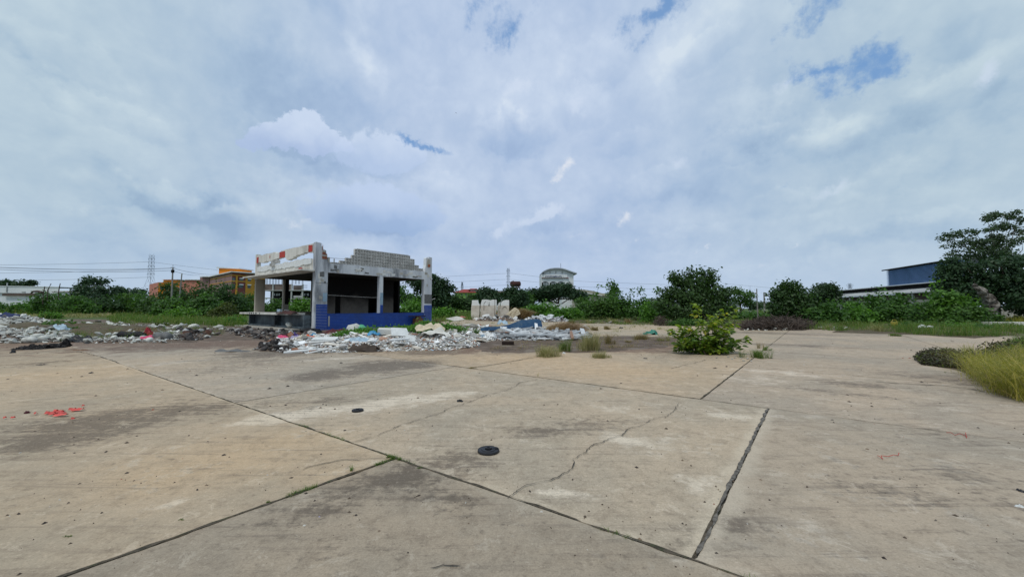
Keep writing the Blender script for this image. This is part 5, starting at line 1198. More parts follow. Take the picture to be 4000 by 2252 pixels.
# dead trunk
dt = tag(empty('dead_trunk', (*G(3868, 1268), 0)), 'leaning dead grey tree trunk with a broken hooked top', 'dead trunk')
m_ = MB(); D_ = G(3868, 1268)[1]; s_ = D_ / F_PX
pp = [(3872, 1270, .40), (3874, 1250, .36), (3872, 1235, .38), (3877, 1215, .37), (3880, 1200, .44), (3882, 1185, .46), (3876, 1172, .40), (3866, 1160, .36), (3856, 1150, .30), (3847, 1141, .32), (3838, 1130, .26), (3828, 1120, .20), (3820, 1112, .14), (3815, 1106, .04)]
m_.tube([((x - 3868) * s_, .1 * i % .3, (1270 - y) * s_) for i, (x, y, r) in enumerate(pp)], [r * .95 for *_, r in pp], 14)
me = m_.mesh('trunk', M['deadwood'], False)
for v in me.vertices: v.co += Vector((noise.noise(v.co * 5.1), noise.noise(v.co * 5.1 + Vector((5, 0, 0))), 0)) * .24
link('trunk', me, dt)
MB().tube([((3835 - 3868) * s_, 0, (1270 - 1135) * s_), ((3822 - 3868) * s_, -.1, (1270 - 1128) * s_), ((3808 - 3868) * s_, -.1, (1270 - 1122) * s_)], [.14, .10, .03], 7).build('broken_limb', M['deadwood'], dt, True)
bush_px(3820, 3900, 1222, G(3868, 1268)[1] - .8, 'dark creeper round the foot of the dead trunk', 'leaf_dark', name='creeper', cat='creeper', seed=130, n=900, size=.14, nl=4)
# brushwood heap
def brush(label, poly, n, L, h, mat, seed, name='brushwood_heap', cat='brushwood', rad=.018):
    r = np.random.default_rng(seed); xs = [p[0] for p in poly]; ys = [p[1] for p in poly]; mb = MB(); o = G(sum(xs) / len(xs), sum(ys) / len(ys)); k = 0
    while k < n:
        x, y = r.uniform(min(xs), max(xs)), r.uniform(min(ys), max(ys))
        if not pt_in(poly, x, y): continue
        k += 1; g = G(x, y); fx = (x - min(xs)) / (max(xs) - min(xs)); hh = h * math.sin(math.pi * min(max(fx, .05), .95)) ** .6 * r.uniform(.1, 1)
        th = r.uniform(0, 6.28); ll = L * r.uniform(.4, 1); dz = r.normal() * .18 * ll
        p = Vector((g[0] - o[0], g[1] - o[1], hh)); d = Vector((math.cos(th) * ll / 2, math.sin(th) * ll / 2, dz))
        q = p + Vector((r.normal(), r.normal(), r.normal())) * ll * .12
        pts = [tuple(v if v[2] > .01 else Vector((v[0], v[1], .01))) for v in (p - d, q, p + d)]
        mb.tube(pts, [rad * r.uniform(.6, 1.5), rad, rad * .3], 3, False)
    return tag(mb.build(name, M[mat], None, loc=(o[0], o[1], 0)), label, cat)
brush('heap of dry brown brushwood below the pointed bush', [(2900, 1288), (3000, 1290), (3150, 1288), (3180, 1275), (3120, 1262), (2960, 1262)], 1500, 1.7, .55, 'brush', 3, rad=.026)
brush('small bare root stump at the left foot of the big bush', [(2560, 1272), (2600, 1274), (2596, 1262), (2566, 1262)], 90, 1.2, .8, 'brush', 4, 'root_stump', 'stump', .025)
# sandy boulder and dry grass mounds
single('boulder', 'pale sandy boulder behind the fallen blue wall', 'boulder', 2010, 1250, 'chunk', 'cream', (2.4, 1.5, 2.6), (.1, .1, .2), .85, v=3)

# ------------------------------------------------------------------ grasses
def blades(P, H, W_, r, lean=.45, dirn=None):
    """P (n,3) foot points; curved three-segment blades"""
    n = len(P); H = np.asarray(H) * np.ones(n); th = r.uniform(0, 2 * np.pi, n); d = np.stack([np.cos(th), np.sin(th), np.zeros(n)], 1)
    if dirn is not None: d = d * .5 + np.array(dirn); d /= np.linalg.norm(d, axis=1)[:, None]
    h = (H * r.uniform(.45, 1.15, n))[:, None]; l = h * (lean * r.uniform(.3, 1.6, n))[:, None]
    w = (W_ * r.uniform(.7, 1.3, n))[:, None]; ph = th + np.pi / 2 + r.normal(size=n) * .5; s = np.stack([np.cos(ph), np.sin(ph), np.zeros(n)], 1) * w / 2
    z = np.array([[0, 0, 1.]])
    a = P; b = P + z * h * .5 + d * l * .25; c = P + z * h * .85 + d * l * .65; e = P + z * h * (1.0 - .25 * lean) + d * l * 1.1
    V = np.stack([a - s, a + s, b + s * .9, b - s * .9, c + s * .6, c - s * .6, e], 1).reshape(-1, 3)
    k = (np.arange(n) * 7)[:, None]
    F4 = np.concatenate([k + np.array([[0, 1, 2, 3]]), k + np.array([[3, 2, 4, 5]]), k + np.array([[5, 4, 6, 6]])], 0)
    return V, F4
def blade_mesh(V, F4, mat):
    q = F4[F4[:, 2] != F4[:, 3]]; t = F4[F4[:, 2] == F4[:, 3]][:, :3]
    me = bpy.data.meshes.new('blades'); me.vertices.add(len(V)); me.vertices.foreach_set('co', V.astype(np.float32).ravel())
    me.loops.add(len(q) * 4 + len(t) * 3); me.loops.foreach_set('vertex_index', np.concatenate([q.ravel(), t.ravel()]).astype(np.int32))
    me.polygons.add(len(q) + len(t)); me.polygons.foreach_set('loop_start', np.concatenate([np.arange(len(q)) * 4, len(q) * 4 + np.arange(len(t)) * 3]).astype(np.int32))
    me.update(calc_edges=True); me.materials.append(mat); return me
def tuft(label, x, y, w, h, mat, n, seed, name='grass_tuft', cat='grass tuft', lean=.5, bw=None, dirn=None, z=0., D=None):
    g = G(x, y); r = np.random.default_rng(seed); sc_ = g[1] / F_PX; Wm, Hm = w * sc_, h * sc_
    P = np.zeros((n, 3)); kk = r.integers(0, max(3, n // 60), n); cen_ = r.normal(size=(max(3, n // 60), 2)) * Wm * np.array([.19, .15])
    P[:, :2] = cen_[kk] + r.normal(size=(n, 2)) * Wm * .06; lean = lean * 1.9; Hk = r.uniform(.45, 1.1, max(3, n // 60))
    V, F4 = blades(P, Hm * .8 * Hk[kk], bw or max(.004, g[1] * .00042), r, lean, dirn)
    return tag(link(name, blade_mesh(V, F4, M[mat]), None, (g[0], g[1], z)), label, cat)
def field(label, poly, mat, n, H, seed, name='grass', lean=.4, dense=.0, kind='stuff', cat='grass', z=0.02, bwk=.00055, zfun=None):
    r = np.random.default_rng(seed); xs = [p[0] for p in poly]; ys = [p[1] for p in poly]; P = []
    while len(P) < n:
        x, y = r.uniform(min(xs), max(xs)), r.uniform(min(ys), max(ys))
        if pt_in(poly, x, y):
            g = G(x, y)
            if noise.noise(Vector((g[0] * .5, g[1] * .5, seed))) + r.uniform(-.5, .6) > dense - .2: P.append((g[0], g[1], z))
    P = np.array(P)
    nc = max(20, n // 26); ci = r.integers(0, nc, n); C0 = P[:nc].copy(); sp = .10 + .0022 * C0[ci, 1]
    loose = r.random(n) < .25; Q = C0[ci] + np.stack([r.normal(size=n) * sp, r.normal(size=n) * sp, np.zeros(n)], 1); P = np.where(loose[:, None], P, Q)
    D = P[:, 1]; hk = r.uniform(.35, 1.25, nc)[ci]; hh = H * hk * (1 + .9 * np.array([noise.noise(Vector((p[0] * .6, p[1] * .6, seed + 2))) + .5 * noise.noise(Vector((p[0] * 2.3, p[1] * 2.3, seed + 2))) for p in P]))
    V, F4 = blades(P, hh, np.maximum(.006, D * bwk), r, lean)
    return tag(link(name, blade_mesh(V, F4, M[mat])), label, cat, kind=kind)
tuft('pale green grass tuft left of the taller pair beyond the bare soil', 2130, 1392, 150, 62, 'grass_pale', 900, 1)
tuft('upright green tuft behind the left pale grass tuft', 2205, 1372, 60, 78, 'grass', 420, 2, lean=.25)
tuft('tall wispy pale tuft at the edge of the bare soil', 2310, 1370, 120, 95, 'grass_pale', 900, 3, lean=.3)
tuft('small green tuft right below the tall wispy tuft', 2330, 1397, 90, 42, 'grass_pale', 520, 4, lean=.4)
tuft('brown dry tuft right of the tall wispy tuft', 2380, 1348, 70, 62, 'grass_dry', 420, 5, lean=.3)
tuft('dry brown tuft left of the leafy foreground bush', 2510, 1328, 90, 48, 'grass_dry', 520, 6, lean=.3)
tuft('little olive tuft next to the foreground bush', 2592, 1334, 50, 34, 'grass_pale', 320, 7, lean=.3)
tuft('tiny dry tuft on the soil left of the dry brown tuft', 2450, 1340, 40, 20, 'grass_dry', 200, 8)
tuft('green grass tuft growing from the joint right of the bush', 2950, 1396, 110, 50, 'grass', 620, 9, lean=.45)
tuft('thin reddish weed beside the tuft right of the bush', 2965, 1360, 60, 50, 'grass_dry', 70, 10, lean=.25)
tuft('small tuft leaning right at the end of the joint', 2985, 1368, 60, 26, 'grass', 160, 11, dirn=(1, 0, 0))
tuft('tall green weed standing in the rubble', 1858, 1322, 30, 95, 'leaf_mid', 60, 12, lean=.2, name='weed', cat='weed', bw=.035)
tuft('low bright weed below the tall weed in the rubble', 1862, 1324, 40, 20, 'grass', 200, 13)
tuft('brown tuft between the shop and the pale wall slabs', 1728, 1235, 30, 16, 'straw', 250, 14)
tuft('dry brown tuft at the foot of the shop end column', 1705, 1270, 50, 40, 'straw', 260, 15)
for k, (x, y, w, h, mt, lb) in enumerate([(2225, 1262, 60, 22, 'grass', 'green tuft at the edge of the far slabs'), (2300, 1262, 50, 22, 'grass_pale', 'pale tuft at the foot of the hedge'), (2400, 1262, 60, 30, 'grass_pale', 'yellowish tuft before the bushes left of the big bush'), (2320, 1290, 40, 26, 'grass_dry', 'dry tuft beside the pale grey block'),
    (2370, 1286, 60, 22, 'grass_dry', 'brownish tuft on the far sandy slabs'), (2460, 1264, 70, 30, 'straw', 'reddish dry tuft left of the root stump'), (3230, 1285, 60, 22, 'grass_pale', 'tuft at the corner of the far slab'), (3420, 1296, 130, 46, 'grass_pale', 'yellow green tuft before the right hedge'),
    (3500, 1312, 60, 14, 'grass', 'small tuft in the joint before the grass verge'), (3693, 1455, 14, 12, 'grass', 'tiny green sprout below the dark ground cover'), (2100, 1470, 4, 24, 'grass_pale', 'single thin weed growing from the long joint'),
    (1850, 1437, 50, 6, 'grass_dry', 'low brown weeds in the joint beyond the dark stain'), (330, 1300, 90, 44, 'straw', 'brown dry stalks behind the left weeds'), (270, 1300, 40, 30, 'straw', 'reddish stalks beside the brown stalks'), (2000, 1245, 60, 60, 'straw', 'tall straw clump left of the sandy boulder')]):
    tuft(lb, x, y, w, h, mt, 380 if w > 20 else 14, 20 + k, lean=.35)
for k, (x, y, n, h, lb) in enumerate([(1522, 1788, 150, 22, 'green weeds in the joint crossing nearest the camera'), (1560, 1797, 70, 16, 'weeds in the long joint just right of the crossing'), (1470, 1815, 50, 10, 'weeds in the joint left of the crossing'), (1370, 1838, 40, 22, 'small upright weed left of the crossing'),
    (1640, 1828, 40, 10, 'small weed tuft farther down the long joint'), (1050, 1962, 30, 12, 'tiny weed in the joint near the lower left'), (700, 2030, 40, 6, 'moss-like weed in the lower left joint'), (268, 2092, 24, 8, 'tiny sprout on the lower left slab')]):
    tuft(lb, x, y, 46 if n > 100 else 26, h, 'grass', n, 60 + k, lean=.6, name='weed', cat='weed')
r9 = np.random.default_rng(31)
def joint_weeds(label, a, b, n, h, seed):
    Pj = []
    while len(Pj) < n:
        t = r9.random(); u_, v_ = a[0] + (b[0] - a[0]) * t, a[1] + (b[1] - a[1]) * t
        if noise.noise(Vector((u_ * 2.3, v_ * 2.3, seed))) > .18: g = uv(u_ + r9.normal() * .012, v_ + r9.normal() * .012); Pj.append((g[0], g[1], -.01))
    V, F4 = blades(np.array(Pj), h, .0035, r9, 1.1); tag(link('joint_weeds', blade_mesh(V, F4, M['grass'])), label, 'weeds', kind='stuff')
joint_weeds('small weeds and moss rooted along the lower left joint', (2.46, 3.475), (.2, 3.475), 420, .04, 1)
joint_weeds('small weeds and moss rooted along the long diagonal joint', (2.35, 5.5), (2.66, 0), 420, .035, 2)
def mound(label, x, y, w, h, mat, n, seed, lean=1.6, dirn=(1, 0, 0), name='straw_mound', z0=.0):
    g = G(x, y); r = np.random.default_rng(seed); s = g[1] / F_PX; Wm, Hm = w * s, h * s
    a = r.uniform(-.5, .5, n); P = np.zeros((n, 3)); P[:, 0] = a * Wm * .8; P[:, 1] = r.normal(size=n) * Wm * .14; P[:, 2] = np.maximum(0, Hm * .55 * (1 - (2 * a) ** 2) * r.uniform(0, 1, n)) + z0
    V, F4 = blades(P, Hm * .75, max(.01, g[1] * .0006), r, lean, dirn); V[:, 2] = np.maximum(V[:, 2], .0)
    return tag(link(name, blade_mesh(V, F4, M[mat]), None, (g[0], g[1], 0)), label, 'straw mound')
mound('combed brown straw mound right of the slat heap', 2190, 1306, 170, 44, 'straw', 3200, 5, 1.6, (1, 0, 0))
mound('large brown straw mound draped over the sandy boulder', 2020, 1249, 110, 34, 'straw', 3000, 6, 1.3, (1, -.2, 0), z0=.2)
tuft('green weeds at the foot of the combed straw mound', 2190, 1308, 90, 20, 'grass', 380, 90)
# creeping green vine over the rubble
plant('creeping_vine', 'bright green creeping vine spread over the rubble before the blue wall', 'vine', (*G(1560, 1318), 0), [(dx, dy, z * .68, rx, ry, .14) for dx, dy, z, rx, ry in [(-2.2, -.6, .35, .7, .5), (-1.6, .2, .45, .9, .6), (-.6, .5, .5, 1.0, .6), (.4, .8, .6, .9, .6), (1.2, 1.0, .7, .8, .5), (1.9, 1.1, .8, .6, .5), (-2.4, -1.4, .32, .5, .5), (2.6, 1.6, .6, .8, .5), (1.0, 1.8, .95, .5, .4)]], 5200, .085, 'leaf_bright', tr=0, seed=140, shell=.1, cluster=8, csig=.12)
# ground cover
field('sunlit green grass strip below the left hedge', [(440, 1262), (960, 1280), (960, 1240), (900, 1228), (700, 1222), (480, 1225), (420, 1240)], 'grass', 15000, .55, 1, bwk=.0007, dense=.15)
field('yellowish dry grass along the foot of the left hedge', [(0, 1245), (450, 1240), (450, 1230), (0, 1232)], 'grass_pale', 5000, .5, 2, bwk=.0008, dense=.1)
field('brown weeds over the low bank at the left', [(-20, 1310), (600, 1312), (640, 1296), (400, 1282), (0, 1280)], 'straw', 3500, .16, 3, dense=.3, z=.18)
field('green grass between the shop and the pale wall slabs', [(1690, 1262), (1850, 1250), (2000, 1240), (2300, 1240), (2300, 1226), (1700, 1224)], 'grass', 9000, .7, 4, bwk=.0007)
field('grass along the far edge of the concrete in the middle', [(2240, 1262), (2560, 1272), (2900, 1272), (3000, 1262), (2900, 1246), (2240, 1244)], 'grass', 9000, .30, 5, dense=.25)
field('grass along the far edge of the concrete at the right', [(3120, 1286), (3340, 1296), (3500, 1292), (3560, 1262), (3150, 1258)], 'grass', 8000, .35, 6, dense=.1)
field('thick green grass strip below the right hedge', [(3460, 1300), (3700, 1314), (3850, 1316), (4020, 1308), (4100, 1280), (3900, 1262), (3500, 1262)], 'grass', 20000, .38, 7, bwk=.0006)
field('bright yellow green meadow behind the kerb slab', [(3880, 1262), (4100, 1262), (4100, 1236), (3880, 1236)], 'grass_yellow', 5000, .6, 8, bwk=.0006)
field('green scrub grass filling the far field at the left', [(-200, 1232), (960, 1228), (960, 1217), (-200, 1217)], 'grass', 9000, 1.2, 9, bwk=.0007)
field('green scrub grass filling the far field behind the hedge', [(1560, 1228), (3200, 1240), (3600, 1240), (3600, 1220), (1560, 1217)], 'grass', 9000, 1.0, 10, bwk=.0007)
# yellow grass at the right edge of the yard
field('long yellow green grass spilling over the right edge of the slabs', [(3810, 1470), (3850, 1500), (3900, 1535), (3960, 1560), (4060, 1582), (4300, 1575), (4400, 1420), (4200, 1390), (4000, 1400), (3860, 1420), (3770, 1440)], 'grass_yellow', 26000, .46, 11, lean=1.1, bwk=.0007, dense=-.1)
field('green weeds behind the yellow grass at the right edge', [(3930, 1420), (4300, 1430), (4400, 1350), (4000, 1335), (3960, 1350)], 'grass', 14000, .42, 12, lean=.5, bwk=.0007)
field('sparse pale grass fringing the dark ground cover', [(3640, 1392), (3900, 1432), (3960, 1400), (3780, 1366)], 'grass_pale', 2200, .16, 13, lean=.9)
field('sparse straw trailing from the yellow grass onto the slab', [(3760, 1460), (3820, 1500), (3920, 1550), (3990, 1574), (3990, 1540), (3850, 1470)], 'grass_dry', 900, .10, 14, lean=1.2)
field('greener blades mixed through the yellow grass at the right edge', [(3850, 1480), (3900, 1530), (4000, 1565), (4300, 1570), (4400, 1420), (4100, 1390), (3880, 1420)], 'grass', 9000, .34, 15, lean=1.0, bwk=.0007)
field('dry straw blades mixed through the yellow grass at the right edge', [(3800, 1470), (3850, 1510), (3960, 1570), (4300, 1585), (4400, 1440), (4000, 1420), (3850, 1430)], 'grass_dry', 5000, .40, 16, lean=1.3, bwk=.0006)
field('thin dry weeds over the brown soil left of the leafy bush', [(1900, 1372), (2300, 1370), (2720, 1350), (2740, 1322), (2450, 1306), (2200, 1316), (2000, 1335)], 'grass_dry', 3200, .11, 17, lean=1.2, dense=.25)
field('thin weeds scattered between the rubble and the far hedge', [(1700, 1300), (2300, 1300), (2900, 1290), (2900, 1265), (2250, 1260), (1720, 1262)], 'grass_pale', 2600, .16, 18, lean=1.0, dense=.3)
field('weeds growing through the left rubble and the bare soil behind it', [(-50, 1330), (330, 1335), (850, 1320), (900, 1275), (400, 1262), (0, 1262)], 'grass', 6000, .28, 19, lean=.8, dense=.3, z=.06)
r7 = np.random.default_rng(5); P = []
poly = [(3568, 1402), (3600, 1425), (3690, 1436), (3780, 1445), (3830, 1420), (3800, 1392), (3700, 1370), (3610, 1374)]
while len(P) < 5200:
    x, y = r7.uniform(3560, 3840), r7.uniform(1365, 1450)
    if pt_in(poly, x, y): g = G(x, y); P.append((g[0], g[1], abs(r7.normal()) * .07))
P = np.array(P); V, F4 = leaf_quads(P, .05, r7, .3)
tag(link('ground_cover', mesh_np('ground_cover', V, F4, M['heath'])), 'flat dark brown ground cover at the left tip of the yellow grass', 'ground cover', kind='stuff')
P = np.array([(*G(r7.normal(3960, 45), r7.normal(1378, 10)), abs(r7.normal()) * .13) for _ in range(5500)]); V, F4 = leaf_quads(P, .06, r7, .3)
tag(link('ground_cover', mesh_np('ground_cover', V, F4, M['heath'])), 'dark brown low growth behind the yellow grass at the right edge', 'ground cover', kind='stuff')

# ------------------------------------------------------------------ foreground bush, leaf by leaf
def big_leaf(mat):
    vs, fs = [], []
    prof = [(0, .0), (.18, .20), (.42, .29), (.7, .22), (.9, .09), (1, .0)]
    for t, w in prof:
        z = -.25 * t * t
        vs += [(t, -w, z + w * .28), (t, 0, z), (t, w, z + w * .28)]
    for i in range(len(prof) - 1):
        for j in range(2): fs.append((i * 3 + j, (i + 1) * 3 + j, (i + 1) * 3 + j + 1, i * 3 + j + 1))
    me = MB().add(vs, fs).mesh('leaf', mat); return me
def objleaf(name, dark, light, yellow):
    m, nt = new_mat(name); N = NT(nt); oi = N.n('ShaderNodeObjectInfo').outputs['Random']; g = N.n('ShaderNodeNewGeometry')
    isl = N.math('FRACT', N.math('ADD', oi, N.math('MULTIPLY', g.outputs['Random Per Island'], 7.3)))
    col = N.ramp(isl, [(0, dark), (.5, tuple((a + b) / 2 for a, b in zip(dark, light))), (.9, light), (.97, yellow)])
    p = principled(N, col, .42, spec=.45); tr = N.n('ShaderNodeBsdfTranslucent'); N.link(N.mix(1.0, col, (1.7, 1.7, .8), 'MULTIPLY'), tr.inputs[0])
    mx = N.n('ShaderNodeMixShader'); mx.inputs[0].default_value = .38; N.link(p.outputs[0], mx.inputs[1]); N.link(tr.outputs[0], mx.inputs[2]); out(N, mx.outputs[0]); return m
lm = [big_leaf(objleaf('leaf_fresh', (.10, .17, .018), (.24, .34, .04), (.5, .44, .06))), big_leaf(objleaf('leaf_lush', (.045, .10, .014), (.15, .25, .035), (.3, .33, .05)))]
gb_ = G(2780, 1388); fb = tag(empty('leafy_bush', (gb_[0] + .16, gb_[1] + .55, 0)), 'knee-high yellow green leafy bush growing from the slab in the right foreground', 'bush')
r8 = np.random.default_rng(21); s0 = gb_[1] / F_PX; stems = MB(); L0 = []
targets = [(2752, 1192), (2745, 1215), (2760, 1240), (2830, 1212), (2862, 1212), (2875, 1235), (2880, 1265), (2820, 1240), (2800, 1262), (2770, 1275), (2740, 1260), (2700, 1280), (2660, 1285), (2650, 1300), (2680, 1300), (2720, 1290),
           (2640, 1340), (2655, 1360), (2670, 1330), (2700, 1345), (2740, 1335), (2780, 1310), (2820, 1300), (2860, 1290), (2850, 1320), (2890, 1340), (2915, 1325), (2920, 1345), (2880, 1370), (2830, 1355), (2790, 1350), (2750, 1365), (2700, 1375), (2870, 1250), (2840, 1270), (2795, 1290),
           (2660, 1378), (2720, 1320), (2765, 1330), (2810, 1330), (2905, 1365), (2850, 1380), (2625, 1300), (2690, 1312), (2735, 1375), (2775, 1378), (2815, 1375), (2895, 1305)]
for k, (x, y) in enumerate(targets):
    top = Vector(((x - 2780) * s0, r8.uniform(-.45, .45), max((1388 - y) * s0 * 1.02, .1))); base = Vector((r8.normal() * .22 + top.x * .25, r8.normal() * .16, 0))
    mid = base.lerp(top, .5) + Vector((0, 0, .1)) + Vector((r8.normal(), r8.normal(), 0)) * .05
    stems.tube([tuple(base), tuple(mid), tuple(top)], [.012, .008, .004], 4)
    hi = y < 1300
    nl = 46 if not hi else 40
    for j in range(nl):
        t = 1 - r8.random() ** 1.4 * .85; p = (mid.lerp(top, (t - .5) * 2) if t > .5 else base.lerp(mid, t * 2)) + Vector(r8.normal(size=3)) * .045
        if p.z < .02: p.z = .02 + r8.random() * .05
        sz = r8.uniform(.10, .17); outd = Vector((p.x, p.y * 1.5, .12)).normalized(); yaw = math.atan2(outd.y, outd.x) + r8.normal() * 1.1
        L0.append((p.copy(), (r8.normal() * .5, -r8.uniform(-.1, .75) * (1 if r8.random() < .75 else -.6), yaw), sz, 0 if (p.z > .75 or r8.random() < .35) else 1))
stems.build('stems', M['bark'], fb)
L0.sort(key=lambda q: q[0].y)
from mathutils import Euler
pick = set(range(0, 1700)) ; front = L0[:900]; sel = [front[i] for i in r8.choice(len(front), 300, replace=False)]; ids = {id(q) for q in sel}
V2 = {0: [], 1: []}; F2 = {0: [], 1: []}
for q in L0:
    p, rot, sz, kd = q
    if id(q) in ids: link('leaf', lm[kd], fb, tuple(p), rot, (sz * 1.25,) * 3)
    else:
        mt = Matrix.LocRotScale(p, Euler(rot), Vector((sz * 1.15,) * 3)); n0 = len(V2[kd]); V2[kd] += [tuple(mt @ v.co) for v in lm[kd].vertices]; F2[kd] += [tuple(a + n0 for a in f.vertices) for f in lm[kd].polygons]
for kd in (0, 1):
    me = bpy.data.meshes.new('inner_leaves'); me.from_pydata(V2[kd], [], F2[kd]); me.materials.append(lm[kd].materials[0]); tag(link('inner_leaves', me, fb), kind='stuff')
for k, (x, y) in enumerate([(2845, 1396), (2870, 1398), (2895, 1400), (2920, 1402), (2800, 1398), (2860, 1403), (2905, 1410), (2935, 1412)]):
    single('stone', 'small grey concrete crumb in the row at the foot of the leafy bush', 'stone', x, y, 'chunk', 'concrete', (.12, .09, .08), (.2, .1, k), .02, group='concrete crumbs under the leafy bush', v=k % 6)

# ------------------------------------------------------------------ pale broken wall slabs in the middle distance
DW = 51.0
def wx(x): return XD(x, DW)
def wz(y): return HD(y, DW)
def wall_slab(label, outline, dy, th, extra=None):
    x0 = sum(p[0] for p in outline) / len(outline)
    root = tag(empty('wall_slab', (wx(x0), DW + dy, 0)), label, 'wall slab')
    MB().prism([(wx(x) - wx(x0), wz(y)) for x, y in outline], 0, th, 'y').build('wall_panel', M['tide_wall'], root)
    for o in (extra or []): MB().prism([(wx(x) - wx(x0), wz(y)) for x, y in o], -.02, -.003, 'y').build('crack_gap', M['crack'], root)
def tide():
    m, nt = new_mat('tide_wall'); N = NT(nt); g = N.n('ShaderNodeNewGeometry'); sp = N.n('ShaderNodeSeparateXYZ'); N.link(g.outputs['Position'], sp.inputs[0])
    nz = N.noise(g.outputs['Position'], .8, 6, .65).outputs['Fac']; n2 = N.noise(g.outputs['Position'], 4, 5, .6).outputs['Fac']
    hi = N.mix(nz, (.70, .71, .70), (.80, .80, .78)); lo = N.mix(N.ss(nz, .35, .65), (.66, .60, .52), (.50, .44, .37))
    h = N.math('ADD', sp.outputs[2], N.math('MULTIPLY', nz, .05)); col = N.mix(N.ss(h, wz(1192), wz(1191)), lo, hi)
    p = principled(N, col, .9, n2, .4, .03); out(N, p.outputs[0]); return m
M['tide_wall'] = tide()
wall_slab('left pale wall slab, narrowest of the standing wall pieces', [(1840, 1250), (1841, 1200), (1843, 1185), (1844, 1172), (1850, 1172), (1866, 1171), (1868, 1183), (1873, 1190), (1873, 1222), (1870, 1250)], 0, .9)
wall_slab('widest pale wall slab with long black crack lines', [(1876, 1250), (1877, 1190), (1880, 1178), (1882, 1170), (1900, 1169), (1910, 1171), (1916, 1172), (1925, 1169), (1939, 1170), (1939, 1215), (1934, 1232), (1932, 1250)], .15, .9,
          [[(1889.5, 1212), (1889.5, 1184), (1898, 1175), (1898.6, 1176), (1890.8, 1184.5), (1890.8, 1212)], [(1931.8, 1232), (1932.2, 1170), (1933.6, 1170), (1933.2, 1232)], [(1905.5, 1176), (1906.5, 1190), (1910, 1196), (1913, 1190), (1912, 1176), (1911, 1190), (1909.8, 1193), (1907.6, 1189)]])
wall_slab('right pale wall slab with an arched hollow', [(1953, 1250), (1954, 1200), (1958, 1180), (1966, 1173), (1975, 1171), (1989, 1171), (1988, 1250)], .0, .7, [[(1962, 1209), (1965, 1199), (1972, 1196), (1978, 1199), (1980, 1208), (1977, 1201), (1971, 1198.5), (1966, 1201)]])
wall_slab('thin leaning wall sliver left of the arched slab', [(1942, 1246), (1943, 1195), (1948, 1182), (1952, 1179), (1951, 1240)], .5, .4)

# ------------------------------------------------------------------ far buildings
def quad_wall(root, name, mat, p, q, z0, z1, th=.3, inset=0.0):
    """wall box from p to q (x, y pairs in root space), thickness to the rear"""
    p, q = Vector(p), Vector(q); d = (q - p).normalized(); n = Vector((-d.y, d.x)) * 1.0
    if n.y < 0: n = -n
    a, b = p + n * inset, q + n * inset; c, e = b + n * th, a + n * th
    vs = [(*v, z) for z in (z0, z1) for v in (a, b, c, e)]
    return MB().add(vs, [(3, 2, 1, 0), (4, 5, 6, 7), (0, 1, 5, 4), (1, 2, 6, 5), (2, 3, 7, 6), (3, 0, 4, 7)]).build(name, M[mat], root)
# white warehouse, far left
D = 140
wh = tag(empty('warehouse', (XD(100, D), D, 0)), 'long low white warehouse behind the hedge at the far left', 'warehouse')
X = lambda x, D_=D, c=100: XD(x, D_) - XD(c, D)
MB().box(X(-250), X(235), 0, 16, 0, HD(1141, D)).build('wall', M['white_far'], wh)
MB().prism([(X(-250), HD(1141, D)), (X(235), HD(1146, D)), (X(235), HD(1121, D)), (X(-250), HD(1113, D))], -.6, -.3, 'y').build('roof', M['white_far'], wh)
MB().prism([(X(-250), HD(1114, D)), (X(235), HD(1122, D)), (X(235), HD(1119.5, D)), (X(-250), HD(1111.5, D))], -.8, 12, 'y').build('ridge', M['white_far'], wh)
MB().box(X(20), X(150), -.9, -.65, HD(1155, D), HD(1146, D)).build('dark_eave', M['brownroof_far'], wh)
MB().box(X(93), X(106), -.75, -.62, HD(1146, D), HD(1138, D)).build('hatch', M['conc_far'], wh)
MB().box(X(34), X(36), -.9, -.62, HD(1141, D), HD(1105, D)).build('vent_pipe', M['conc_far'], wh)
D2 = 120
w2 = tag(empty('white_house', (XD(280, D2), D2, 0)), 'small white house corner with a dark flat roof behind the left hedge', 'house')
MB().box(-3, 1.8, 0, 6, 0, HD(1141, D2)).build('wall', M['white_far'], w2); MB().box(-6, 2.2, -.3, 6.2, HD(1141, D2), HD(1139, D2)).build('roof', M['brownroof_far'], w2)
MB().box(-6, 2.0, -.2, 6, HD(1138.8, D2), HD(1134, D2)).build('parapet', M['white_far'], w2)
# orange and brick red school block
D = 225.0
cx_ = (XD(903, D), D); H = HD(1061, D)
Dl = (H - EYE) * F_PX / (HORIZON - 1082); lx = (XD(809, Dl), Dl)
d1 = Vector((lx[0] - cx_[0], lx[1] - cx_[1])); nr = Vector((d1.y, -d1.x)).normalized()
if nr.y < 0: nr = -nr
kx = (1034 - 2000) / F_PX; t = (kx * cx_[1] - cx_[0]) / (nr.x - kx * nr.y)
rx_ = (cx_[0] + nr.x * t, cx_[1] + nr.y * t)
sb = tag(empty('school_building', (*cx_, 0)), 'brick red and yellow three storey block with an orange roof box', 'building')
rel = lambda p: (p[0] - cx_[0], p[1] - cx_[1])
def prism4(root, name, mat, pts, z0, z1): return MB().add([(*p, z0) for p in pts] + [(*p, z1) for p in pts], [(3, 2, 1, 0), (4, 5, 6, 7), (0, 1, 5, 4), (1, 2, 6, 5), (2, 3, 7, 6), (3, 0, 4, 7)]).build(name, M[mat], root)
bk = (rx_[0] + d1.x, rx_[1] + d1.y)
prism4(sb, 'side_wing', 'mauve_far', [rel(cx_), rel(lx), rel(bk), rel(rx_)], 0, H - .4)
def facade_pt(p, q, f, o): # point at fraction f along p-q, o metres towards the camera
    v = Vector(p).lerp(Vector(q), f); d = (Vector(q) - Vector(p)).normalized(); n = Vector((d.y, -d.x)); n = n if n.y < 0 else -n; return v + n * o
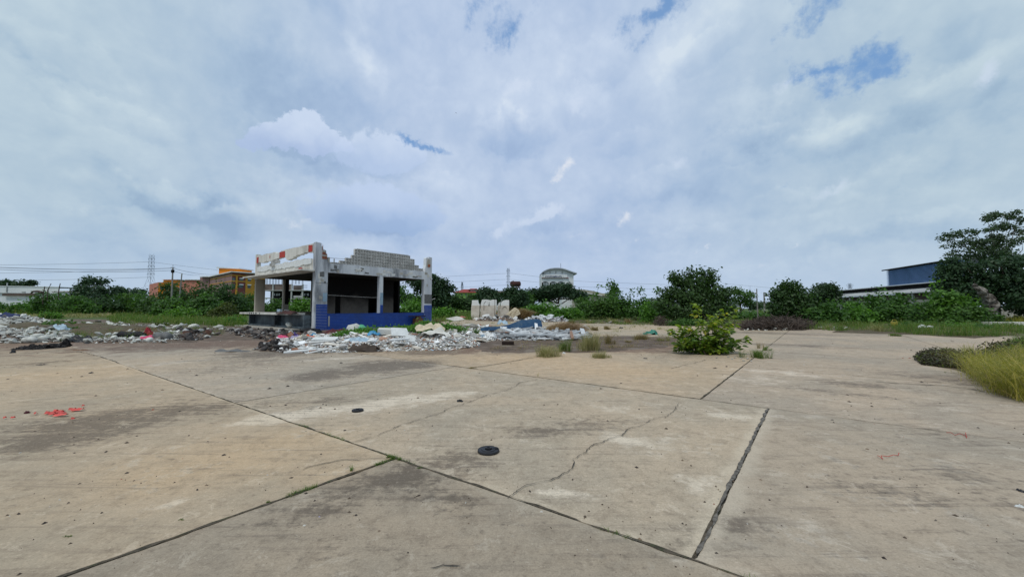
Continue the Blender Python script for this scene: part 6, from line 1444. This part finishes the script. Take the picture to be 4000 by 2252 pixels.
def fbox(root, name, mat, p, q, f0, f1, z0, z1, o=.15, cen=cx_):
    a, b = facade_pt(p, q, f0, 0.005), facade_pt(p, q, f1, 0.005); c, e = facade_pt(p, q, f1, o), facade_pt(p, q, f0, o)
    prism4(root, name, mat, [(v.x - cen[0], v.y - cen[1]) for v in (a, b, c, e)], z0, z1)
zs = [HD(1074, D), HD(1097, D)]
def frx(x): k = (x - 2000) / F_PX; return ((k * cx_[1] - cx_[0]) / (nr.x - k * nr.y)) / t
for z in zs:
    fbox(sb, 'string_course', 'yellow_far', cx_, lx, 0, 1, z - .25, z + .25, .15); fbox(sb, 'string_course', 'yellow_far', cx_, rx_, 0, 1, z - .3, z + .3, .35)
fbox(sb, 'front_cladding', 'maroon_far', cx_, rx_, 0, frx(956), 2, H - .5, .1)
fbox(sb, 'front_cladding', 'yellow_far', cx_, rx_, frx(957), 1, 2, zs[0] - .6, .12)
fbox(sb, 'corner_strip', 'yellow_far', cx_, rx_, frx(918), frx(925), 2, zs[0], .5)
for z in (zs[0] - 2.6, zs[1] - 2.8):
    fbox(sb, 'window', 'glass_far', cx_, rx_, frx(904), frx(916), z - 1.4, z + 1.2, .25)
    for a, b in ((932, 948), (964, 978), (992, 1004)):
        fbox(sb, 'window', 'glass_far', cx_, rx_, frx(a + 1), frx(b - 1), z - 1.0, z + .6, .25); fbox(sb, 'awning', 'white_far', cx_, rx_, frx(a), frx(b), z + .65, z + 1.2, .9)
o4 = [facade_pt(cx_, lx, -.05, 1.2), facade_pt(cx_, lx, 1.04, 1.2)]
prism4(sb, 'roof', 'white_far', [(o4[0].x - cx_[0], o4[0].y - cx_[1]), (o4[1].x - cx_[0], o4[1].y - cx_[1]), rel((bk[0] + 2, bk[1] + 2)), rel((rx_[0] + 2, rx_[1]))], H - .35, H + .15)
D3 = 245
MB().box(XD(851, D3) - cx_[0], XD(930, D3) - cx_[0], D3 - cx_[1], D3 - cx_[1] + 12, H + .2, HD(1047, D3)).build('roof_box', M['orange_far'], sb)
MB().prism([(XD(845, D3) - cx_[0], HD(1047, D3) + .02), (XD(934, D3) - cx_[0], HD(1049.5, D3)), (XD(934, D3) - cx_[0], HD(1046, D3)), (XD(845, D3) - cx_[0], HD(1042, D3))], D3 - cx_[1] - 1, D3 - cx_[1] + 13, 'y').build('roof_cap', M['white_far'], sb)
MB().box(XD(778, 260) - cx_[0], XD(815, 260) - cx_[0], 260 - cx_[1], 272 - cx_[1], 0, HD(1082, 260)).build('rear_wing', M['mauve_far'], sb)
MB().box(XD(776, 258) - cx_[0], XD(812, 258) - cx_[0], 258 - cx_[1], 273 - cx_[1], HD(1080.5, 258), HD(1077.5, 258)).build('rear_roof', M['white_far'], sb)
# long low link building and the small salmon block
D = 270
lk = tag(empty('link_building', (XD(745, D), D, 0)), 'long pale roofed low building between the salmon block and the school', 'building')
MB().prism([(XD(690, D) - XD(745, D), 0), (XD(800, D) - XD(745, D), 0), (XD(800, D) - XD(745, D), HD(1095, D)), (XD(722, D) - XD(745, D), HD(1093, D)), (XD(698, D) - XD(745, D), HD(1103, D))], 0, 14, 'y').build('wall', M['salmon_far'], lk)
MB().prism([(XD(720, D) - XD(745, D), HD(1093, D)), (XD(802, D) - XD(745, D), HD(1094, D)), (XD(802, D) - XD(745, D), HD(1091, D)), (XD(726, D) - XD(745, D), HD(1090.5, D))], -1, 15, 'y').build('roof', M['white_far'], lk)
D = 300; c2 = (XD(616, D), D); H2 = HD(1101.5, D); D2_ = (H2 - EYE) * F_PX / (HORIZON - 1110); l2 = (XD(581, D2_), D2_)
sbm = tag(empty('salmon_block', (*c2, 0)), 'small salmon and orange block with a yellow roof box right of the pylon', 'building')
d2 = Vector((l2[0] - c2[0], l2[1] - c2[1])); n2 = Vector((d2.y, -d2.x)).normalized(); n2 = n2 if n2.y > 0 else -n2
kx = (700 - 2000) / F_PX; t2 = (kx * c2[1] - c2[0]) / (n2.x - kx * n2.y); r2 = (c2[0] + n2.x * t2, c2[1] + n2.y * t2)
rl = lambda p: (p[0] - c2[0], p[1] - c2[1])
prism4(sbm, 'wall', 'salmon_far', [rl(c2), rl(l2), rl((r2[0] + d2.x, r2[1] + d2.y)), rl(r2)], 0, H2)
fbox(sbm, 'orange_front', 'orange_far', c2, r2, 0, 1, 2, H2 - .3, .15, c2)
for i in range(4): fbox(sbm, 'window', 'glass_far', c2, r2, .08 + i * .24, .2 + i * .24, H2 - 5.5, H2 - 3, .3, c2)
MB().box(XD(635, 315) - c2[0], XD(689, 315) - c2[0], 15, 28, H2 - 1, HD(1092, 315)).build('roof_box', M['yellow_far'], sbm)
MB().box(XD(631, 314) - c2[0], XD(691, 314) - c2[0], 13.5, 29, HD(1091.8, 314), HD(1090, 314)).build('roof_cap', M['white_far'], sbm)
# unfinished concrete frame behind the shop
D = 150; uc = XD(1100, D)
uf = tag(empty('unfinished_building', (uc, D, 0)), 'unfinished concrete frame with bare rebar seen through the shop', 'building')
X = lambda x: XD(x, D) - uc
for x in (1020, 1064, 1110, 1137, 1180):
    MB().box(X(x - 2.3), X(x + 2.3), 0, .5, 0, HD(1109, D)).build('column', M['conc_far'], uf)
for y, xa, xb in ((1133.5, 1016, 1198), (1163.5, 1016, 1060), (1165.5, 1145, 1196)): MB().box(X(xa), X(xb), -.25, 9, HD(y + 1.4, D), HD(y - 1.4, D)).build('floor_slab', M['conc_far'], uf)
MB().box(X(1018), X(1135), .6, .9, HD(1132, D), HD(1109, D)).build('brick_infill', M['brick_far'], uf); MB().box(X(1141), X(1178), .6, .9, HD(1132, D), HD(1115, D)).build('brick_infill', M['brick_far'], uf)
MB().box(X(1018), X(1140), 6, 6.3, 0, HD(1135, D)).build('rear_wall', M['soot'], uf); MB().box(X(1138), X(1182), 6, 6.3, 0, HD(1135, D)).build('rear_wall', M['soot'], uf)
for x in (1035, 1046, 1055, 1145, 1158, 1171): MB().box(X(x - 3), X(x + 3), 5.7, 5.95, HD(1152, D), HD(1143, D)).build('window', M['white_far'], uf)
MB().box(X(1146), X(1180), .1, .5, HD(1162, D), HD(1154, D)).build('balcony', M['conc_far'], uf)
for x in (1040, 1052, 1064, 1075, 1086, 1100, 1140, 1153, 1166, 1180):
    m_ = MB()
    for k in range(4): m_.bar((X(x) + (k % 2) * .35 - .2, (k // 2) * .3, HD(1109, D)), (X(x) + (k % 2) * .35 - .2, (k // 2) * .3, HD(1088, D)), .05, 3)
    m_.build('rebar', M['wire'], uf)
for y in (1114, 1122): MB().bar((X(1140), -.1, HD(y, D)), (X(1200), -.1, HD(y + .3, D)), .10, 4).build('rail', M['wire'], uf)
# red-roofed house
D = 170; hc = XD(1825, D)
rh = tag(empty('red_roofed_house', (hc, D, 0)), 'lime green house with a red hipped roof behind the trees', 'house')
X = lambda x: XD(x, D) - hc
MB().box(X(1776), X(1868), 0, 9, 0, HD(1142, D)).build('wall', M['lime_far'], rh)
def hip(root, name, mat, x0, x1, r0, r1, y0, y1, ze, zr):
    return MB().add([(x0, y0, ze), (x1, y0, ze), (x1, y1, ze), (x0, y1, ze), (r0, (y0 + y1) / 2, zr), (r1, (y0 + y1) / 2, zr)], [(0, 1, 5, 4), (1, 2, 5), (2, 3, 4, 5), (3, 0, 4), (3, 2, 1, 0)]).build(name, M[mat], root)
hip(rh, 'roof', 'redroof_far', X(1768), X(1876), X(1806), X(1858), -1, 10, HD(1142.5, D), HD(1127, D))
MB().box(X(1835), X(1865), 1.5, 6, HD(1138, D), HD(1131, D)).build('dormer', M['white_far'], rh); hip(rh, 'dormer_roof', 'redroof_far', X(1828), X(1868), X(1834), X(1858), .5, 7, HD(1131, D), HD(1124.5, D))
for x in (1804, 1820, 1862): MB().box(X(x - 3), X(x + 3), -.12, -.01, HD(1153, D), HD(1147, D)).build('window', M['glass_far'], rh)
MB().box(X(1779), X(1790), -1.5, -.2, HD(1166, D), HD(1163, D)).box(X(1850), X(1872), -2, -.2, HD(1164, D), HD(1162, D)).build('awning', M['white_far'], rh)
D = 160; hc2 = XD(1950, D)
wh2 = tag(empty('white_house', (hc2, D, 0)), 'white house with a brown roof left of the rusty tank', 'house'); X = lambda x: XD(x, D) - hc2
MB().box(X(1930), X(1980), 0, 8, 0, HD(1150, D)).build('wall', M['white_far'], wh2); hip(wh2, 'roof', 'brownroof_far', X(1920), X(1985), X(1938), X(1962), -1, 9, HD(1150, D), HD(1134, D))
for x, w in ((1939, 1.5), (1950, 1.2), (1959, 4.5)): MB().box(X(x - w), X(x + w), -.12, -.01, HD(1157, D), HD(1152, D)).build('window', M['glass_far'], wh2)
MB().box(X(1958.5), X(1960), -.3, -.13, 0, HD(1158, D)).build('drain_pipe', M['conc_far'], wh2)
D = 185; hc3 = XD(1890, D); h3 = tag(empty('brown_roofed_house', (hc3, D, 0)), 'house of which only a brown gable shows left of the dense dark tree', 'house'); X = lambda x: XD(x, D) - hc3
MB().box(X(1872), X(1925), 0, 8, 0, HD(1137, D)).build('wall', M['white_far'], h3); hip(h3, 'roof', 'brownroof_far', X(1864), X(1934), X(1884), X(1915), -1, 9, HD(1137, D), HD(1126, D))
for (x0, x1, y, D, lb) in ((1728, 1762, 1152, 150, 'small white building glimpsed between the shop tree and the dark trees'), (2070, 2088, 1152, 140, 'white wall glimpsed right of the tree under the tank'), (2195, 2290, 1150, 130, 'pale shed seen below the rain tree canopy')):
    o = tag(empty('white_building', (XD(x0, D), D, 0)), lb, 'building'); w = XD(x1, D) - XD(x0, D)
    MB().box(0, w, 0, 6, 0, HD(y + 4, D)).build('wall', M['white_far'], o); MB().box(-.4, w + .4, -.4, 6.4, HD(y + 4, D), HD(y + 2, D)).build('roof', M['grey_roof_far'], o)
# railing below the rain tree
rl_ = tag(empty('railing', (XD(2200, 88), 88, 0)), 'white railing and porch roof below the rain tree', 'railing')
MB().box(-1.6, 1.8, 0, 4, 2.3, 2.5).build('porch_roof', M['white_far'], rl_); MB().box(-1.6, 1.8, 0, .15, 1.7, 1.85).box(-1.6, -1.45, 0, .15, 0, 2.3).box(1.6, 1.75, 0, .15, 0, 2.3).build('rail', M['white_far'], rl_)
# rusty tank on its tower
D = 120; tc_ = XD(2014, D)
tk = tag(empty('water_tank', (tc_, D, 0)), 'rusty horizontal cylinder tank on a raised platform', 'tank')
Z = HD(1108.5, D); r_ = .85; pts = [(-1.75, 0, Z), (-1.65, 0, Z), (-1.35, 0, Z), (1.2, 0, Z), (1.5, 0, Z), (1.65, 0, Z)]
MB().tube(pts, [.35, .62, r_, r_, .66, .35], 20).build('drum', M['rust'], tk, True)
MB().tube([(-.75, 0, Z + .7), (-.75, 0, Z + 1.0)], .25, 12).build('manhole', M['rust'], tk)
for x in (-1.37, .0, 1.22): MB().tube([(x - .05, 0, Z), (x + .05, 0, Z)], r_ + .04, 20).build('hoop', M['rust'], tk)
MB().box(-1.5, 1.5, -.8, .8, Z - 1.25, Z - 1.0).box(-1.2, -1.0, -.7, .7, Z - 1.0, Z - .72).box(.9, 1.1, -.7, .7, Z - 1.0, Z - .72).build('platform', M['rust'], tk)
for x in (-1.35, -.4, .55, 1.3):
    for y in (-.65, .65): MB().box(x - .1, x + .1, y - .1, y + .1, 0, Z - 1.25).build('leg', M['rust'], tk)
# white hall with curved roof and lettered sign
D = 150; wc = XD(2180, D)
hl = tag(empty('white_hall', (wc, D, 0), 0), 'white tower-like hall with a curved grey roof and a lettered sign', 'building'); X = lambda x: XD(x, D) - wc
MB().box(X(2115), X(2241), .0, 11, 0, HD(1070, D)).build('wall', M['white_far'], hl)
arc = [(2116, 1063.5), (2124, 1058), (2136, 1052), (2150, 1048), (2165, 1046.2), (2180, 1046), (2195, 1047.3), (2210, 1051), (2226, 1057), (2240, 1062), (2253, 1066)]
gab = [(X(2128), HD(1071, D))] + [(X(x), HD(y + 5, D)) for x, y in arc[1:-1]] + [(X(2241), HD(1071, D))]
MB().prism(gab, .3, 10.5, 'y').build('gable', M['white_far'], hl)
MB().prism([(X(x), HD(y, D)) for x, y in arc] + [(X(x), HD(y + 4.2, D)) for x, y in arc[::-1]], -1.2, 12, 'y').build('roof', M['grey_roof_far'], hl)
MB().box(X(2115), X(2216), -.5, -.02, HD(1083.5, D), HD(1072.5, D)).build('sign_band', M['white_far'], hl)
sg = MB().box(X(2125), X(2199), -.75, -.52, HD(1084.3, D), HD(1073.3, D)).build('sign_board', M['foam_white'], hl)
MB().box(X(2116), X(2208), -.62, -.51, HD(1086.2, D), HD(1084.6, D)).build('red_line', M['maroon_far'], hl); MB().box(X(2211), X(2221), -.62, -.02, HD(1086.2, D), HD(1084.4, D)).build('red_line', M['maroon_far'], hl)
M['sign_blue'] = surf('sign_blue', (.02, .03, .16), (.02, .025, .12), 3, .6, .05)
tcu = bpy.data.curves.new('sign_text', 'FONT'); tcu.body = 'อาคารไทยธุรัตนะชิน'; tcu.size = .78; tcu.extrude = .03; tcu.align_x = 'CENTER'; tcu.materials.append(M['sign_blue']); tcu.offset = .012
to = bpy.data.objects.new('sign_lettering_tmp', tcu); COL.objects.link(to); bpy.context.view_layer.update()
dg = bpy.context.evaluated_depsgraph_get(); tme = bpy.data.meshes.new_from_object(to.evaluated_get(dg)); tme.materials.clear(); tme.materials.append(M['sign_blue'])
bpy.data.objects.remove(to); wtx = max(v.co.x for v in tme.vertices) - min(v.co.x for v in tme.vertices)
k = (X(2195) - X(2130)) / max(wtx, .1); link('lettering', tme, hl, (X(2162), -.80, HD(1082.2, D)), (math.pi / 2, 0, 0), (k, min(k, 1.1), 1))
for a, b in ((2116.5, 2144), (2147.5, 2174), (2178, 2205)):
    n = 10; pts = [(X(a), HD(1118, D))] + [(X(a + (b - a) * i / n), HD(1104 - 5 * math.sin(math.pi * i / n), D)) for i in range(n + 1)] + [(X(b), HD(1118, D))]
    w_ = MB().prism(pts, -.06, -.01, 'y').build('arched_window', M['soot'], hl)
    MB().box(X(a + 6), X(b - 3), -.1, -.065, HD(1117, D), HD(1103, D)).build('pane', M['glass_far'], w_)
    for i in range(4): MB().box(X(a + 6 + i * (b - a - 9) / 3) - .05, X(a + 6 + i * (b - a - 9) / 3) + .05, -.14, -.105, HD(1117, D), HD(1103, D)).build('glazing_bar', M['white_far'], w_)
    MB().box(X(a + 6), X(b - 3), -.14, -.105, HD(1108.3, D), HD(1107.4, D)).build('glazing_bar', M['white_far'], w_)
for x in (2149.5, 2172.5, 2197): MB().box(X(x - 2.2), X(x + 2.2), .2, .29, HD(1068, D), HD(1058, D)).build('vent', M['conc_far'], hl)
for x in (2221, 2226, 2232, 2238): MB().box(X(x - .5), X(x + .5), -.1, -.01, HD(1114, D), HD(1103, D)).build('slit_window', M['soot'], hl)
MB().bar((X(2195), 3, HD(1049, D)), (X(2195), 3, HD(1024, D)), .07, 4).build('antenna', M['wire'], hl)
# white warehouse right of the rain tree
D = 120; c_ = XD(2310, D); w3 = tag(empty('warehouse', (c_, D, 0)), 'warehouse with a curved cream roof right of the rain tree', 'warehouse'); X = lambda x: XD(x, D) - c_
MB().box(X(2255), X(2385), 0, 12, 0, HD(1150, D)).build('wall', M['beige_far'], w3)
MB().prism([(X(2255), HD(1138, D)), (X(2280), HD(1144, D)), (X(2315), HD(1150, D)), (X(2349), HD(1154, D)), (X(2385), HD(1156, D)), (X(2385), HD(1150, D)), (X(2345), HD(1144, D)), (X(2315), HD(1136, D)), (X(2285), HD(1131.5, D)), (X(2255), HD(1130, D))], -.8, 3, 'y').build('roof', M['cream_roof'] if 'cream_roof' in M else M['beige_far'], w3)
MB().prism([(X(2270), HD(1143.2, D)), (X(2349), HD(1155.5, D)), (X(2349), HD(1153.4, D)), (X(2270), HD(1141.2, D))], -1.1, -.82, 'y').build('gutter', M['white_far'], w3)
for (x0, x1, y, D, lb) in ((2325, 2400, 1145, 170, 'flat roofed pale building behind the cream roofed warehouse'), (2545, 2600, 1165, 200, 'far pale roof glimpsed left of the big bush'), (2838, 2890, 1190, 190, 'distant pale unfinished block behind the sparse tree')):
    o = tag(empty('distant_building', (XD(x0, D), D, 0)), lb, 'building'); w = XD(x1, D) - XD(x0, D); MB().box(0, w, 0, 8, 0, HD(y + 2, D)).build('wall', M['conc_far'], o); MB().box(-.3, w + .3, -.3, 8.3, HD(y + 2, D), HD(y, D)).build('roof', M['grey_roof_far'], o)
    if x0 == 2838:
        for i in range(6): MB().box(w * i / 5 - .15, w * i / 5 + .15, 0, .3, HD(y, D), HD(y - 11, D)).build('column', M['conc_far'], o)
# blue shed on the right
D1 = 75.0; P1 = (XD(3474, D1), D1); HT = HD(1053, D1); D2 = (HT - EYE) * F_PX / (HORIZON - 1018); P2 = (XD(3700, D2), D2)
dd = Vector((P2[0] - P1[0], P2[1] - P1[1])); L = dd.length; dd.normalize()
sd = tag(empty('blue_shed', (*P1, 0), math.atan2(dd.y, dd.x)), 'long shed with a tall blue corrugated upper wall behind the bushes', 'shed')
LL = L * 1.25; H0 = 5.9                                    # local x runs along the wall towards the camera, local -y faces it? checked below
side = 1 if (Vector((-dd.y, dd.x)).dot(Vector(P1)) > 0) else -1   # +1: rear of the wall lies on local +y
def sbx(name, mat, x0, x1, y0, y1, z0, z1): a, b = sorted((y0 * side, y1 * side)); return MB().box(x0, x1, a, b, z0, z1).build(name, M[mat], sd)
sbx('wall_core', 'soot', 0, LL, .10, .3, H0 - .1, HT - .12)  # black backing colours in the shade lines between the sheets
nr_ = 15; hh = (HT - .15 - H0) / nr_
for i in range(nr_):
    z = H0 + i * hh; pr = [(-.02, z + hh * .10), (-.30, z + hh * .02), (-.32, z + hh * .10), (-.02, z + hh * .84), (.09, z + hh * .85), (.09, z + hh * .04)]
    MB().prism([(a * side, b) for a, b in pr], 0, LL, 'x').build('corrugated_sheet', M['blue_sheet'], sd)
sbx('roof', 'grey_roof_far', -.9, LL, -.5, 14, HT - .1, HT + .02); sbx('roof_edge', 'soot', -.95, LL, -.55, -.48, HT - .16, HT + .05)
# lower long roof in front of it, running on to the left
Pm = Vector((XD(3325, 98), 98)) - Vector(P1); xm = Pm.dot(dd)
sbx('lower_roof', 'white_far', xm, LL, -1.2, 14, H0 - .22, H0 - .10)
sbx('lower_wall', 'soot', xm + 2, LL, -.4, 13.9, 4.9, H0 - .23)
MB().prism([(-.42 * side, 4.98), (-.42 * side, 4.86), (-4.2 * side, 3.95), (-4.2 * side, 4.07)], xm - 2.5, LL, 'x').build('lean_to_roof', M['leanto'] if 'leanto' in M else M['conc_far'], sd)
sbx('lean_to_wall', 'brownroof_far', xm - 1.5, LL, -3.0, -2.8, 2.6, 3.95)
sbx('pale_band', 'beige_far', xm - 2.5, LL, -3.6, -3.3, 1.9, 2.9)
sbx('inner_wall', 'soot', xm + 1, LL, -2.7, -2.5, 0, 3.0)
for i in range(14): sbx('post', 'conc_far', xm + i * 4, xm + i * 4 + .25, -3.95, -3.7, 0, 4.05)
# low wall at the right edge
lw = tag(empty('low_wall', (XD(3930, 52), 52, 0)), 'low grey concrete wall behind the dead trunk at the right edge', 'wall')
X0, X1 = XD(3780, 52) - XD(3930, 52), XD(4200, 52) - XD(3930, 52)
for i in range(6): a = X0 + (X1 - X0) * i / 6; MB().box(a + .02, a + (X1 - X0) / 6 - .02, 0, .2, 0, HD(1202, 52)).build('wall_panel', M['concrete'], lw); MB().box(a - .12, a + .12, -.06, .26, 0, HD(1201, 52)).build('post', M['concrete'], lw)

# ------------------------------------------------------------------ poles, pylons, wires
def pole(label, x, yt, D, r, cap=None, name='utility_pole', lean=0):
    o = tag(empty(name, (XD(x, D), D, 0)), label, 'pole'); h = HD(yt, D)
    MB().tube([(0, 0, 0), (lean, 0, h)], [r, r * .75], 8).build('shaft', M['pole'], o); return o, h
po, h = pole('tall concrete utility pole with a small transformer above the left hedge', 670, 1043, 78, .16)
MB().box(-.2, .2, -.18, .18, h - 1.1, h - .5).build('transformer', M['soot'], po); MB().box(-.45, .45, -.05, .05, h - .08, h).bar((0, 0, h), (0, 0, h + .5), .04).build('cross_arm', M['wire'], po)
o, h = pole('shorter dark leaning pole right of the utility pole', 697, 1067, 80, .13, lean=.5)
po2, h = pole('street lamp pole with a long side arm right of the big bush', 2957, 1127, 60, .10, name='street_lamp')
MB().bar((-1.6, 0, h - .62), (0, 0, h - .66), .05).build('lamp_arm', M['pole'], po2); MB().bar((-.9, 0, h - .62), (0, 0, h - 1.5), .03).build('brace', M['pole'], po2); MB().box(-1.75, -1.2, -.1, .1, h - .70, h - .60).build('lamp_head', M['white_far'], po2)
pole('plain grey pole right of the street lamp', 2985, 1141, 62, .13)
pole('short dark post in front of the street lamp', 2958, 1192, 44, .07, name='post')
pole('tiny far pole left of the left pylon', 506, 1125, 150, .2)
for k, (x0, y0, x1, y1, r0) in enumerate([(168, 1148, 172, 1118, .16), (185, 1132, 196, 1107, .17), (228, 1132, 232, 1106, .14)]):
    tag(MB().tube([(XD(x0, 88), 88, HD(y0 + 40, 88)), (XD(x0, 88), 88, HD(y0, 88)), (XD(x1, 88), 88, HD(y1, 88))], [r0 * .4, r0 * .7, r0 * .5], 6).build('bare_stump', M['bark'], None),
        ['dark bare stump at the left of the three sticking out of the ragged bush', 'curved bare stump in the middle of the three above the ragged bush', 'straight bare stump at the right of the three above the ragged bush'][k], 'stump')
tag(MB().tube([(XD(118, 90), 90, HD(1146, 90)), (XD(128, 90), 90, HD(1138, 90)), (XD(145, 90), 90, HD(1137, 90)), (XD(165, 90), 90, HD(1142, 90))], [.12, .2, .25, .3], 6).build('bare_branch', M['bark'], None), 'arched bare branch against the white warehouse', 'branch')
def pylon(label, x, yt, yb, D, arms, wtop, wbase, ybend, th=.16):
    c = XD(x, D); root = tag(empty('pylon', (c, D, 0)), label, 'pylon'); p2m = D / F_PX; m = MB(); H = HD(yt, D)
    zb = HD(ybend, D); hw = wtop * p2m / 2; hb = wbase * p2m / 2
    def hwz(z): return hw if z >= zb else hw + (hb - hw) * (zb - z) / zb
    cor = ((-1, -1), (1, -1), (1, 1), (-1, 1))
    zs_ = list(np.linspace(0, zb, 5)) + list(np.linspace(zb, H, 7))[1:]
    for a, b in cor:
        m.bar((a * hwz(0), b * hwz(0), 0), (a * hw, b * hw, zb), th); m.bar((a * hw, b * hw, zb), (a * hw * .8, b * hw * .8, H), th)
    legs = m.build('legs', M['pylon'], root); m = MB()
    for z0, z1 in zip(zs_, zs_[1:]):
        w0, w1 = hwz(z0), hwz(z1)
        for i in range(4):
            (a, b), (c_, d) = cor[i], cor[(i + 1) % 4]
            m.bar((a * w0, b * w0, z0), (c_ * w1, d * w1, z1), th * .55, 3); m.bar((c_ * w0, d * w0, z0), (a * w1, b * w1, z1), th * .55, 3); m.bar((a * w1, b * w1, z1), (c_ * w1, d * w1, z1), th * .5, 3)
    m.build('lattice', M['pylon'], root)
    for y, w in arms:
        z = HD(y, D); k = w * p2m / 2; mm = MB()
        for s in (-1, 1):
            mm.bar((s * hw, 0, z + 1.2), (s * k, 0, z), th * .7, 3); mm.bar((s * hw, -hw, z), (s * k, 0, z), th * .7, 3); mm.bar((s * hw, hw, z), (s * k, 0, z), th * .7, 3); mm.bar((s * k, 0, z), (s * k, 0, z - 2), th * .7, 3)
        mm.bar((-hw, 0, z), (hw, 0, z), th * .7); mm.build('cross_arm', M['pylon'], root)
    mm = MB().bar((-hw * .8, 0, H), (-hw * 1.3, 0, H + 2.0), th * .6, 3).bar((hw * .8, 0, H), (hw * 1.3, 0, H + 2.0), th * .6, 3); mm.build('peak', M['pylon'], root)
pylon('tall lattice pylon above the left hedge', 585, 996, 1135, 420, [(1008, 24), (1038, 26), (1068, 30)], 13, 54, 1084, .12)
pylon('slender lattice pylon left of the rusty tank', 1985, 1048, 1125, 480, [(1056, 14), (1078, 15), (1101, 15)], 8, 22, 1112, .17)
pylon('small distant pylon above the red roof', 1805, 1102, 1130, 700, [(1112, 8), (1120, 10)], 5, 14, 1115, .3)
pylon('small distant pylon left of the blue shed', 3322, 1108, 1150, 520, [(1111, 26), (1117, 20), (1123, 16)], 6, 14, 1126, .16)
pylon('dark lattice mast behind the sparse tree', 2930, 1132, 1190, 200, [(1140, 12), (1146, 10)], 4, 6, 1180, .07)
def wire(label, pts, r, sag=1.0, grp=None):
    P = []
    for (x0, y0, D0), (x1, y1, D1) in zip(pts, pts[1:]):
        a, b = Vector(at(x0, y0, D0)), Vector(at(x1, y1, D1)); L = (b - a).length
        for i in range(16): t_ = i / 16; P.append(a.lerp(b, t_) - Vector((0, 0, sag * 4 * t_ * (1 - t_) * L * .012)))
    P.append(Vector(at(*pts[-1])))
    tag(MB().tube([tuple(p) for p in P], r, 4).build('power_line', M['wire'], None), label, 'power line', grp)
wire('thick dark cable running from the left edge over the hedge to the utility pole', [(-260, 1030, 62), (670, 1047, 78)], .045, 1.6)
wire('second cable just below the thick one at the left', [(-260, 1036, 62), (668, 1056, 78)], .03, 1.8)
wire('cable falling from the utility pole to the school block', [(672, 1046, 78), (850, 1070, 150)], .035, .6)
wire('thin lower cable from the utility pole to the school block', [(672, 1056, 78), (780, 1074, 150)], .03, .4)
for k, (y0, y1, lb) in enumerate([(1033, 1022, 'uppermost faint line from the left edge to the left pylon'), (1066, 1052, 'middle faint line from the left edge to the left pylon'), (1094, 1082, 'lowest faint line from the left edge to the left pylon')]):
    wire(lb, [(-300, y0, 420), (585, y1, 420)], .12, .5)
wire('faint line falling from the left pylon towards the school block', [(590, 1022, 420), (850, 1054, 420)], .10, .3)
for k, (ya, yb, lb) in enumerate([(1085, 1067, 'upper line between the shop tree and the slender pylon'), (1108, 1090, 'middle line between the shop tree and the slender pylon'), (1131, 1112, 'lower line between the shop tree and the slender pylon')]):
    wire(lb, [(1500, ya + 4, 480), (1982, yb, 480)], .10, .2)
for k, (ya, yb, lb) in enumerate([(1066, 1084, 'upper line from the slender pylon to the white hall'), (1090, 1106, 'middle line from the slender pylon to the white hall')]):
    wire(lb, [(1988, ya, 480), (2120, yb - 2, 480), (2245, 1097 if k == 0 else 1119, 480), (2640, 1112 if k == 0 else 1131, 480)], .10, .15)
wire('lowest line passing behind the bushes to the big bush', [(2500, 1150, 480), (2650, 1152, 480)], .09, .1)
wire('line descending right of the big bush to the far pole', [(2820, 1106, 300), (3200, 1140, 300)], .06, .1)
# bird
bd = tag(empty('bird', at(1781, 441, 60)), 'tiny dark bird high in the sky above the shop', 'bird')
MB().add([(0, 0, .04), (-.12, .02, -.02), (-.22, 0, -.16), (-.08, -.04, .0)], [(0, 1, 2, 3)]).add([(0, 0, .04), (.10, .02, .0), (.16, 0, -.12), (.05, -.04, 0)], [(0, 1, 2, 3)]).build('wings', M['soot'], bd)
MB().tube([(0, -.1, 0), (0, .02, .03), (0, .14, .02)], [.01, .04, .01], 6).build('body', M['soot'], bd)
